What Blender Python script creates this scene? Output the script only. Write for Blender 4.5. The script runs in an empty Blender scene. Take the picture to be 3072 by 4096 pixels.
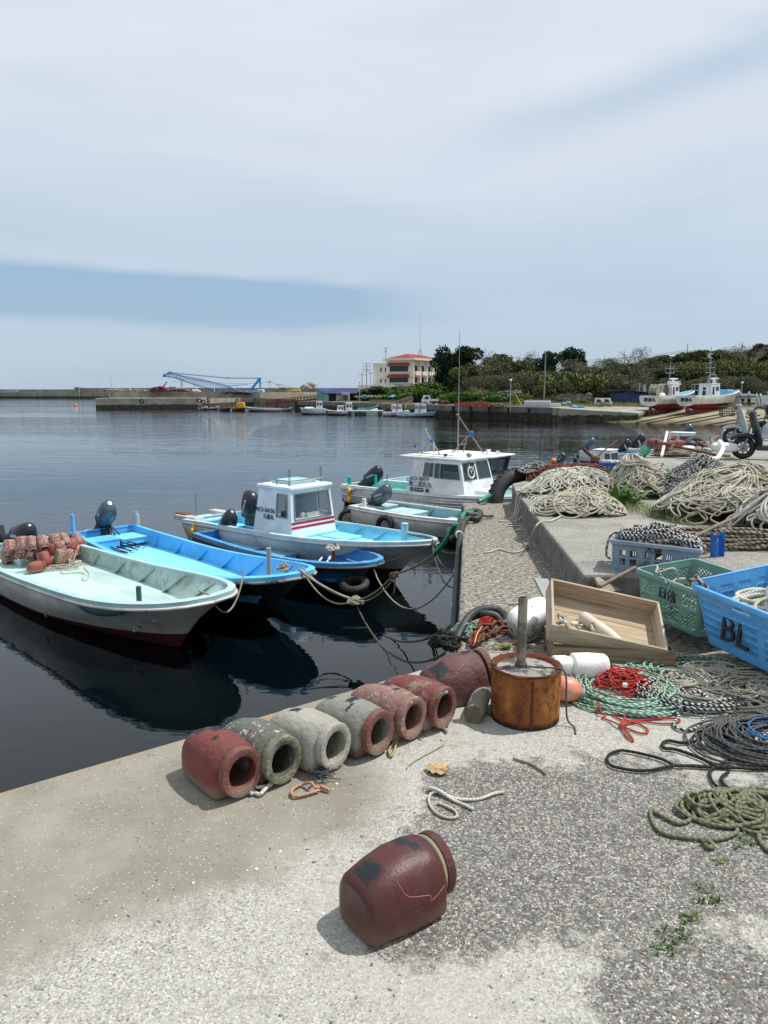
import bpy, math, random
from mathutils import Vector, Matrix, Euler, noise
C = bpy.context.scene.collection
R = math.radians
PI = math.pi
V = Vector
rnd = random.Random(7)
# ---------------------------------------------------------------- camera
PITCH = math.atan(122/737); EYE = 1.5
cam = bpy.data.cameras.new('camera'); co = bpy.data.objects.new('camera', cam); C.objects.link(co)
cam.sensor_fit = 'VERTICAL'; cam.sensor_height = 24; cam.lens = 24*737/1024
cam.clip_start = .05; cam.clip_end = 9000
co.location = (0, 0, EYE); co.rotation_euler = (PI/2-PITCH, 0, 0)
bpy.context.scene.camera = co
# ---------------------------------------------------------------- world and sun
SUN_EL, SUN_AZ = R(61), R(76)      # azimuth clockwise from +Y
w = bpy.data.worlds.new('World'); bpy.context.scene.world = w; w.use_nodes = True
nt = w.node_tree; N = nt.nodes; Lk = nt.links; N.clear()
def wn(t, **k):
    n = N.new(t)
    for a, b in k.items(): setattr(n, a, b)
    return n
def wm(op, a, b=0., c=0., clamp=False):
    n = N.new('ShaderNodeMath'); n.operation = op; n.use_clamp = clamp
    for i, v in enumerate((a, b, c)):
        if isinstance(v, (int, float)): n.inputs[i].default_value = v
        else: Lk.new(v, n.inputs[i])
    return n.outputs[0]
def wss(x, a, b):
    n = N.new('ShaderNodeMapRange'); n.interpolation_type = 'SMOOTHSTEP'
    Lk.new(x, n.inputs[0]); n.inputs[1].default_value = a; n.inputs[2].default_value = b
    return n.outputs[0]
tc = wn('ShaderNodeTexCoord'); sep = wn('ShaderNodeSeparateXYZ'); Lk.new(tc.outputs['Generated'], sep.inputs[0])
X, Y, Z = sep.outputs
sky = wn('ShaderNodeTexSky', sky_type='NISHITA'); sky.sun_disc = False
sky.sun_elevation = SUN_EL; sky.sun_rotation = SUN_AZ; sky.dust_density = 1.5; sky.ozone_density = 1.5
az = wm('ARCTAN2', X, Y)                       # 0 straight ahead, + to the right
comb = wn('ShaderNodeCombineXYZ'); Lk.new(wm('MULTIPLY', az, 1.6), comb.inputs[0]); Lk.new(wm('MULTIPLY', Z, 7.5), comb.inputs[1])
Lk.new(wm('MULTIPLY', Y, .8), comb.inputs[2])
n1 = wn('ShaderNodeTexNoise'); n1.inputs['Scale'].default_value = 1.1; n1.inputs['Detail'].default_value = 6; n1.inputs['Roughness'].default_value = .5
n1.inputs['Distortion'].default_value = .6; Lk.new(comb.outputs[0], n1.inputs['Vector'])
n2 = wn('ShaderNodeTexNoise'); n2.inputs['Scale'].default_value = 2.3; n2.inputs['Detail'].default_value = 5; Lk.new(comb.outputs[0], n2.inputs['Vector'])
# low clear band, open to the left, and a thin streak higher on the right
zz = wm('ADD', Z, wm('MULTIPLY', wm('SUBTRACT', n2.outputs[0], .5), .035))
band = wm('MULTIPLY', wss(zz, .068, .105), wm('SUBTRACT', 1, wss(wm('ADD', zz, wm('MULTIPLY', az, .02)), .126, .146)))
band = wm('MULTIPLY', band, wm('SUBTRACT', 1, wss(az, -.15, .12)))
st = wm('ABSOLUTE', wm('SUBTRACT', wm('SUBTRACT', zz, wm('MULTIPLY', az, .18)), .275))
streak = wm('MULTIPLY', wm('SUBTRACT', 1, wss(st, .0, .045)), wss(az, -.05, .35))
thin = wss(n1.outputs[0], .40, .68)
clear = wm('ADD', wm('MULTIPLY', band, .70), wm('ADD', wm('MULTIPLY', streak, .42), wm('MULTIPLY', thin, .14)), 0, True)
low = wm('SUBTRACT', 1, wss(Z, .02, .36))
clear = wm('ADD', clear, wm('MULTIPLY', low, .60), 0, True)
cc = wn('ShaderNodeMix', data_type='RGBA'); Lk.new(n2.outputs[0], cc.inputs[0])
cc.inputs[6].default_value = (6.8, 7.6, 8.5, 1); cc.inputs[7].default_value = (8.3, 8.9, 9.8, 1)
blue = wn('ShaderNodeMix', data_type='RGBA'); blue.inputs[0].default_value = .7
Lk.new(sky.outputs[0], blue.inputs[6]); blue.inputs[7].default_value = (4.1, 6.0, 8.1, 1)
mx = wn('ShaderNodeMix', data_type='RGBA'); Lk.new(clear, mx.inputs[0]); Lk.new(cc.outputs[2], mx.inputs[6]); Lk.new(blue.outputs[2], mx.inputs[7])
bg = wn('ShaderNodeBackground'); bg.inputs[1].default_value = .095; Lk.new(mx.outputs[2], bg.inputs[0])
wo = wn('ShaderNodeOutputWorld'); Lk.new(bg.outputs[0], wo.inputs[0])
sl = bpy.data.lights.new('sun', 'SUN'); so = bpy.data.objects.new('sun', sl); C.objects.link(so)
sl.energy = 4.5; sl.angle = R(.8); sl.color = (1, .96, .9)
sd = V((math.sin(SUN_AZ)*math.cos(SUN_EL), math.cos(SUN_AZ)*math.cos(SUN_EL), math.sin(SUN_EL)))
so.rotation_euler = sd.to_track_quat('Z', 'Y').to_euler()
vs = bpy.context.scene.view_settings
vs.view_transform = 'Standard'; vs.look = 'None'; vs.gamma = 1; vs.exposure = 0; vs.use_curve_mapping = False
# ---------------------------------------------------------------- points from the photograph's pixels (3072x4096)
def ray(su, sv):
    u = (su/4-384)/737; q = -(sv/4-512)/737
    return V((u, math.cos(PITCH)+q*math.sin(PITCH), -math.sin(PITCH)+q*math.cos(PITCH)))
def G(su, sv, z=0.):
    r = ray(su, sv); return V((0, 0, EYE))+r*((z-EYE)/r.z)
def D(su, sv, y):
    r = ray(su, sv); return V((0, 0, EYE))+r*(y/r.y)
# ---------------------------------------------------------------- mesh building
class MB:
    def __init__(s): s.v = []; s.f = []; s.m = []; s.u = []; s.has_uv = False
    def add(s, vs, fs, mi=0, uvs=None, M=None):
        b = len(s.v)
        s.v += [tuple(M @ V(p)) for p in vs] if M else [tuple(p) for p in vs]
        for k, f in enumerate(fs):
            s.f.append([b+i for i in f]); s.m.append(mi)
            s.u.append(uvs[k] if uvs else None)
        if uvs: s.has_uv = True
        return s
    def box(s, c, d, M=None, mi=0, taper=(1, 1)):
        x, y, z = d[0]/2, d[1]/2, d[2]/2; tx, ty = taper
        vs = [(-x, -y, -z), (x, -y, -z), (x, y, -z), (-x, y, -z), (-x*tx, -y*ty, z), (x*tx, -y*ty, z), (x*tx, y*ty, z), (-x*tx, y*ty, z)]
        vs = [(a+c[0], b+c[1], e+c[2]) for a, b, e in vs]
        return s.add(vs, [(0, 3, 2, 1), (4, 5, 6, 7), (0, 1, 5, 4), (1, 2, 6, 5), (2, 3, 7, 6), (3, 0, 4, 7)], mi, M=M)
    def beam(s, a, b, w, h=None, mi=0, M=None):     # square bar between two points
        return s.tube([a, b], w*.707, 4, mi=mi, M=M, tw=PI/4)
    def cyl(s, a, b, r0, r1=None, n=12, mi=0, M=None, cap=True):
        return s.tube([a, b], [r0, r0 if r1 is None else r1], n, mi=mi, M=M, cap=cap)
    def tube(s, pts, r, n=6, closed=False, mi=0, M=None, cap=True, uv=False, tw=0):
        pts = [V(p) for p in pts]; k = len(pts)
        if k < 2: return s
        rs = r if isinstance(r, (list, tuple)) else [r]*k
        vs = []; up = None; length = [0.]
        for i in range(k):
            a = pts[i-1] if (i > 0 or closed) else pts[i]
            b = pts[(i+1) % k] if (i < k-1 or closed) else pts[i]
            t = (b-a)
            if t.length < 1e-9: t = V((0, 0, 1))
            t.normalize()
            if up is None:
                up = V((0, 0, 1)) if abs(t.z) < .9 else V((1, 0, 0))
            sd_ = t.cross(up)
            if sd_.length < 1e-6: sd_ = t.orthogonal()
            sd_.normalize(); up = sd_.cross(t).normalized()
            for j in range(n):
                q = 2*PI*j/n+tw
                vs.append(pts[i]+(sd_*math.cos(q)+up*math.sin(q))*rs[i])
            if i: length.append(length[-1]+(pts[i]-pts[i-1]).length)
        fs = []; uvs = [] if uv else None
        m = k if closed else k-1
        for i in range(m):
            i2 = (i+1) % k
            l0 = length[i]; l1 = length[i2] if i2 else l0+(pts[0]-pts[-1]).length
            for j in range(n):
                j2 = (j+1) % n
                fs.append((i*n+j, i2*n+j, i2*n+j2, i*n+j2))
                if uv: uvs.append([(l0, j/n), (l1, j/n), (l1, (j+1)/n), (l0, (j+1)/n)])
        if cap and not closed:
            fs.append(tuple(range(n))); fs.append(tuple(range((k-1)*n, k*n))[::-1])
            if uv: uvs += [[(0, 0)]*n, [(0, 0)]*n]
        return s.add(vs, fs, mi, uvs, M)
    def loft(s, secs, closed=True, caps=True, mi=0, M=None, rowmi=None):
        n = len(secs[0]); vs = [p for q in secs for p in q]; m = n if closed else n-1
        b = len(s.v); s.v += [tuple(M @ V(p)) for p in vs] if M else [tuple(p) for p in vs]
        for i in range(len(secs)-1):
            for j in range(m):
                j2 = (j+1) % n
                s.f.append([b+i*n+j, b+(i+1)*n+j, b+(i+1)*n+j2, b+i*n+j2]); s.m.append(rowmi(i, j) if rowmi else mi); s.u.append(None)
        if caps and closed:
            s.f.append([b+j for j in range(n)][::-1]); s.m.append(mi); s.u.append(None)
            s.f.append([b+(len(secs)-1)*n+j for j in range(n)]); s.m.append(mi); s.u.append(None)
        return s
    def ell(s, c, r, n=14, m=9, M=None, mi=0, e=1.0):
        if not isinstance(r, (tuple, list)): r = (r, r, r)
        def pw(x): return math.copysign(abs(x)**e, x)
        secs = []
        for a in [-PI/2+.003, -PI/2+.05]+[-PI/2+PI*i/m for i in range(1, m)]+[PI/2-.05, PI/2-.003]:
            secs.append([(c[0]+r[0]*pw(math.cos(a))*pw(math.cos(2*PI*j/n)), c[1]+r[1]*pw(math.cos(a))*pw(math.sin(2*PI*j/n)), c[2]+r[2]*pw(math.sin(a))) for j in range(n)])
        return s.loft(secs, M=M, mi=mi)
    def torus(s, c, R1, r, M=None, n=24, k=8, mi=0, sq=(1, 1)):
        pts = [(c[0]+R1*math.cos(2*PI*i/n)*sq[0], c[1]+R1*math.sin(2*PI*i/n)*sq[1], c[2]) for i in range(n)]
        return s.tube(pts, r, k, closed=True, M=M, mi=mi)
    def prism(s, pts, z0, z1, M=None, mi=0):
        n = len(pts); vs = [(p[0], p[1], z0) for p in pts]+[(p[0], p[1], z1) for p in pts]
        fs = [tuple(range(n))[::-1], tuple(range(n, 2*n))]+[(i, (i+1) % n, n+(i+1) % n, n+i) for i in range(n)]
        return s.add(vs, fs, mi, M=M)
    def poly(s, pts, mi=0, M=None): return s.add(pts, [tuple(range(len(pts)))], mi, M=M)
    def grid(s, f, us, vs_, hole=None, mi=0, M=None):
        nu, nv = len(us), len(vs_); pts = [f(u, v) for v in vs_ for u in us]
        fs = [(j*nu+i, j*nu+i+1, (j+1)*nu+i+1, (j+1)*nu+i) for j in range(nv-1) for i in range(nu-1)
              if not (hole and hole((us[i]+us[i+1])/2, (vs_[j]+vs_[j+1])/2))]
        return s.add(pts, fs, mi, M=M)
    def build(s, name, mats, parent=None, smooth=35, bev=0, solid=0, soff=-1, sub=0):
        me = bpy.data.meshes.new(name); me.from_pydata(s.v, [], s.f)
        if not isinstance(mats, (list, tuple)): mats = [mats]
        for m in mats: me.materials.append(m)
        if len(mats) > 1: me.polygons.foreach_set('material_index', s.m)
        if s.has_uv:
            ul = me.uv_layers.new(name='UVMap'); flat = []
            for f, u in zip(s.f, s.u):
                for q in (u if u else [(0, 0)]*len(f)): flat += [q[0], q[1]]
            ul.data.foreach_set('uv', flat)
        if smooth:
            me.polygons.foreach_set('use_smooth', [True]*len(s.f))
            if smooth < 180: me.set_sharp_from_angle(angle=R(smooth))
        me.validate(); me.update()
        o = bpy.data.objects.new(name, me); C.objects.link(o)
        if parent: o.parent = parent
        if solid:
            q = o.modifiers.new('solid', 'SOLIDIFY'); q.thickness = solid; q.offset = soff
        if bev:
            q = o.modifiers.new('bevel', 'BEVEL'); q.width = bev; q.segments = 2; q.limit_method = 'ANGLE'
        if sub:
            q = o.modifiers.new('sub', 'SUBSURF'); q.levels = sub; q.render_levels = sub
        return o
def tag(o, label, cat, group=None, kind=None):
    if label: o['label'] = label
    if cat: o['category'] = cat
    if group: o['group'] = group
    if kind: o['kind'] = kind
    return o
def thing(name, label, cat, loc=(0, 0, 0), rz=0, group=None, rot=None, kind=None):
    o = bpy.data.objects.new(name, None); C.objects.link(o); o.location = loc
    o.rotation_euler = rot if rot else (0, 0, rz)
    o.empty_display_size = .2
    return tag(o, label, cat, group, kind)
def dup(root, loc=None, rz=None, label=None, group=None, rot=None, scale=None):
    kids = {}
    for o in C.objects:
        if o.parent: kids.setdefault(o.parent, []).append(o)
    def cp(o, par):
        c = o.copy(); C.objects.link(c)
        if par: c.parent = par
        for ch in kids.get(o, []): cp(ch, c)
        return c
    r = cp(root, None)
    if loc is not None: r.location = loc
    if rot is not None: r.rotation_euler = rot
    elif rz is not None: r.rotation_euler = (0, 0, rz)
    if scale is not None: r.scale = scale if isinstance(scale, (tuple, list)) else (scale,)*3
    if label: r['label'] = label
    if group: r['group'] = group
    return r
def axis(p, d, up=(0, 0, 1)):          # matrix whose X axis runs along d, at p
    x = V(d).normalized(); y = V(up).cross(x)
    if y.length < 1e-5: y = V((0, 1, 0))
    y.normalize(); z = x.cross(y)
    M = Matrix((x, y, z)).transposed().to_4x4(); M.translation = V(p); return M
def TR(loc, rx=0, ry=0, rz=0, s=1): return Matrix.Translation(V(loc)) @ Euler((rx, ry, rz)).to_matrix().to_4x4() @ Matrix.Scale(s, 4)
def catmull(P, n=8, closed=False):
    P = [V(p) for p in P]; out = []; k = len(P)
    for i in range(k if closed else k-1):
        p0 = P[(i-1) % k] if (i or closed) else P[0]*2-P[1]
        p1 = P[i]; p2 = P[(i+1) % k]
        p3 = P[(i+2) % k] if (i+2 < k or closed) else P[-1]*2-P[-2]
        for j in range(n):
            t = j/n
            out.append(.5*((2*p1)+(p2-p0)*t+(2*p0-5*p1+4*p2-p3)*t*t+(3*p1-p0-3*p2+p3)*t*t*t))
    if not closed: out.append(P[-1])
    return out
# ---------------------------------------------------------------- materials
class NT:
    def __init__(s, name):
        s.m = bpy.data.materials.new(name); s.m.use_nodes = True
        s.t = s.m.node_tree; s.n = s.t.nodes; s.l = s.t.links
        s.b = s.n['Principled BSDF']; s.tc = s.n.new('ShaderNodeTexCoord')
    def val(s, inp, v):
        if v is None: return
        if isinstance(v, (int, float)): inp.default_value = v
        elif isinstance(v, (tuple, list)): inp.default_value = tuple(v)+(1,) if (len(v) == 3 and len(inp.default_value) == 4) else v
        else: s.l.new(v, inp)
    def math(s, op, a, b=0., c=0., clamp=False):
        n = s.n.new('ShaderNodeMath'); n.operation = op; n.use_clamp = clamp
        for i, v in enumerate((a, b, c)): s.val(n.inputs[i], v)
        return n.outputs[0]
    def ss(s, x, a, b, lo=0., hi=1.):
        n = s.n.new('ShaderNodeMapRange'); n.interpolation_type = 'SMOOTHSTEP'
        for i, v in enumerate((x, a, b, lo, hi)): s.val(n.inputs[i], v)
        return n.outputs[0]
    def vec(s, sc=(1, 1, 1), src='Object', loc=(0, 0, 0), rot=(0, 0, 0)):
        n = s.n.new('ShaderNodeMapping'); s.l.new(s.tc.outputs[src], n.inputs[0])
        n.inputs['Scale'].default_value = sc; n.inputs['Location'].default_value = loc; n.inputs['Rotation'].default_value = rot
        return n.outputs[0]
    def noise(s, scale, detail=4, rough=.55, vec=None, dist=0, out=0):
        n = s.n.new('ShaderNodeTexNoise'); n.inputs['Scale'].default_value = scale; n.inputs['Detail'].default_value = detail
        n.inputs['Roughness'].default_value = rough; n.inputs['Distortion'].default_value = dist
        s.l.new(vec if vec else s.tc.outputs['Object'], n.inputs['Vector']); return n.outputs[out]
    def voro(s, scale, feat='F1', out='Color', vec=None, rnd_=1):
        n = s.n.new('ShaderNodeTexVoronoi'); n.feature = feat; n.inputs['Scale'].default_value = scale
        n.inputs['Randomness'].default_value = rnd_
        s.l.new(vec if vec else s.tc.outputs['Object'], n.inputs['Vector']); return n.outputs[out]
    def mix(s, f, a, b, mode='MIX'):
        n = s.n.new('ShaderNodeMix'); n.data_type = 'RGBA'; n.blend_type = mode
        s.val(n.inputs[0], f); s.val(n.inputs[6], a); s.val(n.inputs[7], b); return n.outputs[2]
    def sep(s, v):
        n = s.n.new('ShaderNodeSeparateXYZ'); s.l.new(v, n.inputs[0]); return n.outputs
    def ramp(s, f, stops):
        n = s.n.new('ShaderNodeValToRGB'); s.l.new(f, n.inputs[0]); r = n.color_ramp
        while len(r.elements) < len(stops): r.elements.new(.5)
        for e, (p, c) in zip(r.elements, stops): e.position = p; e.color = tuple(c)+(1,)
        return n.outputs[0]
    def bump(s, h, strength=.4, dist=.01, norm=None):
        n = s.n.new('ShaderNodeBump'); n.inputs['Strength'].default_value = strength; n.inputs['Distance'].default_value = dist
        s.l.new(h, n.inputs['Height'])
        if norm: s.l.new(norm, n.inputs['Normal'])
        return n.outputs[0]
    def done(s, col, rough=.7, norm=None, metal=0, spec=.5, **k):
        s.val(s.b.inputs['Base Color'], col); s.val(s.b.inputs['Roughness'], rough); s.val(s.b.inputs['Metallic'], metal)
        s.b.inputs['Specular IOR Level'].default_value = spec
        if norm: s.l.new(norm, s.b.inputs['Normal'])
        for a, b in k.items(): s.val(s.b.inputs[a.replace('_', ' ')], b)
        return s.m
MC = {}
def mat(name, c, rough=.6, c2=None, sc=6, amt=(.5, .68), c3=None, sc3=25, amt3=(.6, .7), bump=.15, bs=40, metal=0, var=.12, stretch=(1, 1, 1), spec=.5, bd=.004):
    """general painted or raw surface: base colour, large stains c2, small chips c3, fine bump"""
    if name in MC: return MC[name]
    t = NT(name); v = t.vec(stretch)
    a = t.noise(sc*.6, 3, vec=v); d = tuple(x*(1-var*1.3) for x in c); l = tuple(min(1, x*(1+var)) for x in c)
    col = t.mix(t.ss(a, .3, .7), d, l)
    if c2: col = t.mix(t.ss(t.noise(sc, 7, .65, vec=v, dist=.3), amt[0], amt[1]), col, c2)
    if c3: col = t.mix(t.ss(t.noise(sc3, 6, .7, vec=v), amt3[0], amt3[1]), col, c3)
    h = t.noise(bs, 4, .6, vec=v)
    rr = t.math('ADD', t.math('MULTIPLY', t.noise(sc*2, 4), .25), rough-.12, 0, True)
    MC[name] = t.done(col, rr, t.bump(h, bump, bd) if bump else None, metal, spec)
    return MC[name]
def ropemat(name, c1, c2, f=60, dirt=(.12, .10, .07), ratio=.5):
    if name in MC: return MC[name]
    t = NT(name); u, v, _ = t.sep(t.tc.outputs['UV'])
    ph = t.math('FRACT', t.math('ADD', t.math('MULTIPLY', u, f), v))
    k = t.math('FRACT', t.math('SUBTRACT', t.math('MULTIPLY', u, f), v))
    col = t.mix(t.ss(t.math('MULTIPLY', t.math('PINGPONG', ph, .5), 2), ratio-.08, ratio+.08), c1, c2)
    g = t.noise(3.5, 4); col = t.mix(t.ss(g, .42, .75, 0, .55), col, dirt)
    h = t.math('ADD', t.math('PINGPONG', ph, .5), t.math('PINGPONG', k, .5))
    MC[name] = t.done(col, .85, t.bump(h, .6, .004), 0, .2)
    return MC[name]
# ================================================================ SETTING
WL = -1.7
# ---- water
t = NT('harbour_water')
vv = t.vec((.55, 1.6, 1)); v2 = t.vec((.12, .8, 1)); v3 = t.vec((.02, .05, 1))
gpos = t.sep(t.tc.outputs['Object'])
dist = t.math('SQRT', t.math('ADD', t.math('MULTIPLY', gpos[0], gpos[0]), t.math('MULTIPLY', gpos[1], gpos[1])))
h = t.math('ADD', t.math('MULTIPLY', t.noise(1.6, 3, .5, vv), .35), t.math('MULTIPLY', t.noise(1.3, 4, .6, v2), .9))
patch = t.ss(t.noise(1, 3, .5, v3), .38, .62, .35, 1.3)
amp = t.math('MULTIPLY', t.ss(dist, 8, 36, .12, 1.3), patch)
b1 = t.bump(t.math('MULTIPLY', h, amp), .56, .085)
t.done((.0008, .0028, .0042), .02, b1, 0, .5, IOR=1.42)
water_m = t.m
mb = MB(); mb.poly([(-4000, -200, WL), (4000, -200, WL), (4000, 6000, WL), (-4000, 6000, WL)])
tag(mb.build('water', water_m, smooth=0), None, None, kind='structure')
# ---- near quay ground: sand-coloured concrete, white crushed shell, worn dark aggregate
t = NT('quay_concrete')
P = t.sep(t.tc.outputs['Object']); px, py, pz = P
nz = t.noise(2.2, 6, .65); nzf = t.noise(14, 5, .7); nzc = t.noise(.9, 3, .5)
def lin(ax, ay, c): return t.math('ADD', t.math('ADD', t.math('MULTIPLY', px, ax), t.math('MULTIPLY', py, ay)), c)
# distance past the line where the smooth strip ends; a second limit near the drum
d1 = lin(.588, -.809, 1.98); d2 = lin(.9, -.1, .33)
dd = t.math('MAXIMUM', d1, d2)
dd = t.math('ADD', dd, t.math('MULTIPLY', t.math('SUBTRACT', nz, .5), .5))
loose = t.ss(dd, -.08, .14)
def blob(cx, cy, r, ax=1., ay=1.):
    a = t.math('MULTIPLY', t.math('SUBTRACT', px, cx), ax); b = t.math('MULTIPLY', t.math('SUBTRACT', py, cy), ay)
    return t.math('SUBTRACT', 1, t.math('DIVIDE', t.math('SQRT', t.math('ADD', t.math('MULTIPLY', a, a), t.math('MULTIPLY', b, b))), r))
dk = blob(.72, 2.32, .62, .9, 1.1)
for q in ((.85, 1.62, .30, .9, 1.3), (.22, 2.0, .30, 1, 1), (1.5, 2.3, .5, 1, 1.2), (-.05, 1.12, .26, .8, 1.3), (.85, 1.0, .32, 1, 1), (2.6, 1.8, .8, 1, 1)):
    dk = t.math('MAXIMUM', dk, blob(*q))
dk = t.math('ADD', dk, t.math('ADD', t.math('MULTIPLY', t.math('SUBTRACT', nz, .5), 1.5), t.math('MULTIPLY', t.math('SUBTRACT', nzf, .5), .9)))
dark = t.ss(dk, -.10, .16)
stone = t.voro(128); st1 = t.sep(stone)
stv = t.ramp(st1[0], [(0, (.06, .063, .063)), (.3, (.11, .112, .108)), (.6, (.17, .167, .15)), (.82, (.30, .29, .26)), (.96, (.5, .47, .42)), (1, (.36, .22, .15))])
ste = t.voro(128, 'DISTANCE_TO_EDGE', 'Distance')
stv = t.mix(t.ss(ste, .0, .16), (.15, .14, .125), stv)
shell = t.voro(190); sh1 = t.sep(shell)
shv = t.ramp(sh1[0], [(0, (.13, .13, .115)), (.10, (.24, .23, .20)), (.3, (.32, .31, .27)), (.7, (.39, .38, .335)), (1, (.55, .54, .49))])
sand = t.mix(t.ss(nz, .3, .7), (.20, .185, .15), (.27, .255, .21))
sand = t.mix(t.ss(t.sep(t.voro(230))[0], .965, 1.0), sand, (.48, .45, .39))
sand = t.mix(t.ss(t.sep(t.voro(160))[1], .975, 1.), sand, (.10, .09, .08))
sand = t.mix(t.ss(t.noise(1.1, 4, .6), .52, .72, 0, .6), sand, (.30, .285, .25))
pale = t.mix(t.ss(nzc, .35, .65), shv, t.mix(.6, shv, (.39, .38, .335)))
pale = t.mix(t.ss(nzf, .50, .72, 0, .5), pale, stv)
worn = t.mix(t.ss(t.math('ADD', t.math('MULTIPLY', nzf, .9), t.math('MULTIPLY', sh1[1], .5)), .84, .92, 0, .85), stv, shv)
low = t.mix(dark, pale, worn)
col = t.mix(loose, sand, low)
# rust coloured edge
eg = lin(.6, -.8, 2.954)    # 0 on the front edge
col = t.mix(t.math('MULTIPLY', t.ss(eg, .09, .0), t.ss(t.noise(5, 5, .7), .40, .62)), col, (.36, .22, .10))
# rough washed aggregate on the narrow ledge beyond y = 4.2
rug = t.voro(60, vec=t.vec((1, 1.7, 1))); rg = t.sep(rug)
ruv = t.ramp(rg[0], [(0, (.14, .125, .10)), (.35, (.26, .24, .195)), (.75, (.36, .335, .28)), (1, (.46, .44, .38))])
rfl = t.ss(t.noise(24, 5, .75, t.vec((1, 2.0, 1))), .50, .57); ruv = t.mix(rfl, ruv, (.085, .08, .07))
ruv = t.mix(t.ss(t.noise(2.4, 4), .5, .8, 0, .35), ruv, (.20, .18, .15))
lm = t.ss(t.math('ADD', py, t.math('MULTIPLY', nz, .3)), 4.1, 4.3)
col = t.mix(lm, col, ruv)
# faces below the edge: weathered, wet and mussel covered near the water
wn_ = t.math('ADD', pz, t.math('MULTIPLY', t.math('SUBTRACT', t.noise(6, 5, .7), .5), .5))
side = t.mix(t.ss(t.noise(5, 6, .65), .35, .7), (.26, .25, .21), (.13, .13, .10))
side = t.mix(t.ss(wn_, -.75, -1.05), side, (.035, .032, .024))
col = t.mix(t.ss(pz, -.02, -.06), col, side)
hb = t.math('ADD', t.math('MULTIPLY', t.math('ADD', t.math('MULTIPLY', ste, dark), t.math('MULTIPLY', sh1[2], .12)), loose), t.math('MULTIPLY', t.noise(90, 4, .7), .3))
hb = t.math('ADD', hb, t.math('MULTIPLY', t.math('MULTIPLY', t.math('SUBTRACT', 1, rfl), lm), .9))
t.done(col, .9, t.bump(hb, .7, .008), 0, .25); quay_m = t.m
mb = MB()
QE = [(-9, -3.05), (.41, 4.0), (1.05, 9.6), (1.72, 9.72), (3.8, 12.6), (8.6, 18.5), (36, 66)]
mb.prism(QE+[(90, 66), (90, -9), (-9, -9)], -3.2, 0)
tag(mb.build('quay', quay_m, smooth=0, bev=.035), None, None, kind='structure')
# low far corner block of the ledge
mb = MB(); mb.box((1.42, 9.83, -.28), (.72, .42, .5)); tag(mb.build('quay_step', quay_m, bev=.03), None, None, kind='structure')
# ---- raised pavement along the inner side
t = NT('platform_concrete')
sp = t.sep(t.voro(120)); nz = t.noise(1.6, 6, .65)
c0 = t.mix(t.ss(nz, .3, .7), (.21, .205, .185), (.33, .32, .285))
c0 = t.mix(t.ss(sp[0], .7, .95, 0, .7), c0, (.16, .155, .145)); c0 = t.mix(t.ss(sp[1], .85, .98, 0, .7), c0, (.52, .5, .46))
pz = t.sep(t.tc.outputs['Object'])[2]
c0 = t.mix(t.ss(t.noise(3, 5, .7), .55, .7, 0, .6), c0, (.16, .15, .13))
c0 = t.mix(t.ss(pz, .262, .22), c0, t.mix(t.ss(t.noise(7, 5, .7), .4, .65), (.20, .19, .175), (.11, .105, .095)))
t.done(c0, .9, t.bump(t.math('ADD', t.noise(120, 3, .7), t.math('MULTIPLY', t.noise(18, 4), .8)), .6, .006), 0, .25); plat_m = t.m
PZ = .27
mb = MB()
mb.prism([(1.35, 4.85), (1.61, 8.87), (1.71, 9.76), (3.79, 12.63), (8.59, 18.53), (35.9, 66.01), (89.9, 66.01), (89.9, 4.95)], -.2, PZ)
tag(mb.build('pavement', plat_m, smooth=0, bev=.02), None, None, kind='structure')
# shell chips, pebbles and grit lying loose
st_m = [mat('chip_white', (.62, .6, .55), .8, bump=0), mat('chip_grey', (.16, .16, .16), .8, bump=0), mat('chip_brown', (.25, .13, .08), .8, bump=0)]
mb = MB(); r_ = random.Random(3)
for i in range(3400):
    y = .95+3.1*r_.random()**1.5; x = (r_.random()-.5)*y*1.15+.25
    if .6*x-.8*y+2.954 < .06: continue
    s = .0016+.0045*r_.random()**3
    if .588*x-.809*y+1.98 < -.05 and x < -.2:
        if r_.random() < .8: continue
        s *= .6
    k = 0 if r_.random() < .6 else (1 if r_.random() < .85 else 2)
    M = TR((x, y, s*.3), 0, 0, r_.random()*6.3)
    a, b, c = s*(1+r_.random()), s*(.6+.5*r_.random()), s*(.35+.4*r_.random())
    mb.add([(a, 0, 0), (0, b, 0), (-a*.8, .2*b, 0), (0, -b, 0), (a*.3, b*.2, c), (-a*.3, -b*.2, c)], [(0, 1, 4), (1, 2, 4), (2, 5, 4), (2, 3, 5), (3, 0, 5), (0, 4, 5)], k, M=M)
tag(mb.build('gravel', st_m, smooth=0), 'loose white shell chips and small pebbles strewn over the near quay', 'gravel', kind='stuff')

# ---- far side of the harbour
far_side = NT('far_quay_concrete'); t = far_side
P = t.sep(t.tc.outputs['Object'])
zz = t.math('ADD', P[2], t.math('MULTIPLY', t.math('SUBTRACT', t.noise(1.5, 5, .7), .5), .55))
c0 = t.mix(t.ss(t.noise(.5, 6, .7), .35, .68), (.36, .34, .28), (.22, .21, .18))
c0 = t.mix(t.ss(t.noise(1, 4, .6, t.vec((.8, .8, .1))), .58, .7, 0, .6), c0, (.13, .12, .10))
c0 = t.mix(t.ss(zz, -.95, -1.12), c0, t.mix(t.ss(t.noise(3, 5, .8), .4, .6), (.03, .028, .02), (.10, .09, .06)))
t.done(c0, .9, t.bump(t.noise(3, 5, .8), .5, .08), 0, .2)
far_m = far_side.m
dark_side = NT('old_quay_concrete'); t = dark_side
P = t.sep(t.tc.outputs['Object'])
zz = t.math('ADD', P[2], t.math('MULTIPLY', t.math('SUBTRACT', t.noise(1.5, 5, .7), .5), .5))
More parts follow.
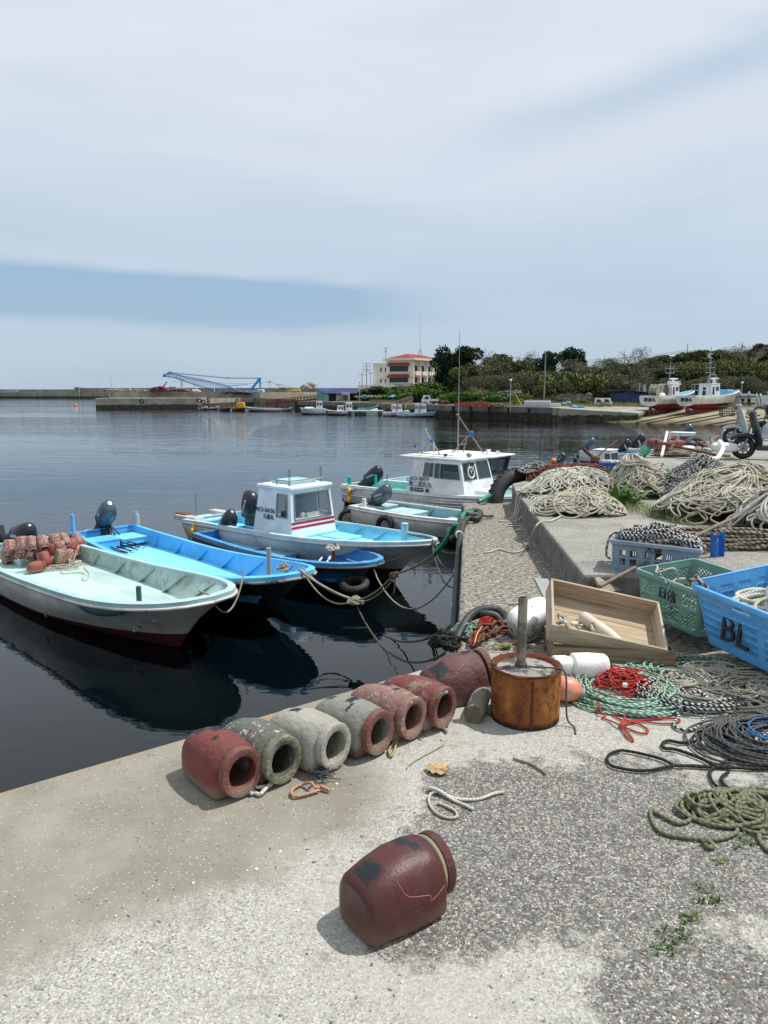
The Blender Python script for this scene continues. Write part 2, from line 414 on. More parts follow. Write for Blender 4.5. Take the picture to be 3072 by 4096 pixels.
c0 = t.mix(t.ss(t.noise(.6, 6, .7), .35, .66), (.20, .19, .17), (.11, .105, .09))
c0 = t.mix(t.ss(zz, -.75, -.95), c0, t.mix(t.ss(t.noise(3, 5, .8), .4, .6), (.022, .02, .015), (.07, .06, .04)))
t.done(c0, .9, t.bump(t.noise(3, 5, .8), .5, .08), 0, .2)
old_m = dark_side.m
grass_dirt = mat('far_ground', (.19, .17, .12), .95, c2=(.08, .10, .035), sc=.5, amt=(.42, .6), bump=.3, bs=3)
def xy(v): return (v.x, v.y)
FZ = -.25
fa, fb, fc = G(1180, 1640, WL), G(1424, 1652, WL), G(1834, 1673, WL)
fd, fe, ff = G(2208, 1687, WL), G(2400, 1687, WL), G(2640, 1690, WL)
mb = MB(); mb.prism([xy(fa), xy(fb), xy(fc), xy(fd), (fd.x, fd.y+45), (fa.x-5, fa.y+60)], -3.5, FZ)
tag(mb.build('far_quay', old_m, smooth=0, bev=.05), None, None, kind='structure')
LZ = -.55                                   # level of the yard beside the slipway
s1, s2 = G(2385, 1688, WL-.03), G(3500, 1722, WL-.03); s4 = V((31.3, 85, LZ+.02)); s3 = s2+(s4-s1)
mb = MB(); pl = [(fd.x+.02, fd.y-.05, FZ), (s1.x-.3, s1.y-.1, -.55), (s1.x+4.2, s1.y-.3, -.78), (s4.x+.1, s4.y, LZ+.05), (s4.x, s4.y+6, LZ+.05), (fd.x+.02, fd.y+8, FZ)]
mb.add([(a, b, c) for a, b, c in pl]+[(a, b, -3.5) for a, b, c in pl], [tuple(range(6))]+[((i+1) % 6, i, 6+i, 6+(i+1) % 6) for i in range(6)])
tag(mb.build('far_quay', far_m, smooth=0, bev=.05), None, None, kind='structure')
# land behind
mb = MB()
mb.prism([(fa.x+4, fa.y+2.5), (fb.x, fb.y+2.5), (fc.x, fc.y+2.5), (fd.x, fd.y+3.5), (fd.x+.5, fd.y+8), (fd.x+.5, 420), (-35, 420), (-35, 178)], -3, FZ+.06)
tag(mb.build('ground', grass_dirt, smooth=0), None, None, kind='structure')
mb = MB(); mb.prism([(fd.x+.4, fd.y+7.5), (s4.x+.4, s4.y+.2), (s4.x+(s2.x-s1.x), s4.y+(s2.y-s1.y)+.2), (300, 60), (300, 420), (fd.x+.4, 420)], -3, LZ+.03)
tag(mb.build('ground', grass_dirt, smooth=0), None, None, kind='structure')
# slipway with rails
t = NT('slipway_concrete')
c0 = t.ramp(t.noise(.35, 6, .7), [(.3, (.13, .10, .07)), (.45, (.24, .21, .15)), (.58, (.34, .30, .21)), (.75, (.26, .12, .09))])
c0 = t.mix(t.ss(t.sep(t.tc.outputs['Object'])[2], -1.35, -1.6), c0, (.10, .10, .05))
t.done(c0, .9, t.bump(t.noise(5, 4), .3, .03), 0, .2)
dv = (s4-s1)*.4; mb = MB(); mb.poly([s1-dv, s2-dv, s3, s4]); slip = mb.build('slipway', t.m, smooth=0)
tag(slip, None, None, kind='structure')
sn = (s2-s1).cross(s4-s1).normalized()
def on_slip(su, sv, dz=0):
    r = ray(su, sv); o = V((0, 0, EYE)); k = (s1-o).dot(sn)/r.dot(sn); p = o+r*k; p.z += dz; return p
rail_m = mat('rusty_rail', (.07, .04, .03), .8, c2=(.12, .06, .04), sc=4)
for i, (a, b) in enumerate([((2424, 1686), (2611, 1652)), ((2470, 1688), (2655, 1651)), ((2546, 1692), (2740, 1655)), ((2590, 1694), (2790, 1656)),
                            ((2675, 1698), (2878, 1660)), ((2725, 1700), (2930, 1661)), ((2820, 1704), (3020, 1667)), ((2880, 1706), (3072, 1672))]):
    mb = MB(); p, q = on_slip(*a, .05), on_slip(*b, .05); q = q+(q-p)*.1; mb.tube([p, q], .09, 4, tw=PI/4)
    tag(mb.build('slipway_rail', rail_m), 'rusty steel rail running up the slipway below the hauled out ships', 'rail', 'rails on the slipway')
# left quay arm and breakwater
qa, qb = G(383, 1635, WL), G(792, 1632, WL)
qc, qd = G(800, 1619, WL), G(1340, 1619, WL)
mb = MB(); mb.prism([xy(qa), xy(qb), (qb.x+2, qc.y), (qd.x+20, qd.y), (qd.x+20, qd.y+50), (qa.x-1.5, qa.y+60)], -3.5, .1)
tag(mb.build('far_quay', far_m, smooth=0, bev=.05), None, None, kind='structure')
def wall(name, pts, th, z0, z1, m, label, cat='wall'):
    mb = MB()
    for a, b in zip(pts[:-1], pts[1:]):
        a, b = V((a[0], a[1], 0)), V((b[0], b[1], 0)); n = (b-a).normalized().cross(V((0, 0, 1)))*-th
        mb.prism([xy(a), xy(b), xy(b+n), xy(a+n)], z0, z1)
    return tag(mb.build(name, m, smooth=0), label, cat)
wall('parapet', [(qa.x-.3, qa.y+7), (qb.x+10, qb.y+7.5), (qd.x+12, qd.y+14)], 1.0, 0, 1.12, far_m, 'long low concrete parapet along the back of the left quay arm')
BW = [D(-900, 1600, 330), D(320, 1600, 300), D(1340, 1600, 300), D(1700, 1600, 300)]
wall('breakwater', [xy(BW[0]), xy(BW[1])], 3, -3, 1.75, far_m, 'lower dark left section of the far breakwater beyond the harbour mouth', 'breakwater')
wall('breakwater', [(BW[1].x, BW[1].y-2), xy(BW[2]), xy(BW[3])], 3, -3, 2.3, far_m, 'long pale concrete breakwater running behind the crane ship', 'breakwater')
# rubble foot of the breakwater
wall('breakwater', [(BW[0].x, BW[0].y-5), (BW[1].x+25, BW[1].y-5)], 4, -3, .3, far_m, 'stepped lower ledge along the foot of the left breakwater', 'breakwater')
wall('breakwater', [(D(300, 1600, 297).x, 297), (D(318, 1600, 297).x, 297)], 5, -3, 2.6, far_m, 'square dark end block where the two breakwater sections meet', 'breakwater')
# ---- hill
def hill_z(x, y):
    a = min(1, max(0, (y-101-.10*max(0, 40-x))/26)); a = a*a*(3-2*a)
    b = min(1, max(0, (x-22)/30))
    return -.66+a*(1.3+b*3.2)+a*noise.noise((x*.06, y*.06, 1))*1.2
hm = mat('hill_soil', (.09, .08, .045), .95, c2=(.16, .13, .08), sc=.3, c3=(.05, .07, .02), sc3=.8, bump=.5, bs=2, bd=.1)
mb = MB(); mb.grid(lambda x, y: (x, y, hill_z(x, y)), [4+i*5 for i in range(50)], [98+j*4 for j in range(40)])
tag(mb.build('hill', hm, smooth=180), None, None, kind='structure')
# ================================================================ NEAR THINGS ON THE QUAY
def crop(ox, oy, sc): return lambda x, y: (ox+x/sc, oy+y/sc)
c5 = crop(2200, 2600, 1659/872); cA = crop(1500, 1950, 1659/600); c2 = crop(1300, 2500, 1659/800); c1 = crop(700, 2500, 1659/800)
c4 = crop(2300, 2050, 1659/772); c8 = crop(1700, 1750, 1659/600); c3 = crop(1900, 2200, 1659/800); cS = crop(2400, 1680, 1659/672)
def gp(cr, pts, z=.012): return [G(*cr(p[0], p[1]), (p[2] if len(p) > 2 else z)) for p in pts]
def rope(name, label, cat, pts, r, m, group=None, n=6, sub=8, closed=False, ends=True):
    mb = MB(); mb.tube(catmull(pts, sub, closed), r, n, closed=closed, uv=True)
    return tag(mb.build(name, m, smooth=180), label, cat, group)
# ---- octopus pots
def potmat(name, base, second, third, t2=(.5, .62), t3=(.62, .7), gloss=.55, marks=(), grime=(.30, .27, .20), gr=.55):
    t = NT(name); o = t.tc.outputs['Object']; P = t.sep(o); n = t.noise(9, 6, .7)
    col = t.mix(t.ss(t.noise(5, 3), .35, .7), base, tuple(x*1.35 for x in base))
    col = t.mix(t.ss(n, *t2), col, second)
    col = t.mix(t.ss(t.noise(38, 6, .75), *t3), col, third)
    # caked grit near the side it lies on
    g = t.math('ADD', P[2], t.math('MULTIPLY', t.noise(22, 4, .7), -.07))
    col = t.mix(t.math('MULTIPLY', t.ss(g, .05, -.02), gr), col, grime)
    col = t.mix(t.ss(t.noise(90, 4, .7), .70, .76), col, (.50, .46, .38))
    for (mx_, my_, mz_, rx, ry) in marks:      # brushed black paint marks
        a = t.math('DIVIDE', t.math('SUBTRACT', P[0], mx_), rx); b = t.math('DIVIDE', t.math('SUBTRACT', P[1], my_), ry)
        d = t.math('MAXIMUM', t.math('ABSOLUTE', a), t.math('ABSOLUTE', b))
        d = t.math('ADD', d, t.math('MULTIPLY', t.math('SUBTRACT', t.noise(48, 5, .8), .5), 2.2))
        k = t.math('MULTIPLY', t.ss(d, 1.1, .75), t.ss(P[2], mz_-.01, mz_))
        col = t.mix(k, col, (.012, .013, .018))
    return t.done(col, t.math('ADD', t.math('MULTIPLY', n, .4), gloss-.2, 0, True), t.bump(t.math('ADD', t.noise(60, 5, .7), t.math('MULTIPLY', t.noise(14, 3), 1.5)), .8 if gloss > .5 else .22, .010), 0, .4)
def sec(x, a, z0, z1, nl=2., nu=2., n=28):
    zc = (z0+z1)/2+(z1-z0)*(.0 if nl == nu else -.12); out = []
    for j in range(n):
        q = 2*PI*j/n; c, s = math.cos(q), math.sin(q); e = nl if s < 0 else nu
        yy = math.copysign(abs(c)**(2/e), c)*a; zz = zc+math.copysign(abs(s)**(2/e), s)*((z1-zc) if s > 0 else (zc-z0))
        out.append((x, yy, zz))
    return out
def make_pot(label, m, rim_m=None, inside=None, kind='octopus_pot', s=1., group='octopus pots lying in a row along the quay edge', full=True):
    t_ = thing(kind, label, 'octopus pot', group=group)
    mb = MB()
    S = [(0, .074, .014, .150, 5, 3), (.005, .090, .006, .166, 5, 3), (.02, .102, .001, .180, 5, 2.7), (.09, .114, 0, .206, 5, 2.4), (.16, .118, 0, .220, 6, 2.4), (.235, .118, 0, .219, 6, 2.4), (.276, .115, .001, .213, 6, 2.4), (.286, .108, .005, .205, 5, 2.3)]
    secs = [sec(*q) for q in S]
    def cir(x, r): return sec(x, r, .112-r, .112+r)
    secs += [cir(.291, .088), cir(.300, .084), cir(.330, .080), cir(.330, .066), cir(.29, .066), cir(.26, .085), cir(.06, .08), cir(.05, .02)]
    mb.loft(secs); mb.build('body', m, t_, smooth=60)
    r2 = MB(); prof = [(.302, .083), (.300, .096), (.303, .1005), (.329, .1015), (.334, .0985), (.3345, .090), (.334, .073), (.330, .068), (.318, .067), (.31, .083)]
    ss_ = [cir(x, r) for x, r in prof]; r2.loft(ss_+[ss_[0]], caps=False); r2.build('rim', rim_m or m, t_, smooth=42)
    t_.scale = (s, s, s)
    return t_
red = potmat('pot_brick_red', (.15, .036, .028), (.19, .07, .055), (.42, .34, .28), (.55, .75), (.68, .74), marks=((.10, .03, .16, .045, .035), (.05, -.02, .15, .03, .03), (.19, -.035, .19, .012, .02)))
moss = potmat('pot_mossy', (.10, .105, .085), (.15, .06, .05), (.55, .56, .48), (.55, .62), (.58, .60), grime=(.06, .07, .03), gr=.8)
pale = potmat('pot_pale_grey', (.31, .30, .25), (.40, .38, .32), (.14, .14, .12), (.5, .65), (.66, .70), gr=.5, marks=((.10, 0, .19, .03, .025),))
grey = potmat('pot_grey_green', (.20, .205, .175), (.26, .20, .175), (.15, .05, .04), (.5, .7), (.62, .70), grime=(.16, .06, .05), gr=.9, marks=((.04, .03, .15, .03, .05), (.17, .01, .19, .02, .045), (.20, -.05, .17, .008, .03)))
pink = potmat('pot_chalky_pink', (.22, .12, .10), (.16, .045, .036), (.42, .35, .29), (.56, .72), (.56, .64), grime=(.26, .19, .13), marks=((.07, .04, .16, .035, .03), (.15, .02, .19, .028, .018), (.22, .01, .2, .012, .02)))
blot = potmat('pot_blotched_red', (.14, .034, .028), (.24, .18, .14), (.16, .15, .11), (.50, .60), (.58, .66))
brown = potmat('pot_brown', (.10, .04, .035), (.14, .08, .07), (.42, .36, .31), (.45, .65), (.63, .70), marks=((.07, -.03, .12, .04, .05), (.24, .02, .19, .03, .03)))
glaze = potmat('pot_glazed_maroon', (.062, .017, .015), (.075, .035, .033), (.40, .36, .32), (.55, .68), (.72, .76), gloss=.42, grime=(.20, .12, .08), gr=.55, marks=((.055, .0, .15, .035, .045), (.205, .03, .20, .022, .03), (.225, -.02, .19, .018, .022)))
rim_red = potmat('rim_dull_red', (.15, .055, .042), (.20, .10, .085), (.4, .33, .28))
for (mx_, my_), m, rm, lab, ja in (((972, 3086), red, rim_red, 'brick red octopus pot nearest the left end of the row, black streaks on top', -.08),
        ((1137, 3035), moss, potmat('rim_mossy', (.17, .165, .12), (.10, .11, .06), (.30, .29, .24), (.45, .6), (.55, .62)), 'dark mossy octopus pot crusted with white barnacles, second in the row', -.02),
        ((1346, 2980), pale, None, 'pale grey cement-coloured octopus pot with a netting scrap at its mouth', .05),
        ((1522, 2926), grey, rim_red, 'grey green octopus pot with reddish rim and black brush strokes', .03),
        ((1657, 2868), pink, None, 'chalky pink octopus pot with a yellow cord tied round its neck', 0),
        ((1782, 2826), blot, rim_red, 'blotched red octopus pot with grey rope round its neck, last of the row', .04)):
    o = make_pot(lab, m, rm); q = G(mx_, my_, .112); a = math.atan2(-.8, .6)+.18+ja
    o.rotation_euler = (0, 0, a); o.location = (q.x-.33*math.cos(a), q.y-.33*math.sin(a), .0); o.scale = (.99, .86, .94)
o = make_pot('brown octopus pot tipped up on the log, its closed end facing the water', brown, group=None)
p, q = G(*c2(900, 520), .07), G(*c2(1300, 330), .15); d = (q-p).normalized(); M = axis(p, V((d.x, d.y, .13)))
o.matrix_world = M @ TR((-.04, 0, -.09))
o = make_pot('maroon octopus pot with glossy glaze lying alone in the foreground', glaze, potmat('rim_maroon', (.065, .017, .015), (.08, .035, .03), (.3, .2, .18)), group=None)
a = math.atan2(.6, .8)-.02; o.location = (-.085, 1.835, 0); o.rotation_euler = (0, 0, a); o.scale = (.90, .90, .93)
mb = MB(); mb.tube([(.292, .091*math.cos(u), .112+.091*math.sin(u)) for u in [2*PI*i/30 for i in range(30)]], .0085, 6, closed=True)
mb.tube([(.299, .0895*math.cos(u), .112+.0895*math.sin(u)) for u in [2*PI*i/30 for i in range(30)]], .0075, 6, closed=True)
mb.build('neck_cord', mat('olive_cord', (.27, .26, .16), .9, bump=.8, bs=300), o, smooth=180)
mb = MB(); mb.tube(catmull([(.30, -.07, .17), (.28, -.105, .125), (.25, -.121, .115), (.21, -.124, .10), (.20, -.123, .12), (.12, -.121, .15), (.10, -.09, .19)], 6), .0007, 5)
mb.build('pink_thread', mat('pink_thread', (.55, .18, .2), .8, bump=0), o, smooth=180)
# ---- cords and scraps beside the pots
wr = ropemat('white_cord', (.62, .60, .54), (.5, .48, .42), 80); tanr = ropemat('tan_cord', (.42, .37, .26), (.34, .3, .2), 120)
rope('cord', 'short looped white cord end beside the brick red pot', 'rope', gp(c1, [(600, 1330, .02), (650, 1380), (700, 1405), (740, 1370, .02), (800, 1300, .02), (790, 1330), (700, 1345, .02), (650, 1340, .02), (640, 1400), (615, 1365, .02)]), .0075, wr)
rope('cord', 'frayed orange and tan cord loop on the ground before the pale pot', 'rope', gp(c1, [(1195, 1370), (1100, 1400), (1000, 1420), (965, 1395), (990, 1350), (1060, 1320), (1130, 1310, .03), (1160, 1345, .02), (1210, 1350), (1280, 1370), (1210, 1335, .02)]), .006, ropemat('orange_cord', (.5, .2, .13), (.42, .3, .2), 60))
mb = MB(); r_ = random.Random(5)
for i in range(26):
    q = G(*c1(1215+r_.gauss(0, 32), 1215+r_.gauss(0, 40)), .008+.02*r_.random()); mb.tube(catmull([q, q+V((r_.gauss(0, .02), r_.gauss(0, .02), .01)), q+V((r_.gauss(0, .03), r_.gauss(0, .03), -.003))], 4), .0022, 4)
mb.tube(catmull(gp(c1, [(1255, 1110, .06), (1275, 1160, .03), (1255, 1215, .02), (1180, 1260)]), 5), .008, 6)
tag(mb.build('netting_scrap', mat('grey_netting', (.06, .07, .08), .9, bump=0), smooth=180), 'knotted scrap of dark grey netting hanging from the pale pot', 'netting')
rope('cord', 'yellowish cord tied round the chalky pink pot, its loop on the ground', 'rope', gp(c2, [(720, 640, .19), (655, 740, .13), (645, 830, .07), (635, 880, .03), (580, 960), (530, 1040), (550, 1085), (575, 1040), (600, 950), (640, 880, .03)]), .0055, ropemat('yellow_cord', (.45, .38, .2), (.34, .28, .15), 100))
rope('cord', 'grey twisted rope round the neck of the last pot in the row', 'rope', gp(c2, [(1010, 555, .21), (945, 590, .18), (915, 660, .13), (905, 740, .07), (940, 800, .03), (975, 850), (1015, 885)]), .007, ropemat('grey_cord', (.36, .38, .33), (.16, .18, .15), 60))
rope('cord', 'thin tan cord lying in an open curve on the sandy concrete', 'rope', gp(c2, [(990, 990), (900, 1040), (790, 1100), (700, 1160), (680, 1190)], .006), .0028, tanr)
rope('cord', 'off white flattened rope with a loop lying across the white shell grit', 'rope', gp(c2, [(1490, 1385), (1400, 1400), (1290, 1440), (1200, 1450), (1080, 1440), (950, 1390), (880, 1360), (870, 1350, .02), (940, 1370, .02), (1060, 1450), (1150, 1490), (1230, 1530)], .008), .0062, wr)
rope('cord', 'off white rope end curling down from the looped rope in the grit', 'rope', gp(c2, [(960, 1375, .016), (880, 1400), (860, 1450), (880, 1510), (930, 1565), (1020, 1600), (1090, 1590), (1080, 1545), (1000, 1500), (935, 1475)], .007), .0055, ropemat('beige_cord', (.5, .46, .37), (.4, .37, .3), 80))
rope('cord', 'short brown twig-like cord lying on the grit right of the dried leaf', 'rope', gp(c2, [(1560, 1105), (1620, 1125), (1700, 1150), (1770, 1190), (1820, 1225), (1830, 1240)], .007), .0045, ropemat('brown_cord', (.26, .18, .11), (.2, .14, .09), 60))
mb = MB(); r_ = random.Random(2)
lp = [(835, 1165), (900, 1160), (960, 1158), (1030, 1168), (1000, 1190), (1045, 1195), (1000, 1215), (1040, 1235), (960, 1245), (890, 1235), (850, 1210)]
c_ = G(*c2(930, 1195), .018); pts = [G(*c2(*p_), .004+.012*r_.random()) for p_ in lp]
for a, b in zip(pts, pts[1:]+pts[:1]): mb.add([c_, a, (a+b)/2+V((0, 0, .008)), b], [(0, 1, 2), (0, 2, 3)])
tag(mb.build('dried_leaf', mat('dry_leaf', (.42, .29, .15), .8, c2=(.28, .17, .08), sc=40, bump=.2), smooth=0, solid=.0015), 'crumpled dry brown leaf on the white shell grit', 'leaf')
# ---- log under the brown pot
mb = MB(); a, b = G(*c2(1232, 740), .045), G(*c2(1345, 480), .045); b = a+(b-a).normalized()*.42; a.z = b.z = .043
mb.tube([a+(b-a)*k/5+V((0, 0, .002*((k*7) % 3))) for k in range(6)], [.043, .046, .045, .044, .046, .043], 14, cap=False)
k = len(mb.v); mb.cyl(a, a+(b-a)*.002, .042, n=14, mi=1)
tag(mb.build('log', [mat('weathered_log', (.22, .205, .18), .85, c2=(.10, .09, .075), sc=14, stretch=(1, 1, 1), bump=.5, bs=30), mat('log_end', (.12, .10, .06), .9, c2=(.2, .17, .1), sc=30)], smooth=50), 'short weathered grey log propping up the brown octopus pot', 'log')
# ---- rusty drum bollard
t = NT('rust_drum'); P = t.sep(t.tc.outputs['Object']); n = t.noise(7, 7, .72, t.vec((1, 1, .5)))
c0 = t.ramp(n, [(.25, (.05, .02, .012)), (.42, (.17, .055, .02)), (.55, (.30, .11, .03)), (.66, (.42, .21, .07)), (.8, (.20, .07, .03))])
c0 = t.mix(t.ss(t.noise(30, 6, .75), .5, .66, 0, .6), c0, (.06, .022, .012))
c0 = t.mix(t.ss(P[2], .236, .25), c0, (.11, .035, .02)); c0 = t.mix(t.ss(t.math('ADD', P[2], t.math('MULTIPLY', n, -.08)), .0, -.03), c0, (.04, .02, .012))
t.done(c0, .88, t.bump(t.noise(45, 6, .75), .9, .006), 0, .2); rust_m = t.m
drum = thing('drum_bollard', 'rusty steel drum filled with concrete with an upright pipe in it', 'bollard', (.655, 3.235, 0))
mb = MB(); n = 48; prof = [(.157, 0), (.158, .02), (.1575, .10), (.159, .17), (.158, .235), (.163, .247), (.160, .254), (.150, .253), (.138, .248), (.133, .236), (.132, .20)]
r_ = random.Random(4); jit = [[(r_.random()-.5)*(.008 if z > .24 else .0015) for _ in range(n)] for (_, z) in prof]
mb.loft([[((r+jit[i][j])*math.cos(2*PI*j/n), (r+jit[i][j])*math.sin(2*PI*j/n), z+(jit[i][j]*.6 if z > .24 else 0)) for j in range(n)] for i, (r, z) in enumerate(prof)], caps=False)
mb.build('drum', rust_m, drum, smooth=50)
mb = MB(); mb.box((-.0, -.158, .118), (.012, .008, .23)); mb.build('seam', mat('rust_dark', (.07, .025, .015), .9, bump=.5), drum, bev=.003)
conc = mat('drum_concrete', (.30, .29, .26), .9, c2=(.07, .07, .065), sc=9, amt=(.5, .56), bump=.7, bs=60)
mb = MB(); n = 40; mb.grid(lambda u, v: (v*.1345*math.cos(u), v*.1345*math.sin(u), .236+.004*noise.noise((v*3*math.cos(u), v*3*math.sin(u), 2))), [2*PI*i/n for i in range(n+1)], [i/8 for i in range(9)])
mb.build('concrete_fill', conc, drum, smooth=180)
pipe_m = mat('grey_pipe', (.16, .145, .12), .5, c2=(.30, .28, .24), sc=7, amt=(.5, .55), c3=(.10, .06, .04), sc3=30, metal=.35)
mb = MB(); mb.loft([[(-.02+r*math.cos(2*PI*j/20), .02+r*math.sin(2*PI*j/20), z) for j in range(20)] for r, z in ((.0215, .21), (.0215, .565), (.0185, .566), (.0185, .5))], caps=False)
mb.build('pipe', pipe_m, drum, smooth=50)
mb = MB(); mb.torus((-.02, .02, .242), .025, .005, n=20); mb.tube(catmull([(.0, .0, .245), (.05, -.03, .25), (.11, -.05, .256), (.15, -.075, .256), (.165, -.085, .22), (.168, -.09, .12), (.175, -.10, .03), (.20, -.13, .006), (.19, -.19, .005)], 7), .0042, 6)
mb.torus((-.02, .02, .251), .024, .004, n=20); mb.build('tied_cord', mat('dark_cord', (.09, .085, .07), .9, bump=.6, bs=200), drum, smooth=180)
rope('cord', 'thin black line snaking over the ground from under the log to the drum', 'rope', gp(c3, [(70, 1350), (130, 1365), (180, 1400), (230, 1435), (240, 1450)], .006), .0045, mat('dark_cord', (.09, .085, .07)))
# ---- floats and buoy
foam = mat('white_foam', (.80, .80, .77), .8, c2=(.60, .60, .55), sc=5, amt=(.52, .75), bump=.35, bs=18, bd=.02)
def dirty_foam():
    t = NT('dirty_foam'); P = t.sep(t.tc.outputs['Object'])
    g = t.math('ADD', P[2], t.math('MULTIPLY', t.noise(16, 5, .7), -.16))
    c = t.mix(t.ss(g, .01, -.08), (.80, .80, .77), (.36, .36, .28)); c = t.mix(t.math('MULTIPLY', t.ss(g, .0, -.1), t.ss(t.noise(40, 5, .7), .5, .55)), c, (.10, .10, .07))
    return t.done(c, .85, t.bump(t.noise(20, 5, .7), .5, .01))
mb = MB(); mb.ell((0, 0, 0), (.155, .10, .10), 20, 14, e=.55)
o = mb.build('foam_float', dirty_foam(), smooth=180); tag(o, 'rounded white foam block float with mossy underside behind the pipe', 'float')
q = G(*c3(505, 620), .115); o.location = q+V((0, .1, 0)); o.rotation_euler = (.25, -.28, .5)
fl = thing('foam_float', 'white bottle shaped foam float with a narrow neck behind the drum', 'float')
p, q = G(*c3(600, 960), .075), G(*c3(1090, 960), .06); q.y = p.y+.03; M = axis(p, q-p); L_ = (q-p).length
fl.matrix_world = M
mb = MB(); mb.loft([sec(x, a, -a, a, 3, 3, 20) for x, a in ((.1*L_, .03), (.1*L_, .050), (.3*L_, .052), (.38*L_, .046), (.40*L_, .02))]); mb.build('neck', foam, fl, smooth=50, bev=.004)
mb = MB(); mb.loft([sec(x, a, -a, a, 2.4, 2.4, 22) for x, a in ((.38*L_, .02), (.385*L_, .045), (.42*L_, .066), (.7*L_, .069), (.95*L_, .064), (.985*L_, .058), (.985*L_, .02))]); mb.build('body', foam, fl, smooth=50, bev=.004)
mb = MB(); 
for i in range(16): mb.tube([(L_*.98, .01*math.cos(i), .01*math.sin(i)), (L_*1.04, .03*math.cos(i*2.4), .03*math.sin(i*2.4)), (L_*1.08, .045*math.cos(i*2.4), -.05+.03*math.sin(i*2.4))], .003, 4)
mb.build('rope_tuft', mat('black_rope_tuft', (.02, .022, .03), .9, bump=0), fl, smooth=180)
bu = thing('buoy', 'salmon orange plastic buoy lying against the rusty drum', 'buoy'); q = G(*c3(745, 1150), .065)
bu.location = q; bu.rotation_euler = (0, .12, -.15)
mb = MB(); mb.ell((0, 0, 0), (.085, .062, .062), 22, 14); mb.build('body', mat('orange_plastic', (.62, .22, .13), .45, c2=(.60, .34, .25), sc=8, c3=(.35, .2, .14), sc3=50), bu, smooth=180)
mb = MB(); mb.cyl((.072, 0, -.01), (.094, 0, -.014), .030, .026, 18); mb.build('cap', mat('grey_plastic', (.20, .21, .20), .5), bu, bev=.003)
# ---- wooden boxes
def woodmat(name, c, d, ax=0, rough=.8):
    t = NT(name); sc_ = [26, 26, 26]; sc_[ax] = 1.6; g = t.noise(1., 6, .7, t.vec(tuple(sc_)), 1.2); g2 = t.noise(1, 3, .5, t.vec(tuple(x*3 for x in sc_)))
    col = t.mix(t.ss(g, .32, .68), d, c); col = t.mix(t.ss(g2, .55, .75, 0, .5), col, tuple(x*.5 for x in d))
    col = t.mix(t.ss(t.noise(5, 4, .6), .5, .75, 0, .6), col, tuple(x*.62 for x in c))
    return t.done(col, rough, t.bump(g, .35, .004), 0, .25)
wa = woodmat('box_wood', (.50, .40, .28), (.33, .24, .15)); wb = woodmat('box_wood_grey', (.50, .43, .33), (.30, .25, .18)); wc = woodmat('box_end_wood', (.56, .48, .37), (.34, .28, .21), 1)
wd = woodmat('box_wood_dark', (.32, .25, .16), (.17, .12, .07))
def wooden_box(name, label, W, Dp, H, M, mi_, mo, me_):
    t_ = thing(name, label, 'wooden box', group=None); th = .014; t_.matrix_world = M
    MB().box((W/2, .0+th/2, -H/2), (W, th, H)).build('side_board', mo, t_, bev=.002)
    MB().box((W/2, Dp-th/2, -H/2), (W, th, H)).build('side_board', mi_, t_, bev=.002)
    MB().box((th/2, Dp/2, -H/2), (th, Dp-2*th-.001, H-.003)).build('end_board', me_, t_, bev=.002)
    MB().box((W-th/2, Dp/2, -H/2), (th, Dp-2*th-.001, H-.003)).build('end_board', me_, t_, bev=.002)
    for k in range(3):
        w_ = (Dp-.004)/3; MB().box((W/2, .002+w_*(k+.5), -H-.005), (W-.004, w_-.003, .010)).build('bottom_board', mi_, t_, bev=.0015)
    return t_
FL, FR, BL = D(2209, 2499, 3.85), D(2676, 2603, 3.80), D(2233, 2318, 4.19)
u = (FR-FL).normalized(); w_ = (BL-FL); w_ = (w_-u*w_.dot(u)); dp = w_.length; w_.normalize(); nn = u.cross(w_)
M = Matrix((u, w_, nn)).transposed().to_4x4(); M.translation = FL
UBM = M.copy()
wooden_box('wooden_box', 'open shallow wooden box tipped towards the water, holding a tube float and stones', (FR-FL).length, dp, .115, M, wa, wb, wc)
p, q = G(2209, 2664, 0), G(2700, 2680, 0); M = axis(p, V((q.x-p.x, q.y-p.y, 0))); M.translation.z = .107
wooden_box('wooden_box', 'dark empty wooden box on the ground under the tipped box', (q-p).length, .40, .098, M, wd, wd, wd)
# stones and tube float in the tipped box
fl2 = thing('tube_float', 'off white tube float lying across the tipped wooden box', 'float'); W_ = (FR-FL).length
a, b = UBM @ V((W_*.30, dp*.56, -.115+.035)), UBM @ V((W_*.62, dp*.16, -.115+.038)); fl2.matrix_world = axis(a, b-a); L_ = (b-a).length
mb = MB(); mb.loft([sec(x, r, -r, r, n=20) for x, r in ((0, .012), (.004, .026), (.02, .035), (L_*.75, .038), (L_*.86, .034), (L_*.9, .030), (L_*1.05, .028), (L_*1.07, .01))])
mb.build('body', mat('tube_float', (.60, .52, .43), .6, c2=(.70, .62, .52), sc=6, c3=(.36, .32, .26), sc3=40), fl2, smooth=60)
r_ = random.Random(11)
sm = [mat('stone_pale', (.55, .52, .46), .8, c2=(.4, .37, .3), sc=40), mat('stone_grey', (.20, .20, .19), .8, c2=(.3, .3, .27), sc=40), mat('stone_tan', (.38, .3, .2), .8, c2=(.5, .42, .3), sc=40)]
for i in range(24):
    x = .03+.20*r_.random(); y = .0+.10*r_.random()*(1-x*1.4); mb = MB(); s = .008+.007*r_.random()
    mb.ell((0, 0, 0), (s*1.5, s, s*.7), 10, 7, e=.85); o = mb.build('stone', sm[[0, 0, 1, 2][i % 4]], smooth=180)
    o.location = UBM @ V((x, y, 0)); o.rotation_euler = (r_.random(), r_.random()*6, r_.random()*6)
    tag(o, 'shell or smooth stone in the corner of the tipped box', 'stone', 'shells and stones in the tipped wooden box')
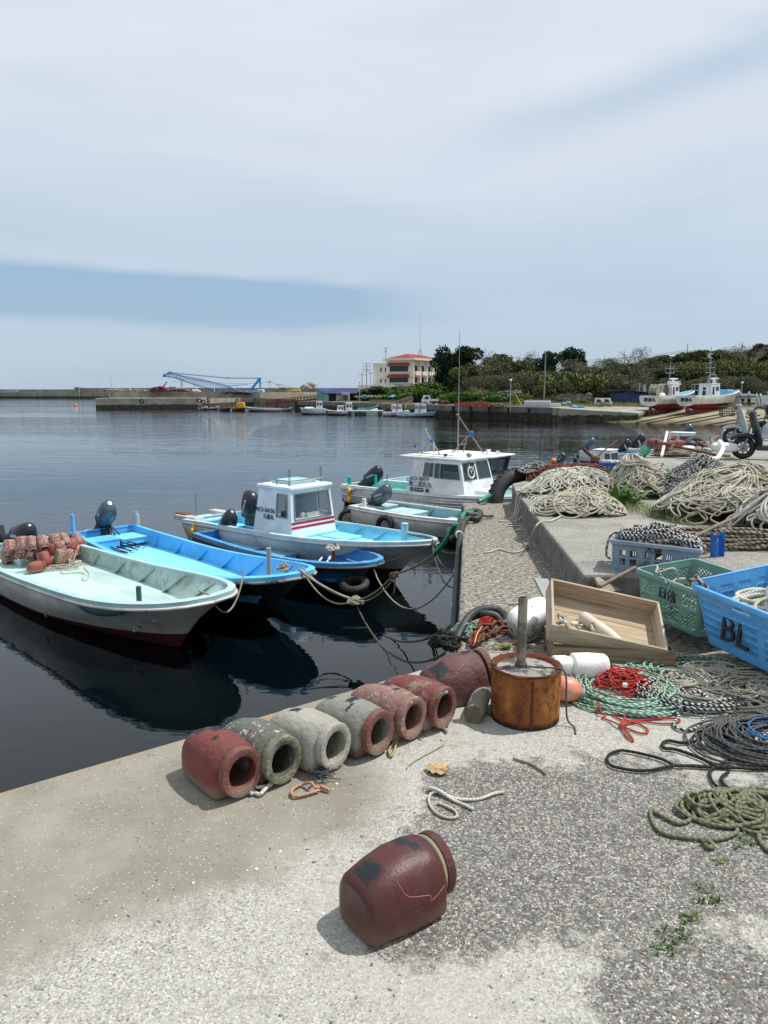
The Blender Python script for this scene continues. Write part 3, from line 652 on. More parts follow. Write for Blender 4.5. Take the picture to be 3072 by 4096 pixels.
# plank behind the box, dark boards on the ground
MB().box((0, 0, 0), (.10, .26, .02)).build('plank', mat('grey_board', (.33, .34, .33), .8, c2=(.22, .23, .22), sc=8), bev=.003)
o = C.objects[-1]; tag(o, 'grey painted board leaning on the raised pavement behind the tipped box', 'board'); o.location = G(2205, 2390, .16)+V((.0, .12, 0)); o.rotation_euler = (.5, .1, .25)
for (a, b, wdt, lab) in (((155, 820), (385, 745), .055, 'dark rotten board lying on the ledge behind the drum'), ((530, 810), (660, 740), .06, 'small dark wood offcut beside the lower wooden box')):
    p, q = G(*c3(*a), .008), G(*c3(*b), .008); mb = MB(); mb.box(((q-p).length/2, 0, 0), ((q-p).length, wdt, .014), taper=(.9, .8)); o = mb.build('board', wd, bev=.002); o.matrix_world = axis(p, q-p); tag(o, lab, 'board')
for (a, lab, s, rz) in (((2510, 2330), 'short weathered plank behind the tipped box, leaning to the green crate', (.24, .15, .02), .1), ((2440, 2345), 'second weathered plank offcut beside the bamboo pole', (.18, .12, .02), .5)):
    o = MB().box((0, 0, 0), s).build('plank', wb, bev=.003); o.location = G(*a, .2)+V((0, .05, 0)); o.rotation_euler = (.9, 0, rz); tag(o, lab, 'board')
# ---- crates and basket
def rrect(W, Dp, r, n=5):
    pts = []
    for cx, cy, a0 in ((W-r, r, -PI/2), (W-r, Dp-r, 0), (r, Dp-r, PI/2), (r, r, PI)):
        for i in range(n+1):
            a = a0+PI/2*i/n; pts.append((cx+r*math.cos(a), cy+r*math.sin(a)))
    return pts
def basket(name, label, cat, M, W, Dp, H, r, m, slots, taper=.9, rim=.014, th=.006, du=.012, floor_m=None):
    """basket with real openings; slots(u along side 0..1, side index, v 0..1) -> True where open; local origin front-left corner at the rim"""
    t_ = thing(name, label, cat); t_.matrix_world = M
    P = rrect(W, Dp, r, 6); P = P+[P[0]]; C0 = V((W/2, Dp/2)); L = [0.]
    for a, b in zip(P[:-1], P[1:]): L.append(L[-1]+math.hypot(b[0]-a[0], b[1]-a[1]))
    T = L[-1]
    def at(u):
        for i in range(len(L)-1):
            if u <= L[i+1]+1e-9:
                k = (u-L[i])/max(1e-9, L[i+1]-L[i]); return V((P[i][0]+(P[i+1][0]-P[i][0])*k, P[i][1]+(P[i+1][1]-P[i][1])*k))
        return V(P[0])
    def f(u, v):
        q = at(u); k = 1-(1-taper)*v; q = C0+(q-C0)*k; return (q.x, q.y, -H*v)
    nu = int(T/du); us = sorted(set([T*i/nu for i in range(nu+1)])); nv = max(8, int(H/du)); vs = [i/nv for i in range(nv+1)]
    def hole(u, v):
        q = at(u); x, y = q.x, q.y; e = .002
        if y < e: return slots(x, W, v, 0)
        if x > W-e: return slots(y, Dp, v, 1)
        if y > Dp-e: return slots(x, W, v, 2)
        if x < e: return slots(y, Dp, v, 3)
        return False
    mb = MB(); mb.grid(f, us, vs, hole); mb.build('wall', m, t_, solid=th, soff=0, smooth=30)
    mb = MB(); q = [C0+(V(p_)-C0)*taper for p_ in P[:-1]]; mb.prism([(a.x, a.y) for a in q], -H-.004, -H+.004); mb.build('floor', m, t_)
    def ring(g, z): return [(C0.x+(p_[0]-C0.x)*(1+g/W*2), C0.y+(p_[1]-C0.y)*(1+g/Dp*2), z) for p_ in P[:-1]]
    mb = MB(); ss_ = [ring(-.004, .004), ring(rim*.8, .004), ring(rim, -.001), ring(rim, -.022), ring(rim*.8, -.022), ring(rim*.75, -.004), ring(-.003, -.004), ring(-.004, .004)]
    mb.loft(ss_, caps=False); mb.build('rim', m, t_, smooth=50)
    return t_
def crate_matrix(A, B, Dd):      # front-left, front-right and back-left rim points
    u = (B-A).normalized(); w_ = Dd-A; w_ = w_-u*w_.dot(u); w_.normalize()
    n_ = (u.cross(w_)+V((0, 0, 1.6))).normalized(); w_ = n_.cross(u).normalized(); u = w_.cross(n_)
    M = Matrix((u, w_, n_)).transposed().to_4x4(); M.translation = A; return M
gm = mat('green_plastic', (.15, .30, .25), .5, c2=(.20, .35, .30), sc=5, c3=(.20, .30, .24), sc3=20)
def mesh_slots(x, W, v, s):
    k = x/W
    for a, b in ((.06, .28), (.33, .67), (.72, .94)):
        if a < k < b:
            if a == .33 and s in (0, 2) and .12 < v < .45: return False
            if v < .16 or v > .90: return False
            if .46 < v < .52: return False
            i = int(x/.0068); j = int(v*.285/.0068); return (i//2+j//2) % 2 == 0
    return False
A, B_, Dd = D(2549, 2275, 4.50), D(2788, 2385, 4.05), D(2719, 2197, 4.78)
GM = crate_matrix(A, B_, Dd); GW = (B_-A).length+.03; GD = (Dd-A).length
gc = basket('plastic_crate', 'deep green plastic crate with mesh sides and rope inside', 'crate', GM, GW, GD, .28, .03, gm, mesh_slots, .92, du=.0073)
bm_ = mat('sky_blue_plastic', (.09, .36, .72), .38, c2=(.11, .40, .76), sc=4)
def slot_rows(x, W, v, s):
    if s in (0, 2):
        if .42*W < x < .58*W and .10 < v < .17 and s == 0: return True
        cols = [(.06, .30), (.38, .62), (.70, .94)]
        k = x/W; rows = [(.24, .34), (.37, .47), (.50, .60), (.63, .73), (.76, .86)]
    else:
        k = x/W; cols = [(.12, .26), (.32, .46), (.54, .68), (.74, .88)]; rows = [(.16, .26), (.29, .39), (.42, .52), (.55, .65), (.68, .78)]
    if not any(a < k < b for a, b in cols): return False
    if not any(a < v < b for a, b in rows): return False
    return (x/.014) % 1 < .5
A, B_, Dd = D(2755, 2330, 3.97), D(3072, 2464, 3.42), D(2965, 2160, 4.32)
BM = crate_matrix(A, B_, Dd); 
bk = basket('basket', 'big sky blue plastic basket with slotted sides and black painted letters', 'basket', BM, .78, .60, .33, .09, bm_, slot_rows, .86, rim=.018, du=.007)
bg_m = mat('faded_blue_plastic', (.20, .29, .40), .6, c2=(.27, .31, .34), sc=5, amt=(.45, .62), c3=(.16, .17, .17), sc3=14)
def big_slots(x, W, v, s):
    for a in (.08, .20, .36, .48, .60, .76, .88):
        if 0 < x-a*.6 < .045:
            return (.28 < v < .48 or .56 < v < .76) and ((x-a*.6)/.015) % 1 < .72
    return False
A, B_, Dd = D(2449, 2160, 4.95), D(2700, 2205, 4.80), None
u_ = (B_-A)
CM = crate_matrix(A, B_, A+V((-u_.y, u_.x, 0)))
cc_ = basket('plastic_crate', 'faded blue grey plastic crate on the raised pavement heaped with rope', 'crate', CM, .56, .34, .22, .02, bg_m, big_slots, .93, du=.0075)
# ---------------------------------------------------------------- lettering
def text_mesh(s, size, m, parent, M, name='lettering', ext=.002, sx=1.):
    cu = bpy.data.curves.new('text', 'FONT'); cu.body = s; cu.size = size; cu.extrude = ext; cu.align_x = 'CENTER'; cu.align_y = 'CENTER'; cu.resolution_u = 2
    o = bpy.data.objects.new('text', cu); C.objects.link(o); dg = bpy.context.evaluated_depsgraph_get(); dg.update()
    me = bpy.data.meshes.new_from_object(o.evaluated_get(dg)); bpy.data.objects.remove(o); bpy.data.curves.remove(cu)
    me.materials.clear(); me.materials.append(m); me.transform(M @ Matrix.Diagonal((sx, 1, 1, 1)))
    ob = bpy.data.objects.new(name, me); C.objects.link(ob); ob.parent = parent; return ob
def face_M(p, right, up):          # text plane: reads along right, upright along up, faces the viewer
    x = V(right).normalized(); z = x.cross(V(up)).normalized(); y = z.cross(x)
    M = Matrix((x, y, z)).transposed().to_4x4(); M.translation = V(p); return M
ink = mat('black_ink', (.015, .015, .018), .6, bump=0); white_ink = mat('white_ink', (.7, .7, .7), .5, bump=0)
text_mesh('BL', .20, mat('black_brush_paint', (.012, .012, .014), .5, bump=.3), bk, face_M((.34, .008, -.185), (1, -.0, 0), (0, .16, 1)), ext=.006)
text_mesh('日信', .075, ink, gc, face_M((GW*.5, .001, -.095), (1, 0, 0), (0, .04, 1)), ext=.004)
text_mesh('大揚', .055, ink, cc_, face_M((.27, -.006, -.038), (1, 0, 0), (0, 0, 1)), ext=.003)
# ---------------------------------------------------------------- rope heaps
cream = ropemat('cream_rope', (.50, .48, .39), (.38, .36, .28), 55); cream2 = ropemat('pale_rope', (.60, .585, .51), (.46, .45, .38), 55)
speck = ropemat('speckled_rope', (.40, .41, .38), (.05, .055, .06), 28); brownw = ropemat('brown_white_rope', (.36, .32, .25), (.10, .075, .055), 22)
greenr = ropemat('green_rope', (.42, .50, .42), (.10, .24, .17), 30); greyg = ropemat('grey_green_rope', (.33, .35, .29), (.24, .26, .21), 40)
blackw = ropemat('black_white_rope', (.52, .53, .52), (.02, .022, .028), 36, ratio=.45); redr = ropemat('red_rope', (.50, .05, .045), (.36, .03, .03), 90, dirt=(.25, .1, .07))
blackr = ropemat('black_rope', (.035, .035, .03), (.01, .011, .012), 45, dirt=(.06, .055, .04)); oliver = ropemat('olive_rope', (.19, .20, .12), (.12, .13, .08), 45)
bluer = ropemat('blue_line', (.06, .22, .42), (.05, .16, .32), 60); drkgrey = ropemat('dark_grey_rope', (.10, .11, .11), (.05, .055, .06), 40)
core_m = mat('rope_gap_shade', (.16, .13, .10), .95, c2=(.07, .05, .04), sc=9, bump=1., bs=50, bd=.02)  # dome under the strands, shade of the gaps painted into its dark brown
def mound(name, label, c, a, b, h, z0, N, r, m, seed=1, rot=0, drape=.6, flat=False, cat='rope pile', top=0, group=None, n=5, zj=1., R1=None, core=True):
    """tangle of rope strands lying on a dome a x b x h"""
    q = random.Random(seed); mb = MB(); ca, sa = math.cos(rot), math.sin(rot)
    def H(x, y):
        d = (x/a)**2+(y/b)**2; return h*max(0, 1-d)**.7*(1+.45*noise.noise((x*2.6, y*2.6, seed)))
    def put(pts, lift):
        out = []
        for k, (x, y) in enumerate(pts):
            z = H(x, y)*lift+r+abs(noise.noise((k*.35, lift*9, seed)))*r*5*zj
            out.append(V((c[0]+x*ca-y*sa, c[1]+x*sa+y*ca, z0+z)))
        mb.tube(catmull(out, 3), r, n, uv=True)
    for i in range(N):
        lift = 1.04-.42*q.random()**1.5 if h > .1 else q.random()
        if q.random() < drape:      # a bight hanging from the top
            th = q.random()*2*PI; w1 = .10+.5*q.random(); lo = .72+.30*q.random(); hi = .1+.4*q.random(); pts = []
            for k in range(13):
                s_ = k/12; rho = hi+(lo-hi)*math.sin(PI*s_)**.55; an = th+(s_-.5)*w1+.10*math.sin(k*1.3+i)
                pts.append((a*rho*math.cos(an), b*rho*math.sin(an)))
            put(pts, lift)
        else:                       # a loose coil
            rr = (R1 or .16)*(.6+.8*q.random()); th = q.random()*2*PI; rho = (1-rr/max(a, b)*.8)*q.random()**.6
            cx, cy = a*rho*math.cos(th)*.9, b*rho*math.sin(th)*.9; e = .6+.5*q.random(); ph = q.random()*6; turns = 1+q.random()*1.2; pts = []
            for k in range(int(11*turns)):
                an = ph+k*2*PI/11; r2 = rr*(1+.18*math.sin(k*.7+i)); pts.append((cx+r2*math.cos(an), cy+r2*e*math.sin(an)))
            put(pts, lift)
    for i in range(top):            # neat crown coils
        rr = .55*a*(.75+.35*q.random()); pts = [(rr*math.cos(k*.55+i)*1.0, rr*.8*math.sin(k*.55+i)) for k in range(13)]; put(pts, 1.05)
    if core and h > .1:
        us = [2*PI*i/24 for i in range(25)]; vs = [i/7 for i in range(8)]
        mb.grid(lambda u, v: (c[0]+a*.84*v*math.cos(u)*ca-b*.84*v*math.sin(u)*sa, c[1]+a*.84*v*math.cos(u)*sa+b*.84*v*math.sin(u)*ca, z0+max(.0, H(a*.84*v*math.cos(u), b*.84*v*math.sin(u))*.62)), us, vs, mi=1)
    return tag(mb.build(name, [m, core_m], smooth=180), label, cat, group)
def gc_(su, sv, z=PZ): q = G(su, sv, z); return (q.x, q.y)
mound('rope_pile', 'low spread-out pile of cream rope on the near edge of the raised pavement', (1.98, 7.42), .50, .38, .19, PZ, 120, .0085, cream, 3, .15, .35, R1=.15)
mound('rope_pile', 'flat pile of cream rope at the far corner beside the tyre', (2.25, 8.75), .72, .40, .27, PZ, 150, .0085, cream2, 5, .35, .3, R1=.16)
mound('rope_pile', 'tall round pile of cream rope with brown strands hanging down its front', (3.02, 8.62), .42, .40, .42, PZ, 150, .0095, cream, 7, 0, .75, top=12, R1=.14)
mound('rope_pile', 'pile of black and white speckled rope between two cream rope piles', (3.80, 8.45), .78, .5, .40, PZ, 230, .010, speck, 9, 0, .6, R1=.15)
mound('rope_pile', 'largest heap of cream rope, behind the crates', (3.60, 7.15), 1.0, .66, .43, PZ, 330, .0095, cream, 11, .1, .55, R1=.17)
mound('rope_pile', 'heap of thick pale rope at the right edge behind the big basket', (3.66, 6.25), .66, .52, .48, PZ, 200, .011, cream2, 13, .1, .35, R1=.13)
mound('rope_coil', 'thin coil of cream rope between the grass strip and the crates', (2.33, 6.15), .30, .22, .04, PZ, 22, .007, cream, 15, 0, 0, R1=.17, core=False)
# strands running off the pavement edge on to the ledge
for k in range(9):
    x = 1.60+.018*k; y = 8.65-.09*k
    rope('rope_strand', 'loose cream rope strand hanging over the pavement edge on to the ledge', 'rope', [(2.0, y+.22, PZ+.05), (1.75, y+.08, PZ+.03), (x+.0, y, PZ+.012), (x-.03, y-.02, PZ-.06), (x-.05-.015*(k % 3), y-.05, .10), (x-.10-.02*(k % 4), y-.10, .012), (x-.22-.05*(k % 3), y-.12-.04*(k % 2), .01)], .0085, cream2, 'cream strands over the pavement edge')
rope('rope_strand', 'single cream rope with a knot running down the step and along the ledge', 'rope', [G(*c8(1500, 870), PZ+.02), G(*c8(1400, 920), PZ+.012), G(*c8(1280, 935), PZ+.012), G(*c8(1225, 985), PZ-.0), G(*c8(1180, 1100), .14), G(*c8(1130, 1190), .02)]+gp(c8, [(1095, 1240), (980, 1272), (860, 1245), (800, 1235), (720, 1265), (650, 1270)], .01), .0075, cream2)
mb = MB(); q = G(*c8(1130, 1195), .035)
for k in range(5): mb.tube(catmull([q, q+V((.03*math.cos(k*1.3), .03*math.sin(k*1.3), .02)), q+V((.05*math.cos(k*1.3+.4), .05*math.sin(k*1.3+.4), -.025))], 5), .006, 5, uv=True)
tag(mb.build('rope_knot', cream2, smooth=180), 'frayed knot in the cream rope on the ledge', 'rope knot')
rope('rope_strand', 'thin cream cord lying on the ledge near the black hose', 'rope', gp(c3, [(280, 445), (360, 440), (430, 420), (485, 408), (560, 392)], .01), .006, cream2)
# thick brown and white bundle behind the crates
mb = MB(); q = random.Random(4)
for i in range(46):
    y0 = 5.62+.42*q.random(); z = PZ+.02+.13*q.random()*(1-abs(y0-5.83)*2.6); x0 = 2.05+.35*q.random()
    pts = [V((x0+(3.9-x0)*k/8, y0+.05*math.sin(k*.9+i)-.10*k/8, z+.015*math.sin(k*1.7+i*2))) for k in range(9)]
    mb.tube(catmull(pts, 3), .011, 6, uv=True)
    if i % 4 == 0:
        e = [V((x0+.10, y0-.1, z)), V((x0-.10, y0-.06, z+.02)), V((x0-.12, y0+.06, z)), V((x0+.1, y0+.08, z+.02))]; mb.tube(catmull(e, 5), .011, 6, uv=True)
tag(mb.build('rope_bundle', brownw, smooth=180), 'long bundle of twisted brown and white rope behind the crates', 'rope pile')
# ropes in crates
def in_crate(M, W, Dp, z0, N, r, m, label, seed, spill=0, name='rope_coil', h=.06):
    q = random.Random(seed); mb = MB()
    for i in range(N):
        cx, cy = W*(.3+.4*q.random()), Dp*(.35+.3*q.random()); ra, rb = W*(.14+.24*q.random()), Dp*(.16+.26*q.random()); ph = q.random()*6; tl = q.random()-.5
        pts = []
        for k in range(int(10+8*q.random())):
            an = ph+k*.6; x, y = cx+ra*math.cos(an), cy+rb*math.sin(an); x = min(max(x, .02+r-spill), W-.02-r+spill); y = min(max(y, .02+r-spill), Dp-.02-r+spill)
            d = ((x-W/2)/(W/2))**2+((y-Dp/2)/(Dp/2))**2
            pts.append(M @ V((x, y, z0+h*(1-d*.7)*(.3+.7*i/N)+.01*math.sin(k+i)+tl*.04*math.cos(an))))
        mb.tube(catmull(pts, 4), r, 6, uv=True)
    return tag(mb.build(name, m, smooth=180), label, 'rope')
in_crate(CM, .62, .34, -.05, 34, .011, brownw, 'brown and white rope heaped in the faded blue grey crate', 3, .0, h=.13)
in_crate(CM, .60, .30, -.0, 16, .010, blackw, 'black and white checked rope on top of the faded blue grey crate', 5, -.02, h=.10)
rope('rope_strand', 'dark rope tail hanging over the left end of the faded blue grey crate', 'rope', [CM @ V(p_) for p_ in ((.10, .12, .03), (.03, .10, .04), (-.02, .10, .01), (-.035, .06, -.06), (-.03, .03, -.12), (.0, -.012, -.13))], .008, brownw)
in_crate(GM, GW, GD, -.24, 14, .008, brownw, 'tangled brown rope lying in the bottom of the green crate', 7, -.03, h=.12)
in_crate(GM, GW, GD, -.2, 8, .007, cream2, 'pale rope loops lying in the green crate', 8, -.02, h=.16)
rope('rope_strand', 'pale cord arching up out of the green crate', 'rope', [GM @ V(p_) for p_ in ((.16, .22, -.14), (.2, .14, -.03), (.22, .08, .05), (.17, .0, .02), (.12, .05, .03), (.06, .10, .02))], .006, cream2)
rope('rope_strand', 'black and white cord hanging down the front corner of the green crate', 'rope', [GM @ V(p_) for p_ in ((.10, .15, .0), (.14, .04, .03), (.24, -.02, .01), (.30, -.025, -.03), (.31, -.02, -.10), (.315, -.01, -.17))], .005, speck)
in_crate(BM, .80, .62, -.22, 22, .011, brownw, 'thick brown rope coiled in the sky blue basket', 9, -.05, h=.12)
in_crate(BM, .85, .55, -.16, 12, .012, cream2, 'pale rope loops on top in the sky blue basket', 10, -.05, h=.16)
o = MB().ell((0, 0, 0), (.17, .075, .075), 20, 12, e=.75).build('foam_float', foam, smooth=180); o.matrix_world = BM @ TR((.50, .27, .0), 0, .1, .35); tag(o, 'white foam float lying on the rope in the sky blue basket', 'float')
rope('rope_knot', 'frayed dark rope knotted round the corner where basket and green crate meet', 'rope knot', [BM @ V(p_) for p_ in ((.10, .02, -.08), (.04, .03, .03), (-.03, .06, .01), (-.04, .03, -.03), (.0, -.02, .0), (.05, .0, .03), (.08, .05, -.01), (.09, .06, -.09))], .009, brownw)
# bamboo pole and blue cloth
a, b = D(2398, 2347, 4.60), D(2962, 2058, 5.7)
mb = MB(); pts = [a+(b-a)*k/9+V((0, 0, .012*math.sin(k*.35))) for k in range(10)]; mb.tube(pts, [.013+.0015*(k % 2) for k in range(10)], 8)
for k in range(1, 9, 2): mb.tube([pts[k]-(b-a)*.006, pts[k]+(b-a)*.006], .0165, 8)
bp = mb.build('bamboo_pole', mat('old_bamboo', (.17, .12, .09), .7, c2=(.25, .19, .14), sc=9, stretch=(3, 3, 3)), smooth=50); tag(bp, 'brown bamboo pole leaning over the crates', 'pole')
for k in (6, 7):
    mb = MB(); p_ = a+(b-a)*(k/8.7)
    for i in range(5): mb.torus((0, 0, 0), .018, .0035, M=axis(p_+(b-a)*(i*.006), (b-a)) @ TR((0, 0, 0), 0, PI/2, 0), n=14, k=5)
    mb.build('binding', mat('binding_cord', (.30, .27, .2), .9), bp, smooth=180)
mb = MB(); p0 = D(2872, 2125, 5.38)
def cl(u, v):
    x = -.055+.11*u*(1-.1*v); return (p0.x+x+.02*math.sin(v*2), p0.y-.03*math.sin(u*PI*2)+.02*v, p0.z-.40*v-(.05*math.sin(u*PI) if v < .1 else 0)+.01*math.sin(u*9))
mb.grid(cl, [i/14 for i in range(15)], [i/16 for i in range(17)])
tag(mb.build('blue_cloth', mat('blue_cloth', (.02, .14, .50), .7, c2=(.03, .2, .6), sc=20, bump=.5, bs=60), smooth=180, solid=.004), 'bright blue plastic sleeve hanging from the bamboo pole', 'cloth')
# ---- coils on the ground in front of the crates
def coil(name, label, c, ra, rb, N, r, m, seed, wid=.35, z0=0, h=.05, rot=0, cat='rope coil', arc=2*PI, a0=0, n=5):
    q = random.Random(seed); mb = MB()
    for i in range(N):
        k0 = 1-wid*q.random(); ph = q.random()*6; ex, ey = (q.random()-.5)*ra*.22, (q.random()-.5)*rb*.22; pts = []; nk = 26
        z = z0+r+h*q.random()*(1-abs(k0-(1-wid/2))/(wid/2+.01)*.7)
        for k in range(nk+(0 if arc < 6.2 else 1)):
            an = a0+arc*k/nk; w_ = k0*(1+.06*math.sin(3*an+ph)+.04*math.sin(5*an+2*ph)); x, y = ra*w_*math.cos(an)+ex, rb*w_*math.sin(an)+ey
            pts.append((c[0]+x*math.cos(rot)-y*math.sin(rot), c[1]+x*math.sin(rot)+y*math.cos(rot), z+.006*math.sin(2*an+ph)))
        mb.tube(catmull(pts, 2), r, n, uv=True)
    return tag(mb.build(name, m, smooth=180), label, cat)
ga = G(2480, 2765); coil('rope_coil', 'wide coil of green and white flecked rope around the red line', (ga.x, ga.y), .27, .30, 56, .0052, greenr, 3, .38)
gb = G(2760, 2690); coil('rope_coil', 'second band of green flecked rope running behind the beige coils', (gb.x, gb.y), .36, .15, 34, .0055, greenr, 6, .5)
gd = G(2770, 2785); coil('rope_coil', 'round coil of grey green cord beside the green rope', (gd.x, gd.y), .24, .22, 30, .0065, greyg, 7, .75, h=.06)
coil('rope_coil', 'loose rings of black and white checked rope over the grey coil', (gd.x-.02, gd.y-.03), .25, .2, 12, .0056, blackw, 8, .35, h=.08)
ge = G(2960, 2760); mound('rope_pile', 'tangle of beige cord at the right, below the sky blue basket', (ge.x+.05, ge.y), .34, .42, .07, 0, 80, .0058, ropemat('beige_line', (.46, .43, .34), (.36, .34, .27), 60), 17, 0, 0, R1=.13, core=False)
mound('rope_pile', 'jumble of beige cord over the middle of the coils', (gd.x+.12, gd.y+.16), .26, .18, .06, 0, 30, .007, cream, 19, 0, 0, R1=.10, core=False)
gf = G(3010, 2690); coil('rope_coil', 'black flecked rope coil against the foot of the sky blue basket', (gf.x+.08, gf.y), .28, .16, 24, .0055, blackw, 12, .6)
rope('rope_strand', 'black and white checked rope loop reaching on to the bare concrete', 'rope', gp(c5, [(1060, 370, .03), (1000, 290, .03), (920, 290), (890, 350), (920, 440), (980, 500), (940, 560), (980, 600), (1060, 610), (1130, 580), (1180, 500), (1200, 400, .03), (1160, 330, .04), (1080, 320, .04)]), .0075, blackw)
rr_ = G(*c5(560, 260)); mound('line_tangle', 'tangle of thin red line lying inside the green coil', (rr_.x, rr_.y), .20, .17, .07, 0, 34, .0036, redr, 21, .3, 0, R1=.075, core=False, n=4, zj=2., cat='rope')
rope('line', 'red line loops trailing out over the white grit', 'rope', gp(c5, [(200, 340), (290, 380), (330, 440), (380, 470, .02), (420, 500), (400, 515), (450, 535), (540, 570, .02), (600, 560), (700, 545), (850, 560), (950, 555), (990, 535), (940, 520), (800, 525), (700, 535), (620, 540), (560, 530), (540, 570, .02), (600, 600), (680, 630), (740, 630), (740, 600), (680, 565), (600, 545, .015), (550, 575, .015), (570, 640), (600, 675), (635, 692), (620, 660), (580, 610), (545, 575), (570, 500), (520, 475), (480, 490), (520, 520), (570, 540)], .008), .0042, redr)
rope('line', 'red line running from the orange buoy to the red tangle', 'rope', gp(c3, [(690, 1040, .12), (760, 1140, .06), (850, 1200, .02), (930, 1250, .02), (1020, 1250, .03), (1040, 1330, .03)]), .0035, redr)
mb = MB(); q = G(*c5(570, 268), .05); mb.box(q, (.022, .018, .022)); tag(mb.build('float_tag', foam, bev=.004), 'tiny white plastic toggle on the red line', 'toggle')
# dark coil with blue line, black rope, olive rope
gh = G(3010, 2975); coil('rope_coil', 'dark grey rope coil at the right edge with blue line on it', (gh.x+.10, gh.y-.02), .36, .24, 60, .0052, drkgrey, 23, .85, h=.07)
coil('line', 'thin blue line in loose rings on the dark grey coil', (gh.x+.12, gh.y), .22, .16, 12, .0028, bluer, 24, .6, h=.10, cat='rope')
coil('rope_strand', 'pale cord rings on the dark grey coil', (gh.x+.15, gh.y-.10), .26, .16, 6, .0055, cream2, 26, .4, h=.08, cat='rope')
rope('rope_strand', 'black rope with a long narrow loop lying on the grey aggregate', 'rope', gp(c5, [(1700, 905), (1500, 900), (1240, 890), (1090, 880), (960, 880), (850, 830), (700, 790), (600, 770), (530, 765), (450, 795), (437, 840), (480, 885), (640, 915), (760, 915), (860, 895), (950, 880), (1100, 885), (1240, 890), (1330, 850), (1420, 820), (1600, 800), (1700, 790)], .012), .006, blackr)
rope('rope_strand', 'black rope end with grey shackle bent back on itself', 'rope', gp(c5, [(1110, 695), (1000, 705), (905, 690), (855, 712), (870, 745), (950, 755), (1060, 790), (1160, 830), (1250, 875), (1400, 895)], .012), .007, blackr)
for k, pts in enumerate(([(1250, 890), (1215, 935), (1250, 1020), (1350, 1080), (1500, 1120), (1700, 1165)], [(1360, 930), (1305, 970), (1330, 1030), (1420, 1080), (1550, 1110), (1700, 1145)])):
    rope('rope_strand', ['black rope curving down towards the olive rope', 'inner black rope curve beside the first, nearer the pale rings'][k], 'rope', gp(c5, pts, .012), .0065, blackr)
mound('rope_pile', 'untidy heap of thick olive rope at the right edge', gc_(*c5(1500, 1225), 0), .26, .11, .05, 0, 34, .0068, oliver, 31, 0, 0, R1=.08, core=False, n=7)
rope('rope_strand', 'thick olive rope lying in a long open loop on the grey aggregate', 'rope', gp(c5, [(1500, 1200, .03), (1330, 1185, .02), (1240, 1180), (1150, 1200), (1090, 1270), (1030, 1310), (960, 1315), (870, 1270), (800, 1232), (768, 1218), (775, 1290), (820, 1365), (900, 1405), (1020, 1425), (1160, 1440), (1280, 1440), (1370, 1415), (1425, 1375), (1400, 1325), (1340, 1290, .02), (1240, 1290, .02), (1170, 1290), (1190, 1260), (1300, 1240, .03)], .010), .007, oliver)
rope('rope_strand', 'short curled olive rope end with a frayed tip', 'rope', gp(c5, [(1165, 1445, .02), (1180, 1470), (1200, 1500), (1240, 1495), (1225, 1465), (1190, 1450, .02), (1200, 1430, .02)], .010), .0085, oliver)
rope('rope_strand', 'olive rope hanging off to the lower right corner of the heap', 'rope', gp(c5, [(1680, 1300), (1620, 1370), (1590, 1420), (1610, 1470), (1660, 1520), (1720, 1540)], .010), .0085, oliver)
# ---- hoses, chain and rope heap at the inner corner of the ledge
hose_m = mat('black_rubber', (.018, .018, .02), .55, c2=(.05, .05, .05), sc=8)
rope('hose', 'fat black rubber hose bent in a double loop at the near end of the ledge', 'hose', [G(*cA(900, 1680), .02), G(*cA(960, 1560), .06), G(*cA(1050, 1420), .10), G(*cA(1180, 1350), .10), G(*cA(1330, 1350), .08), G(*cA(1440, 1420), .06), G(*cA(1460, 1490), .04), G(*cA(1400, 1500), .04), G(*cA(1330, 1420), .08), G(*cA(1200, 1400), .09), G(*cA(1060, 1440), .06), G(*cA(950, 1560), .04)], .026, hose_m, n=12)
rustc = mat('rusty_chain', (.12, .04, .022), .9, c2=(.24, .09, .04), sc=14, c3=(.05, .02, .015), sc3=40, bump=.8, bs=60)
def chain(label, pts, r, name='chain'):
    P_ = catmull(pts, 12); mb = MB(); L = 0; last = P_[0]; k = 0; step = r*5.2
    for a, b in zip(P_[:-1], P_[1:]):
        L += (b-a).length
        if L > step:
            L = 0; k += 1; M = axis(b, b-last) @ TR((0, 0, 0), (PI/2 if k % 2 else 0)+.3, 0, 0); last = b
            mb.tube([M @ V((r*3.6*math.cos(q)*1., r*2.*math.sin(q), 0)) for q in [2*PI*i/12 for i in range(12)]], r, 6, closed=True)
    return tag(mb.build(name, rustc, smooth=180), label, 'chain')
chain('heavy rusty chain leading from the hose loops to the foam float', gp(cA, [(1200, 1480, .05), (1280, 1440, .07), (1370, 1490, .05), (1430, 1560), (1560, 1580)], .025), .0085)
chain('rusty chain heaped below the black hose', gp(cA, [(1080, 1700), (1120, 1640, .04), (1200, 1590, .05), (1290, 1560, .05), (1300, 1510, .07), (1200, 1530, .07), (1130, 1600, .05), (1080, 1660, .03), (1060, 1740)], .025), .009)
chain('lower rusty chain curving out of the heap to the right', gp(cA, [(1100, 1750), (1160, 1680, .04), (1260, 1630, .03), (1380, 1600), (1500, 1610)], .015), .007)
rope('rope_strand', 'rusty brown frayed rope leading from the heap to the foam float', 'rope', gp(cA, [(1120, 1720, .04), (1220, 1640, .03), (1330, 1600, .03), (1400, 1545, .04), (1480, 1550, .03), (1560, 1575)], .02), .012, ropemat('rust_rope', (.16, .05, .03), (.09, .03, .02), 50))
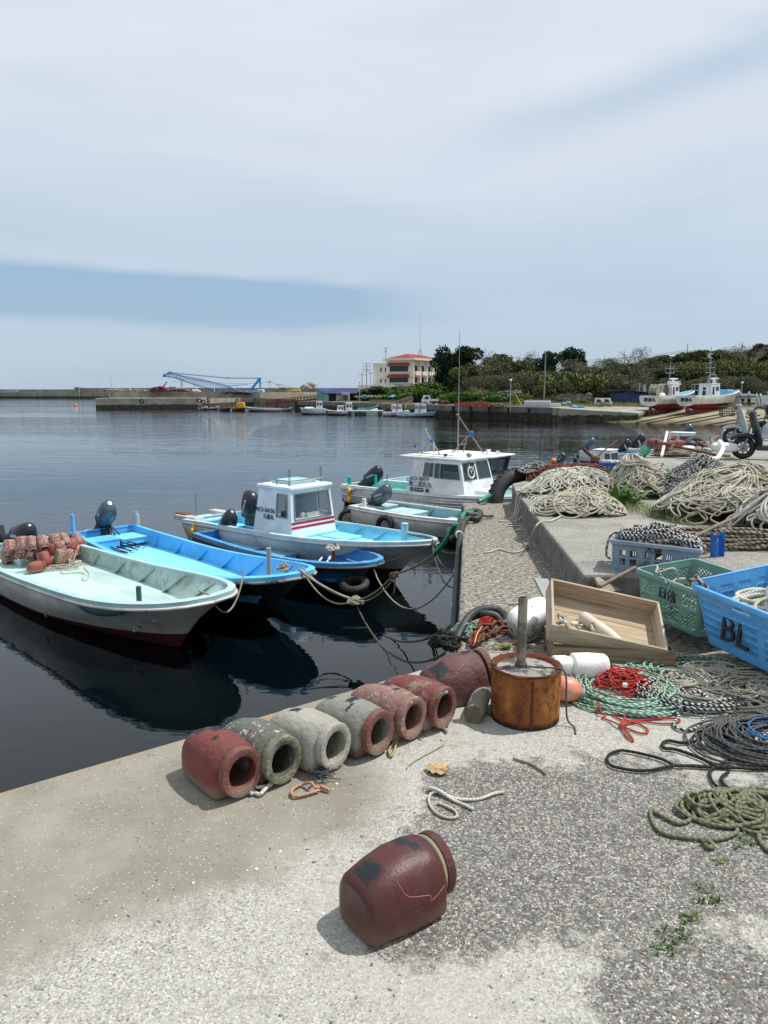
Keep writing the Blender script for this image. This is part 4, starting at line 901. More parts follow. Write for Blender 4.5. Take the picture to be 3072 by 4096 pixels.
q = G(*cA(1040, 1560), .05); mound('rope_knot', 'knotted grey green rope hanging over the quay corner beside the hose', (q.x, q.y), .09, .12, .07, .0, 20, .009, ropemat('sea_green_rope', (.22, .30, .26), (.12, .18, .15), 60), 41, 0, .4, cat='rope knot', R1=.05, core=False)
q = G(*cA(850, 1720), .0); mound('rope_knot', 'black rope knot at the very corner of the quay', (q.x-.04, q.y), .08, .10, .08, -.03, 20, .012, blackr, 43, 0, .3, cat='rope knot', R1=.05, core=False)
q = G(*cA(1240, 1450), .08); mound('line_tangle', 'small tuft of dark red thread on the rusty chain', (q.x, q.y), .05, .04, .03, .06, 26, .002, redr, 45, 0, 0, cat='rope', R1=.03, core=False, n=4)
rope('cord', 'orange cord end sticking out of the chain heap', 'rope', gp(cA, [(1100, 1720, .06), (1130, 1620, .07), (1180, 1540, .07)]), .005, mat('orange_line', (.6, .2, .05), bump=0))
# bundle down the harbour face of the ledge
top = [G(*cA(1170, 300), .05), G(*cA(1080, 330), .05), G(*cA(990, 350), .05)]
rope('hose', 'long black hose hanging down the ledge wall to the water', 'hose', [G(*cA(1120, 270), .05), G(*cA(1170, 290), .05), G(*cA(1130, 345), .05), G(*cA(1020, 350), .05), V((.83, 7.78, .0)), V((.73, 7.1, -.2)), V((.60, 6.0, -.40)), V((.47, 5.0, -.60)), V((.36, 4.35, -.75)), V((.33, 4.2, -1.3))], .034, hose_m, n=10)
rope('hose', 'second black hose looped over the ledge rim beside the green hose', 'hose', [G(*cA(900, 470), -.3), G(*cA(810, 470), -.3), V((.76, 7.9, -.1)), V((.84, 8.0, .03)), G(*cA(950, 320), .05), G(*cA(1060, 265), .06), G(*cA(1150, 262), .05), G(*cA(1140, 300), .05), G(*cA(1020, 300), .06)], .032, hose_m, n=10)
green_h = mat('green_hose', (.01, .20, .09), .45, c2=(.02, .28, .13), sc=9)
rope('hose', 'bright green hose sleeve over the mooring rope at the ledge rim', 'hose', [G(*cA(1080, 275), .06), G(*cA(980, 300), .06), V((.83, 8.0, .03)), D(*cA(880, 420), 8.1), D(*cA(820, 530), 8.2), D(*cA(740, 640), 8.3), D(*cA(650, 745), 8.4)], .028, green_h, n=10)
rope('hose', 'short green hose sleeve on the rope by the big tyre', 'hose', [G(*c8(590, 715), .03), G(*c8(650, 680), .06), G(*c8(720, 640), .08)], .03, green_h, n=10)
mb = MB(); mb.cyl(G(*cA(1120, 300), .05), G(*cA(1270, 322), .03), .012, n=8); q = G(*cA(1282, 315), .03); mb.torus(q, .026, .012, M=None, n=16)
tag(mb.build('mooring_bar', rustc, smooth=60), 'rusty iron bar with a ring end set in the ledge top', 'mooring bar')
mb = MB()
for k in range(14): mb.torus((0, 0, 0), .044, .012, M=TR((.535-.004*k, 5.45-.035*k, -.50-.008*k), 1.25, 0, -.1), n=16, k=6)
tag(mb.build('rope_binding', speck, smooth=180), 'grey rope wound tightly round the hanging black hose', 'rope binding')
for yy, zz in ((7.05, -.26), (7.72, -.02), (6.3, -.38)):
    mb = MB()
    for k in range(3): mb.torus((0, 0, 0), .038, .006, M=TR((.73-(7.1-yy)*.118, yy-.02*k, zz), 1.2, 0, 0), n=14, k=5)
    tag(mb.build('hose_tie', mat('white_tie', (.6, .6, .58), bump=0), smooth=180), 'white cord tie wrapped round the hanging black hose', 'tie', 'white ties on the black hose')
# mussel covered piling by the ledge
mb = MB(); q = random.Random(8); bx, by = .36, 4.95
mb.cyl((bx, by, -2.6), (bx, by, -.78), .10, .085, 12)
for i in range(620):
    z = -1.75+.95*q.random(); a_ = q.random()*6.28; r2 = .10+.05*q.random(); s = .02+.02*q.random()
    M = TR((bx+r2*math.cos(a_), by+r2*math.sin(a_), z), q.random()*3, q.random()*3, a_)
    mb.add([(s, 0, 0), (-s*.6, s*.5, 0), (-s*.6, -s*.5, 0), (0, 0, s*.5), (0, 0, -s*.5)], [(0, 1, 3), (0, 3, 2), (1, 2, 3), (0, 4, 1), (0, 2, 4), (1, 4, 2)], M=M)
tag(mb.build('piling', mat('mussels', (.03, .027, .02), .5, c2=(.12, .11, .06), sc=20, bump=.8, bs=90), smooth=0), 'mussel encrusted fender post standing in the water against the ledge', 'piling')
# ---- weeds
leaf_m = mat('weed_leaf', (.07, .16, .025), .6, c2=(.11, .20, .035), sc=12, bump=0); grass_m = mat('grass_blade', (.12, .18, .03), .7, c2=(.24, .22, .08), sc=4, bump=0)
def weed(label, c, z0, n, h, seed, broad=.3, m=None, name='weed', cat='weed', group=None, kind=None, sx=0., sy=0., rot=0):
    q = random.Random(seed); mb = MB()
    for i in range(n):
        a_ = q.random()*6.28; u = q.random()*2-1; v = q.random()*2-1
        x0 = c[0]+u*sx*math.cos(rot)-v*sy*math.sin(rot); y0 = c[1]+u*sx*math.sin(rot)+v*sy*math.cos(rot); l = h*(.5+.7*q.random()); lean = .3+.9*q.random(); w_ = l*broad*(.5+.6*q.random())
        d = V((math.cos(a_), math.sin(a_), 0)); s_ = V((-d.y, d.x, 0)); p0_ = V((x0, y0, z0)); pts = []
        for k in range(4):
            t_ = k/3; p_ = p0_+d*l*lean*t_+V((0, 0, l*(t_*(1.1-.6*lean*t_)))); wk = w_*(.3, 1., .8, .02)[k]; pts += [p_-s_*wk/2, p_+s_*wk/2]
        mb.add(pts, [(0, 1, 3, 2), (2, 3, 5, 4), (4, 5, 7, 6)])
    return tag(mb.build(name, m or leaf_m, smooth=180), label, cat, group, kind)
weed('broad leaved green weed at the end of the grass strip by the tall pile', (2.62, 7.95), PZ, 46, .26, 1, .32, sx=.14, sy=.10)
weed('leafy weed clump in front of the red brown net heap', (2.62, 9.35), PZ, 60, .26, 2, .3, sx=.28, sy=.12, rot=-.3)
weed('strip of yellow green grass growing in the pavement joint between rope piles', (2.72, 7.25), PZ, 620, .12, 3, .06, grass_m, 'grass', 'grass', None, 'stuff', .17, .55, rot=.28)
weed('green grass tuft on the pavement beyond the speckled rope pile', (4.25, 10.9), PZ, 700, .12, 4, .07, mat('green_grass', (.10, .2, .03), bump=0), 'grass', 'grass', None, 'stuff', .55, .2, rot=.1)
weed('patch of grass behind the net heap by the blue crate', (3.0, 10.3), PZ, 300, .16, 5, .07, grass_m, 'grass', 'grass', None, 'stuff', .35, .2)
for k, (pt, n, h, lab) in enumerate((((1480, 200), 60, .035, 'small green sprout on the ledge near the chain'),)):
    q = G(*c2(*pt)); weed(lab, (q.x, q.y), 0, 40, .035, 50, .5, sx=.03, sy=.03)
cg = crop(1850, 3200, 1659/1222)
for k, (x, y, n, s, lab) in enumerate(((1545, 215, 90, .045, 'moss tuft right of the olive rope'), (1495, 260, 22, .02, 'tiny moss sprig just below the olive rope end'), (1400, 340, 34, .022, 'small moss sprig below the olive rope loop'),
        (1310, 485, 40, .028, 'moss sprig on the white grit, highest of the lower clump'), (1360, 545, 40, .024, 'moss sprig furthest right in the clump on white grit'), (1285, 548, 20, .016, 'tiny reddish moss sprig left of the right-hand one'),
        (1235, 650, 60, .028, 'moss tuft in the middle of the lower clump'), (1150, 740, 90, .045, 'widest moss tuft near the lower right'), (1085, 815, 50, .03, 'lowest moss tuft at the lower right'))):
    q = G(*cg(x, y)); weed(lab, (q.x, q.y), 0, n, .014, 60+k, .45, mat('moss', (.07, .13, .02), bump=0), sx=s, sy=s*.7, group=None)
# ================================================================ BOATS
def profile(t, tb, p, s0):            # half beam 0..1 along 0..1: stern fraction s0, full by .35, closing from tb
    a = s0+(1-s0)*math.sin(min(1, t/.4)*PI/2)
    if t > tb: a *= max(0, 1-((t-tb)/(1-tb))**p)**(1/p)
    return a
def make_hull(root, L, B, m, zm=.52, zb=.78, zs=.5, floor=.22, cap=.07, tb=.68, p=2.1, s0=.86, rake=.09, n=26, ribs=0, strake=True, deck_from=None, capz=.03, flare=.92, bulwark=None):
    """m: hull, bottom, cap, inner, deck; x forward from the transom, z=0 at the waterline"""
    def zg(t): return zm+(zb-zm)*max(0, (t-.3)/.7)**2.2+(zs-zm)*max(0, 1-t/.5)**2
    T = [1-(1-i/n)**1.35 for i in range(n+1)]
    rows = [(.0, 1-rake*1.7, -.28, .0), (.60, 1-rake*1.3, -.12, 0), (flare-.10, 1-rake, .08, .12), (flare, 1-rake*.75, None, .35), (flare+.10, 1-rake*.35, None, .7), (1, 1, None, 1)]
    def pt(t, k, side):
        bf, lf, z, f = rows[k]; tbk = tb*(.50+.50*k/5); pk = 1.12+(p-1.12)*(k/5)**1.3
        y = side*B/2*bf*profile(t, tbk, pk, s0); x = t*L*lf
        zz = z+(.16*t**3 if k else .22*t**4) if z is not None and k <= 2 else None
        if zz is None: lo = .14+.16*t**3; zz = lo+(zg(t)-lo)*((f-.12)/.88)
        return (x, y, zz)
    secs = [[pt(t, k, -1) for k in range(5, -1, -1)]+[pt(t, k, 1) for k in range(1, 6)] for t in T]
    mb = MB(); mb.loft(secs, closed=False, rowmi=lambda i, j: 1 if 3 <= j <= 6 else 0)
    mb.add(secs[0], [tuple(range(len(secs[0])))[::-1]])
    mb.build('hull', [m['hull'], m['bottom']], root, smooth=50)
    c = cap
    def go(t, s, d=0.): return V((t*(L+d), s*(B/2+d)*profile(t, tb, p, s0), zg(t)))
    def gi(t, s): return V((c+t*(L-2.1*c), s*max(0, (B/2-c))*profile(t, tb, p, s0), zg(t)))
    mb = MB()
    ring_o = [go(t, -1, .012) for t in T]+[go(t, 1, .012) for t in reversed(T[:-1])]
    ring_i = [gi(t, -1) for t in T]+[gi(t, 1) for t in reversed(T[:-1])]
    up = V((0, 0, capz)); k = len(ring_o)
    mb.loft([[q-up*.8 for q in ring_o], [q+up*.8 for q in ring_o], [q+up for q in ring_i], [q-up for q in ring_i]], closed=True, caps=False)
    mb.build('gunwale', m['cap'], root, smooth=40)
    if strake:
        mb = MB()
        for s in (-1, 1): mb.tube([go(t, s, .018)-V((0, 0, .045)) for t in T], .022, 6)
        mb.build('rubbing_strake', m.get('strake', m['hull']), root, smooth=180)
    def gb(t, s): return V((c+t*(L*(1-rake*.95)-2.1*c), s*(B/2*(flare-.02)-.02)*profile(t, tb*.78, 1.12+(p-1.12)*.55, s0), floor))
    def inn(t, s, f=1.): a_ = gb(t, s); b_ = gi(t, s); return a_+(b_-a_)*f
    mb = MB()
    for s in (-1, 1):
        mb.grid(lambda u, v: inn(u, s, v), T, [0, .5, 1])
    b = [inn(0, -1, 0), inn(0, 1, 0), inn(0, 1, 1), inn(0, -1, 1)]; mb.poly(b)
    mb.build('inner_side', m['inner'], root, smooth=60)
    mb = MB(); mb.loft([[inn(t, -1, 0)+V((0, -.01, 0)), inn(t, 1, 0)+V((0, .01, 0))] for t in T], closed=False); mb.build('deck', m['deck'], root, smooth=60)
    for i in range(ribs):
        t = .16+.70*i/max(1, ribs-1)
        for s in (-1, 1):
            a, b_ = inn(t, s, 1), inn(t, s, 0); y = -s
            mb = MB(); w1, w2 = .035, .07; d = .012
            vs = []
            for dx in (-d, d): vs += [a+V((dx, 0, -.02)), a+V((dx, y*w1, -.02)), b_+V((dx, y*w2, .0)), b_+V((dx, 0, 0))]
            mb.add(vs, [(0, 1, 2, 3), (7, 6, 5, 4), (1, 5, 6, 2), (0, 4, 5, 1), (2, 6, 7, 3), (0, 3, 7, 4)]); mb.build('rib', m['inner'], root, smooth=0, bev=.004)
    return zg, go, gi, inn
def place(root, S, Bw): S, Bw = V((S[0], S[1], WL)), V((Bw[0], Bw[1], WL)); root.matrix_world = axis(S, Bw-S)
cowl_dk = mat('outboard_black', (.018, .02, .026), .28, bump=0, var=.05); cowl_gr = mat('outboard_grey', (.09, .115, .145), .26, bump=0, metal=.4, var=.05)
cowl_bl = mat('outboard_navy', (.022, .034, .05), .28, bump=0, var=.05); leg_dk = mat('outboard_leg', (.03, .033, .038), .45, bump=.1)
alu = mat('dull_metal', (.30, .30, .29), .45, metal=.6, bump=.1); silver_ink = mat('silver_ink', (.62, .64, .66), .4, bump=0)
def outboard(root, loc, tilt=.9, s=1., m=None, text=None, rz=0, stripe=None, side=-1, tiller=True, leg=True, slim=1.):
    """powerhead up, tilted forward by tilt; x forward"""
    m = m or cowl_dk; M = TR(loc, 0, tilt, rz, s)
    mb = MB(); mb.loft([sec(0, 0, 0, 0)] if 0 else [[(x+a*math.cos(q), b*math.sin(q), z) for q in [2*PI*i/14 for i in range(14)]] for z, a, b, x in ((.05, .10, .085, 0), (-.15, .075, .06, -.02), (-.45, .06, .04, -.03), (-.62, .07, .035, -.03), (-.68, .10, .02, -.04))], M=M)
    if leg:
        mb.box((-.10, 0, -.66), (.30, .13, .012), M=M); mb.ell((-.02, 0, -.80), (.17, .045, .045), 12, 8, M=M); mb.box((-.02, 0, -.88), (.12, .01, .16), M=M)
    mb.box((.10, 0, -.12), (.07, .22, .28), M=M, taper=(.8, .9)); mb.box((.16, 0, -.20), (.05, .19, .20), M=TR(loc, 0, tilt*.3, rz, s))
    o = mb.build('outboard_motor', leg_dk, root, smooth=50)
    mb = MB(); prof = [(.04, .115, .10, .01), (.06, .155, .13, .015), (.13, .170, .142, .02), (.25, .175, .146, .02), (.36, .165, .135, .015), (.44, .140, .112, .0), (.49, .095, .08, -.02), (.505, .03, .03, -.03)]
    def ov(a, b, q): c, s_ = math.cos(q), math.sin(q); return math.copysign(abs(c)**.8, c)*a, math.copysign(abs(s_)**.8, s_)*b*slim
    mb.loft([[(x+ov(a, b, q)[0], ov(a, b, q)[1], z) for q in [2*PI*i/24 for i in range(24)]] for z, a, b, x in prof], M=M); mb.build('cowling', m, o, smooth=70)
    mb = MB(); mb.loft([[(x+ov(a, b, q)[0], ov(a, b, q)[1], z) for q in [2*PI*i/24 for i in range(24)]] for z, a, b, x in ((.03, .16, .135, .015), (.075, .162, .137, .015))], M=M); mb.build('cowling_seam', leg_dk, o, smooth=70)
    if stripe:
        mb = MB(); mb.box((.02, side*(.146*slim+.000), .27), (.20, .008, .05), M=M @ TR((0, 0, 0), 0, .35, 0)); mb.build('stripe', stripe, o, bev=.002)
    if text:
        Mt = M @ TR((.02, side*(.151*slim), .24), PI/2, 0, 0 if side < 0 else PI) @ TR((0, 0, 0), 0, 0, PI/2-.25)
        text_mesh(text, .062, silver_ink, o, Mt, ext=.004)
    if tiller:
        mb = MB(); mb.tube([M @ V(p_) for p_ in ((.12, 0, .03), (.26, .03, .05), (.48, .04, .07))], [s*.02, s*.018, s*.022], 8); mb.build('tiller', leg_dk, o, smooth=60)
    return o
white_b = mat('boat_white', (.74, .75, .74), .45, c2=(.58, .57, .52), sc=3, amt=(.52, .74), c3=(.33, .27, .2), sc3=16, amt3=(.68, .76), bump=.08)
grimy = mat('boat_grimy_white', (.50, .51, .47), .6, c2=(.34, .34, .29), sc=2.5, amt=(.42, .66), c3=(.20, .17, .13), sc3=12, amt3=(.62, .7), bump=.12)
redb = mat('bottom_dark_red', (.11, .016, .022), .6, c2=(.05, .012, .015), sc=3, bump=.2); blkb = mat('bottom_black', (.014, .015, .017), .5, c2=(.05, .05, .05), sc=5)
mintd = mat('mint_deck', (.38, .53, .50), .6, c2=(.46, .60, .60), sc=2, amt=(.45, .6), c3=(.33, .38, .32), sc3=9, amt3=(.56, .68), stretch=(.5, 2, 1))
mintw = mat('mint_side', (.40, .52, .49), .6, c2=(.26, .34, .29), sc=3.5, amt=(.48, .62), c3=(.17, .18, .13), sc3=16, amt3=(.64, .7))
mintc = mat('mint_cap', (.36, .56, .58), .55, c2=(.40, .52, .50), sc=4, amt=(.48, .62), c3=(.22, .2, .15), sc3=20, amt3=(.64, .7))
lb = mat('light_blue_paint', (.11, .46, .82), .5, c2=(.13, .50, .86), sc=3, c3=(.09, .25, .38), sc3=20, amt3=(.68, .74)); lbd = mat('light_blue_deck', (.20, .62, .90), .5, c2=(.24, .66, .92), sc=2, c3=(.3, .45, .5), sc3=18, amt3=(.7, .76))
db = mat('deep_blue_paint', (.02, .16, .46), .5, c2=(.03, .2, .52), sc=3, c3=(.10, .22, .34), sc3=18, amt3=(.62, .7)); dbd = mat('deep_blue_deck', (.10, .26, .38), .6, c2=(.05, .18, .36), sc=3, c3=(.2, .25, .26), sc3=10)
pb = mat('pale_blue_paint', (.33, .58, .68), .5, c2=(.42, .60, .66), sc=4, c3=(.28, .24, .18), sc3=16, amt3=(.66, .72)); tq = mat('turquoise_paint', (.02, .42, .36), .5, c2=(.05, .5, .42), sc=4)
pbd = mat('pale_blue_worn_deck', (.36, .55, .60), .6, c2=(.44, .42, .34), sc=4, amt=(.52, .62), c3=(.3, .2, .12), sc3=12, amt3=(.64, .7))
rubber = mat('tyre_rubber', (.016, .016, .017), .7, c2=(.035, .035, .035), sc=8, bump=.4, bs=80)
def hatch(root, c, d, m, z=.22, rz=0, name='hatch'):
    MB().box((c[0], c[1], z+d[2]/2), d).build(name, m, root, bev=.012)
    MB().box((c[0], c[1], z+d[2]+.012), (d[0]*1.06, d[1]*1.05, .03)).build(name+'_lid', m, C.objects[name] if 0 else [o for o in root.children][-1], bev=.008)
# ---- 1 mint skiff
b1 = thing('skiff', 'mint and off white open skiff nearest the camera, heaped with octopus pots at its stern', 'boat')
m1 = dict(hull=mat('mint_boat_hull', (.60, .60, .55), .55, c2=(.42, .42, .38), sc=2.2, amt=(.45, .68), c3=(.12, .14, .15), sc3=9, amt3=(.66, .72), bump=.15), bottom=redb, cap=mintc, inner=mintw, deck=mintd)
L1 = 6.30
f1 = make_hull(b1, L1, 1.72, m1, zm=.56, zb=.80, zs=.55, floor=.33, cap=.075, tb=.70, p=2.3, ribs=6)
MB().box((5.40, 0, .47), (.50, .80, .03), taper=(.9, .8)).build('bow_seat', lbd, b1, bev=.01); MB().box((5.14, 0, .34), (.03, .80, .24)).build('seat_front', mintw, b1, bev=.005)
mb = MB(); mb.cyl((5.25, -.36, .3), (5.25, -.36, .82), .032, n=12); mb.build('post', mat('green_post', (.01, .09, .07), .5), b1)
mb = MB(); mb.box((2.6, -.818, .40), (.0, .0, .0)) if 0 else None
hatch(b1, (.75, .12), (.5, .55, .06), mintd, .33)
MB().box((1.45, .0, .345), (.05, 1.35, .05)).build('thwart', mintc, b1, bev=.006)
MB().box((.22, .15, .50), (.40, .35, .06)).build('stern_block', mintc, b1, bev=.006)
outboard(b1, (.0, .22, .66), 1.3, 1.2, cowl_dk, 'SUZUKI', side=-1)
text_mesh('AC1-37950', .13, ink, b1, face_M((1.15, -.80, .44), (1, .0, 0), (0, -.12, 1)), name='registration_number', ext=.02)
mb = MB()
patch_m = mat('blue_grey_patch', (.05, .12, .15), .6, c2=(.3, .32, .3), sc=14, amt=(.6, .65))
for k in range(14):
    t0, t1 = .74+.011*k, .74+.011*(k+1)
    a, b_ = f1[1](t0, -1, .004), f1[1](t1, -1, .004); hh = .10*math.sin(PI*min(1, (k+1.5)/15))**.6; hh1 = .10*math.sin(PI*min(1, (k+2.5)/15))**.6
    mb.add([a+V((0, 0, -.07)), b_+V((0, 0, -.07)), b_+V((-.01, .020, -.07-hh1)), a+V((-.01, .020, -.07-hh))], [(0, 1, 2, 3)])
mb.build('paint_patch', patch_m, b1, smooth=180, solid=.006, soff=1)
for x in (1.2, 3.5):
    mb = MB(); mb.ell((x, -.795, .19), (.035, .02, .05), 10, 6); mb.build('drain_plug', mat('brass_dull', (.12, .11, .06), .6), b1)
place(b1, (-6.62, 12.62), (-2.0, 8.33))
M1 = b1.matrix_world.copy()
# pots in the stern, the rope under them
redw = potmat('boat_pot_weathered', (.22, .075, .06), (.30, .18, .15), (.46, .42, .36), (.5, .62), (.50, .60)); redc = potmat('boat_pot_clean', (.22, .06, .045), (.25, .10, .08), (.4, .33, .28), (.55, .7), (.66, .72))
proto = make_pot('x', redw, group='octopus pots heaped in the stern of the mint skiff'); r_ = random.Random(21)
ks = []
cb = crop(0, 1900, 1.659)
spots = [((60, 485), .25, 0), ((145, 465), .35, 0), ((215, 455), .38, 0), ((285, 447), .40, 0), ((355, 440), .38, 0), ((430, 437), .33, 0), ((510, 432), .30, 0), ((125, 520), .12, 0), ((205, 520), .12, 0), ((280, 500), .20, 1), ((340, 500), .2, 1), ((400, 495), .2, 0), ((470, 470), .22, 1), ((515, 500), .10, 0), ((405, 550), .08, 0), ((460, 540), .08, 0), ((300, 560), .08, 1), ((240, 605), .03, 1), ((55, 540), .05, 0), ((540, 470), .12, 1)]
labs = ['{} octopus pot in the mint skiff, {}']
for i, ((x, y), z, k) in enumerate(spots):
    o = proto if i == 0 else dup(proto)
    if k:
        for ch in o.children:
            if i: ch.data = ch.data.copy()
            ch.data.materials[0] = redc
    q = G(*cb(x, y), WL+.33+z*.8+.08); s = .82
    th = -PI/2+r_.uniform(-.5, .5) if i not in (13, 17, 19, 14) else r_.uniform(-.2, .4)
    s = r_.uniform(.72, .9); o.rotation_euler = (r_.uniform(-.5, .5), 1.3+r_.uniform(-.7, .5) if i not in (13, 17) else 0.05, th+PI/2*(.4)); o.scale = (s, s, s)
    R_ = Euler(o.rotation_euler).to_matrix(); o.location = q-R_ @ V((.17, 0, .11))*s
    if i == 17: o['label'] = 'dull red octopus pot lying apart in front of the heap in the mint skiff'
    elif i == 13: o['label'] = 'octopus pot on its side at the right end of the mint skiff heap'
    elif i == 0: o['label'] = 'leftmost octopus pot of the upper row in the mint skiff'
    elif i == 6: o['label'] = 'highest right-hand octopus pot of the upper row in the mint skiff'
    elif i == 16: o['label'] = 'clean brick red octopus pot standing on the rope in front of the heap'
    elif k: o['label'] = 'clean red octopus pot wedged in the heap in the mint skiff'
    else: o['label'] = 'weathered whitish red octopus pot in the heap in the mint skiff'
q = G(*cb(370, 590), WL+.34); mound('rope_pile', 'thin cream rope lying in a tangle under the pots in the mint skiff', (q.x, q.y), .62, .42, .06, WL+.33, 60, .006, cream, 51, -.7, 0, R1=.13, core=False)
mb = MB(); r_ = random.Random(6)
for i in range(15):
    x = 90+r_.random()*440; pts = [G(*cb(x, 430+20*r_.random()), WL+.70), G(*cb(x+15*r_.gauss(0, 1), 480), WL+.55), G(*cb(x+25*r_.gauss(0, 1), 530), WL+.5), G(*cb(x+40*r_.gauss(0, 1), 600), WL+.36)]
    mb.tube(catmull(pts, 5), .007, 5, uv=True)
tag(mb.build('rope_strand', cream, smooth=180), 'cream snood lines hanging over the octopus pots in the mint skiff', 'rope')
rope('rope_strand', 'cream rope end wandering over the deck of the mint skiff', 'rope', [G(*cb(*p_), WL+.345) for p_ in ((400, 640), (430, 655), (500, 645), (560, 655), (545, 690), (575, 695), (590, 650), (560, 610), (600, 580))], .007, cream)
# ---- 2 light blue skiff
b2 = thing('skiff', 'empty light blue open skiff with a grey outboard tilted up', 'boat')
m2 = dict(hull=blkb, bottom=blkb, cap=lb, inner=lb, deck=lbd, strake=mat('strake_grey', (.30, .29, .26), .7, c2=(.03, .03, .03), sc=3, amt=(.5, .56)))
L2 = 6.2
f2 = make_hull(b2, L2, 1.44, m2, zm=.50, zb=.80, zs=.56, floor=.28, cap=.07, tb=.70, p=2.3, ribs=6)
hatch(b2, (.62, -.30), (.42, .50, .16), lb, .33); hatch(b2, (.42, .35), (.5, .55, .10), lbd, .33)
for (x, y) in ((.15, -.62), (5.30, .12)):
    mb = MB(); mb.cyl((x, y, .4), (x, y, .94 if x < 1 else 1.0), .035, n=10); mb.build('post', lb if x < 1 else mat('bare_post', (.35, .33, .28), .8, c2=(.1, .3, .42), sc=8), b2)
mb = MB(); mb.cyl((.12, .63, .55), (.12, .63, .80), .06, .055, n=14); mb.cyl((.12, .63, .80), (.12, .63, .84), .03, n=10); mb.build('bottle', mat('bottle_grey', (.4, .42, .42), .5), b2, smooth=50)
outboard(b2, (-.05, .02, .72), .85, 1.08, cowl_gr, '50', side=-1, tiller=False)
mb = MB(); r_ = random.Random(3)
for k in range(5): mb.tube(catmull([(.1, .1, .65), (.35, .1*k-.2, .40), (.7, .2-.1*k, .38), (1.0+.1*k, .3-.12*k, .35), (.8, .5-.2*k, .35)], 6), .012, 6)
mb.build('hoses', hose_m, b2, smooth=180)
mb = MB(); mb.cyl((3.7, -.2, .35), (4.4, -.22, .35), .012, n=6); mb.build('rod', alu, b2)
place(b2, (-5.40, 13.92), (-1.08, 9.45))
M2 = b2.matrix_world.copy()
q = M2 @ V((5.1, -.05, .38)); lc = mound('rope_coil', 'coil of red, yellow and black line lying in the bow of the light blue skiff', (q.x, q.y), .26, .2, .07, WL+.34, 16, .010, ropemat('multi_line', (.5, .12, .03), (.03, .03, .03), 6, dirt=(.5, .3, .02)), 53, -.7, 0, R1=.2, core=False)
# ---- 3 deep blue skiff
b3 = thing('skiff', 'deep blue open skiff between the light blue skiff and the cabin boat', 'boat')
m3 = dict(hull=mat('dark_grey_hull', (.10, .105, .10), .6, c2=(.05, .05, .05), sc=3), bottom=blkb, cap=mat('blue_cap', (.05, .26, .52), .55, c2=(.3, .38, .42), sc=8, amt=(.56, .66)), inner=db, deck=dbd)
f3 = make_hull(b3, 4.5, 1.34, m3, zm=.50, zb=.62, zs=.50, floor=.20, cap=.07, tb=.62, p=2.1, ribs=0)
hatch(b3, (.95, .15), (.75, .62, .12), mat('pale_hatch', (.16, .36, .46), .6, c2=(.3, .42, .45), sc=6), .20); hatch(b3, (1.85, -.05), (.6, .62, .12), mat('pale_hatch', (.16, .36, .46)), .20)
mb = MB(); 
for s in (-1, 1): mb.tube([f3[3](t, s, .55)+V((0, -s*.01, 0)) for t in [i/20 for i in range(1, 19)]], .018, 6)
mb.build('inner_rail', db, b3, smooth=180)
MB().box((2.75, .0, .24), (.10, 1.1, .20)).build('bulkhead', db, b3, bev=.01)
MB().box((3.6, 0, .28), (.6, .72, .03), taper=(.8, .7)).build('bow_deck', dbd, b3, bev=.008)
mb = MB(); mb.cyl((3.0, .35, .42), (3.85, -.45, .54), .022, n=8); mb.cyl((2.95, .2, .41), (3.7, -.52, .52), .016, n=8); mb.build('white_poles', white_b, b3)
mb = MB(); mb.tube([(3.5, .0, .25), (3.5, .0, .72), (3.53, .02, .76)], .03, 8); mb.tube([(3.35, .12, .3), (3.5, .0, .42)], .02, 6); mb.build('rusty_post', rustc, b3, smooth=50)
outboard(b3, (.0, .12, .52), .75, .95, cowl_dk, None, stripe=None, tiller=False)
place(b3, (-3.22, 14.15), (-.10, 10.85)); M3 = b3.matrix_world.copy()
q = M3 @ V((3.5, .0, .70)); mound('rope_knot', 'pale frayed rope tied round the rusty post in the deep blue skiff', (q.x, q.y), .12, .10, .06, q.z-.04, 16, .010, cream2, 57, 0, 0, R1=.06, core=False, cat='rope knot')
# ---- glass and cabins
def glassm(name, c=(.02, .03, .035), tr=.0):
    if name in MC: return MC[name]
    t = NT(name); MC[name] = t.done(c, .06, None, 0, .6, Alpha=1-tr); return MC[name]
gl = glassm('dark_glass'); glc = glassm('clear_glass', (.10, .13, .15), .72)
def panel(mb, p00, p10, p11, p01, holes=(), th=.03, mi=0):
    """quad wall with rectangular openings and reveals, outward normal = (p10-p00) x (p01-p00)"""
    p00, p10, p11, p01 = V(p00), V(p10), V(p11), V(p01); n = (p10-p00).cross(p01-p00).normalized()
    def f(u, v, d=0): return (p00*(1-u)+p10*u)*(1-v)+(p01*(1-u)+p11*u)*v-n*d
    us = sorted({0, 1}|{h[0] for h in holes}|{h[2] for h in holes}); vs_ = sorted({0, 1}|{h[1] for h in holes}|{h[3] for h in holes})
    hole = lambda u, v: any(h[0] < u < h[2] and h[1] < v < h[3] for h in holes)
    mb.grid(lambda u, v: f(u, v), us, vs_, hole, mi); mb.grid(lambda u, v: f(u, v, th), us, vs_, hole, mi)
    for (a, b, c, d) in holes:
        q = [(a, b), (c, b), (c, d), (a, d)]
        for (x, y), (z, w_) in zip(q, q[1:]+q[:1]): mb.add([f(x, y), f(z, w_), f(z, w_, th), f(x, y, th)], [(0, 1, 2, 3)], mi)
    return f
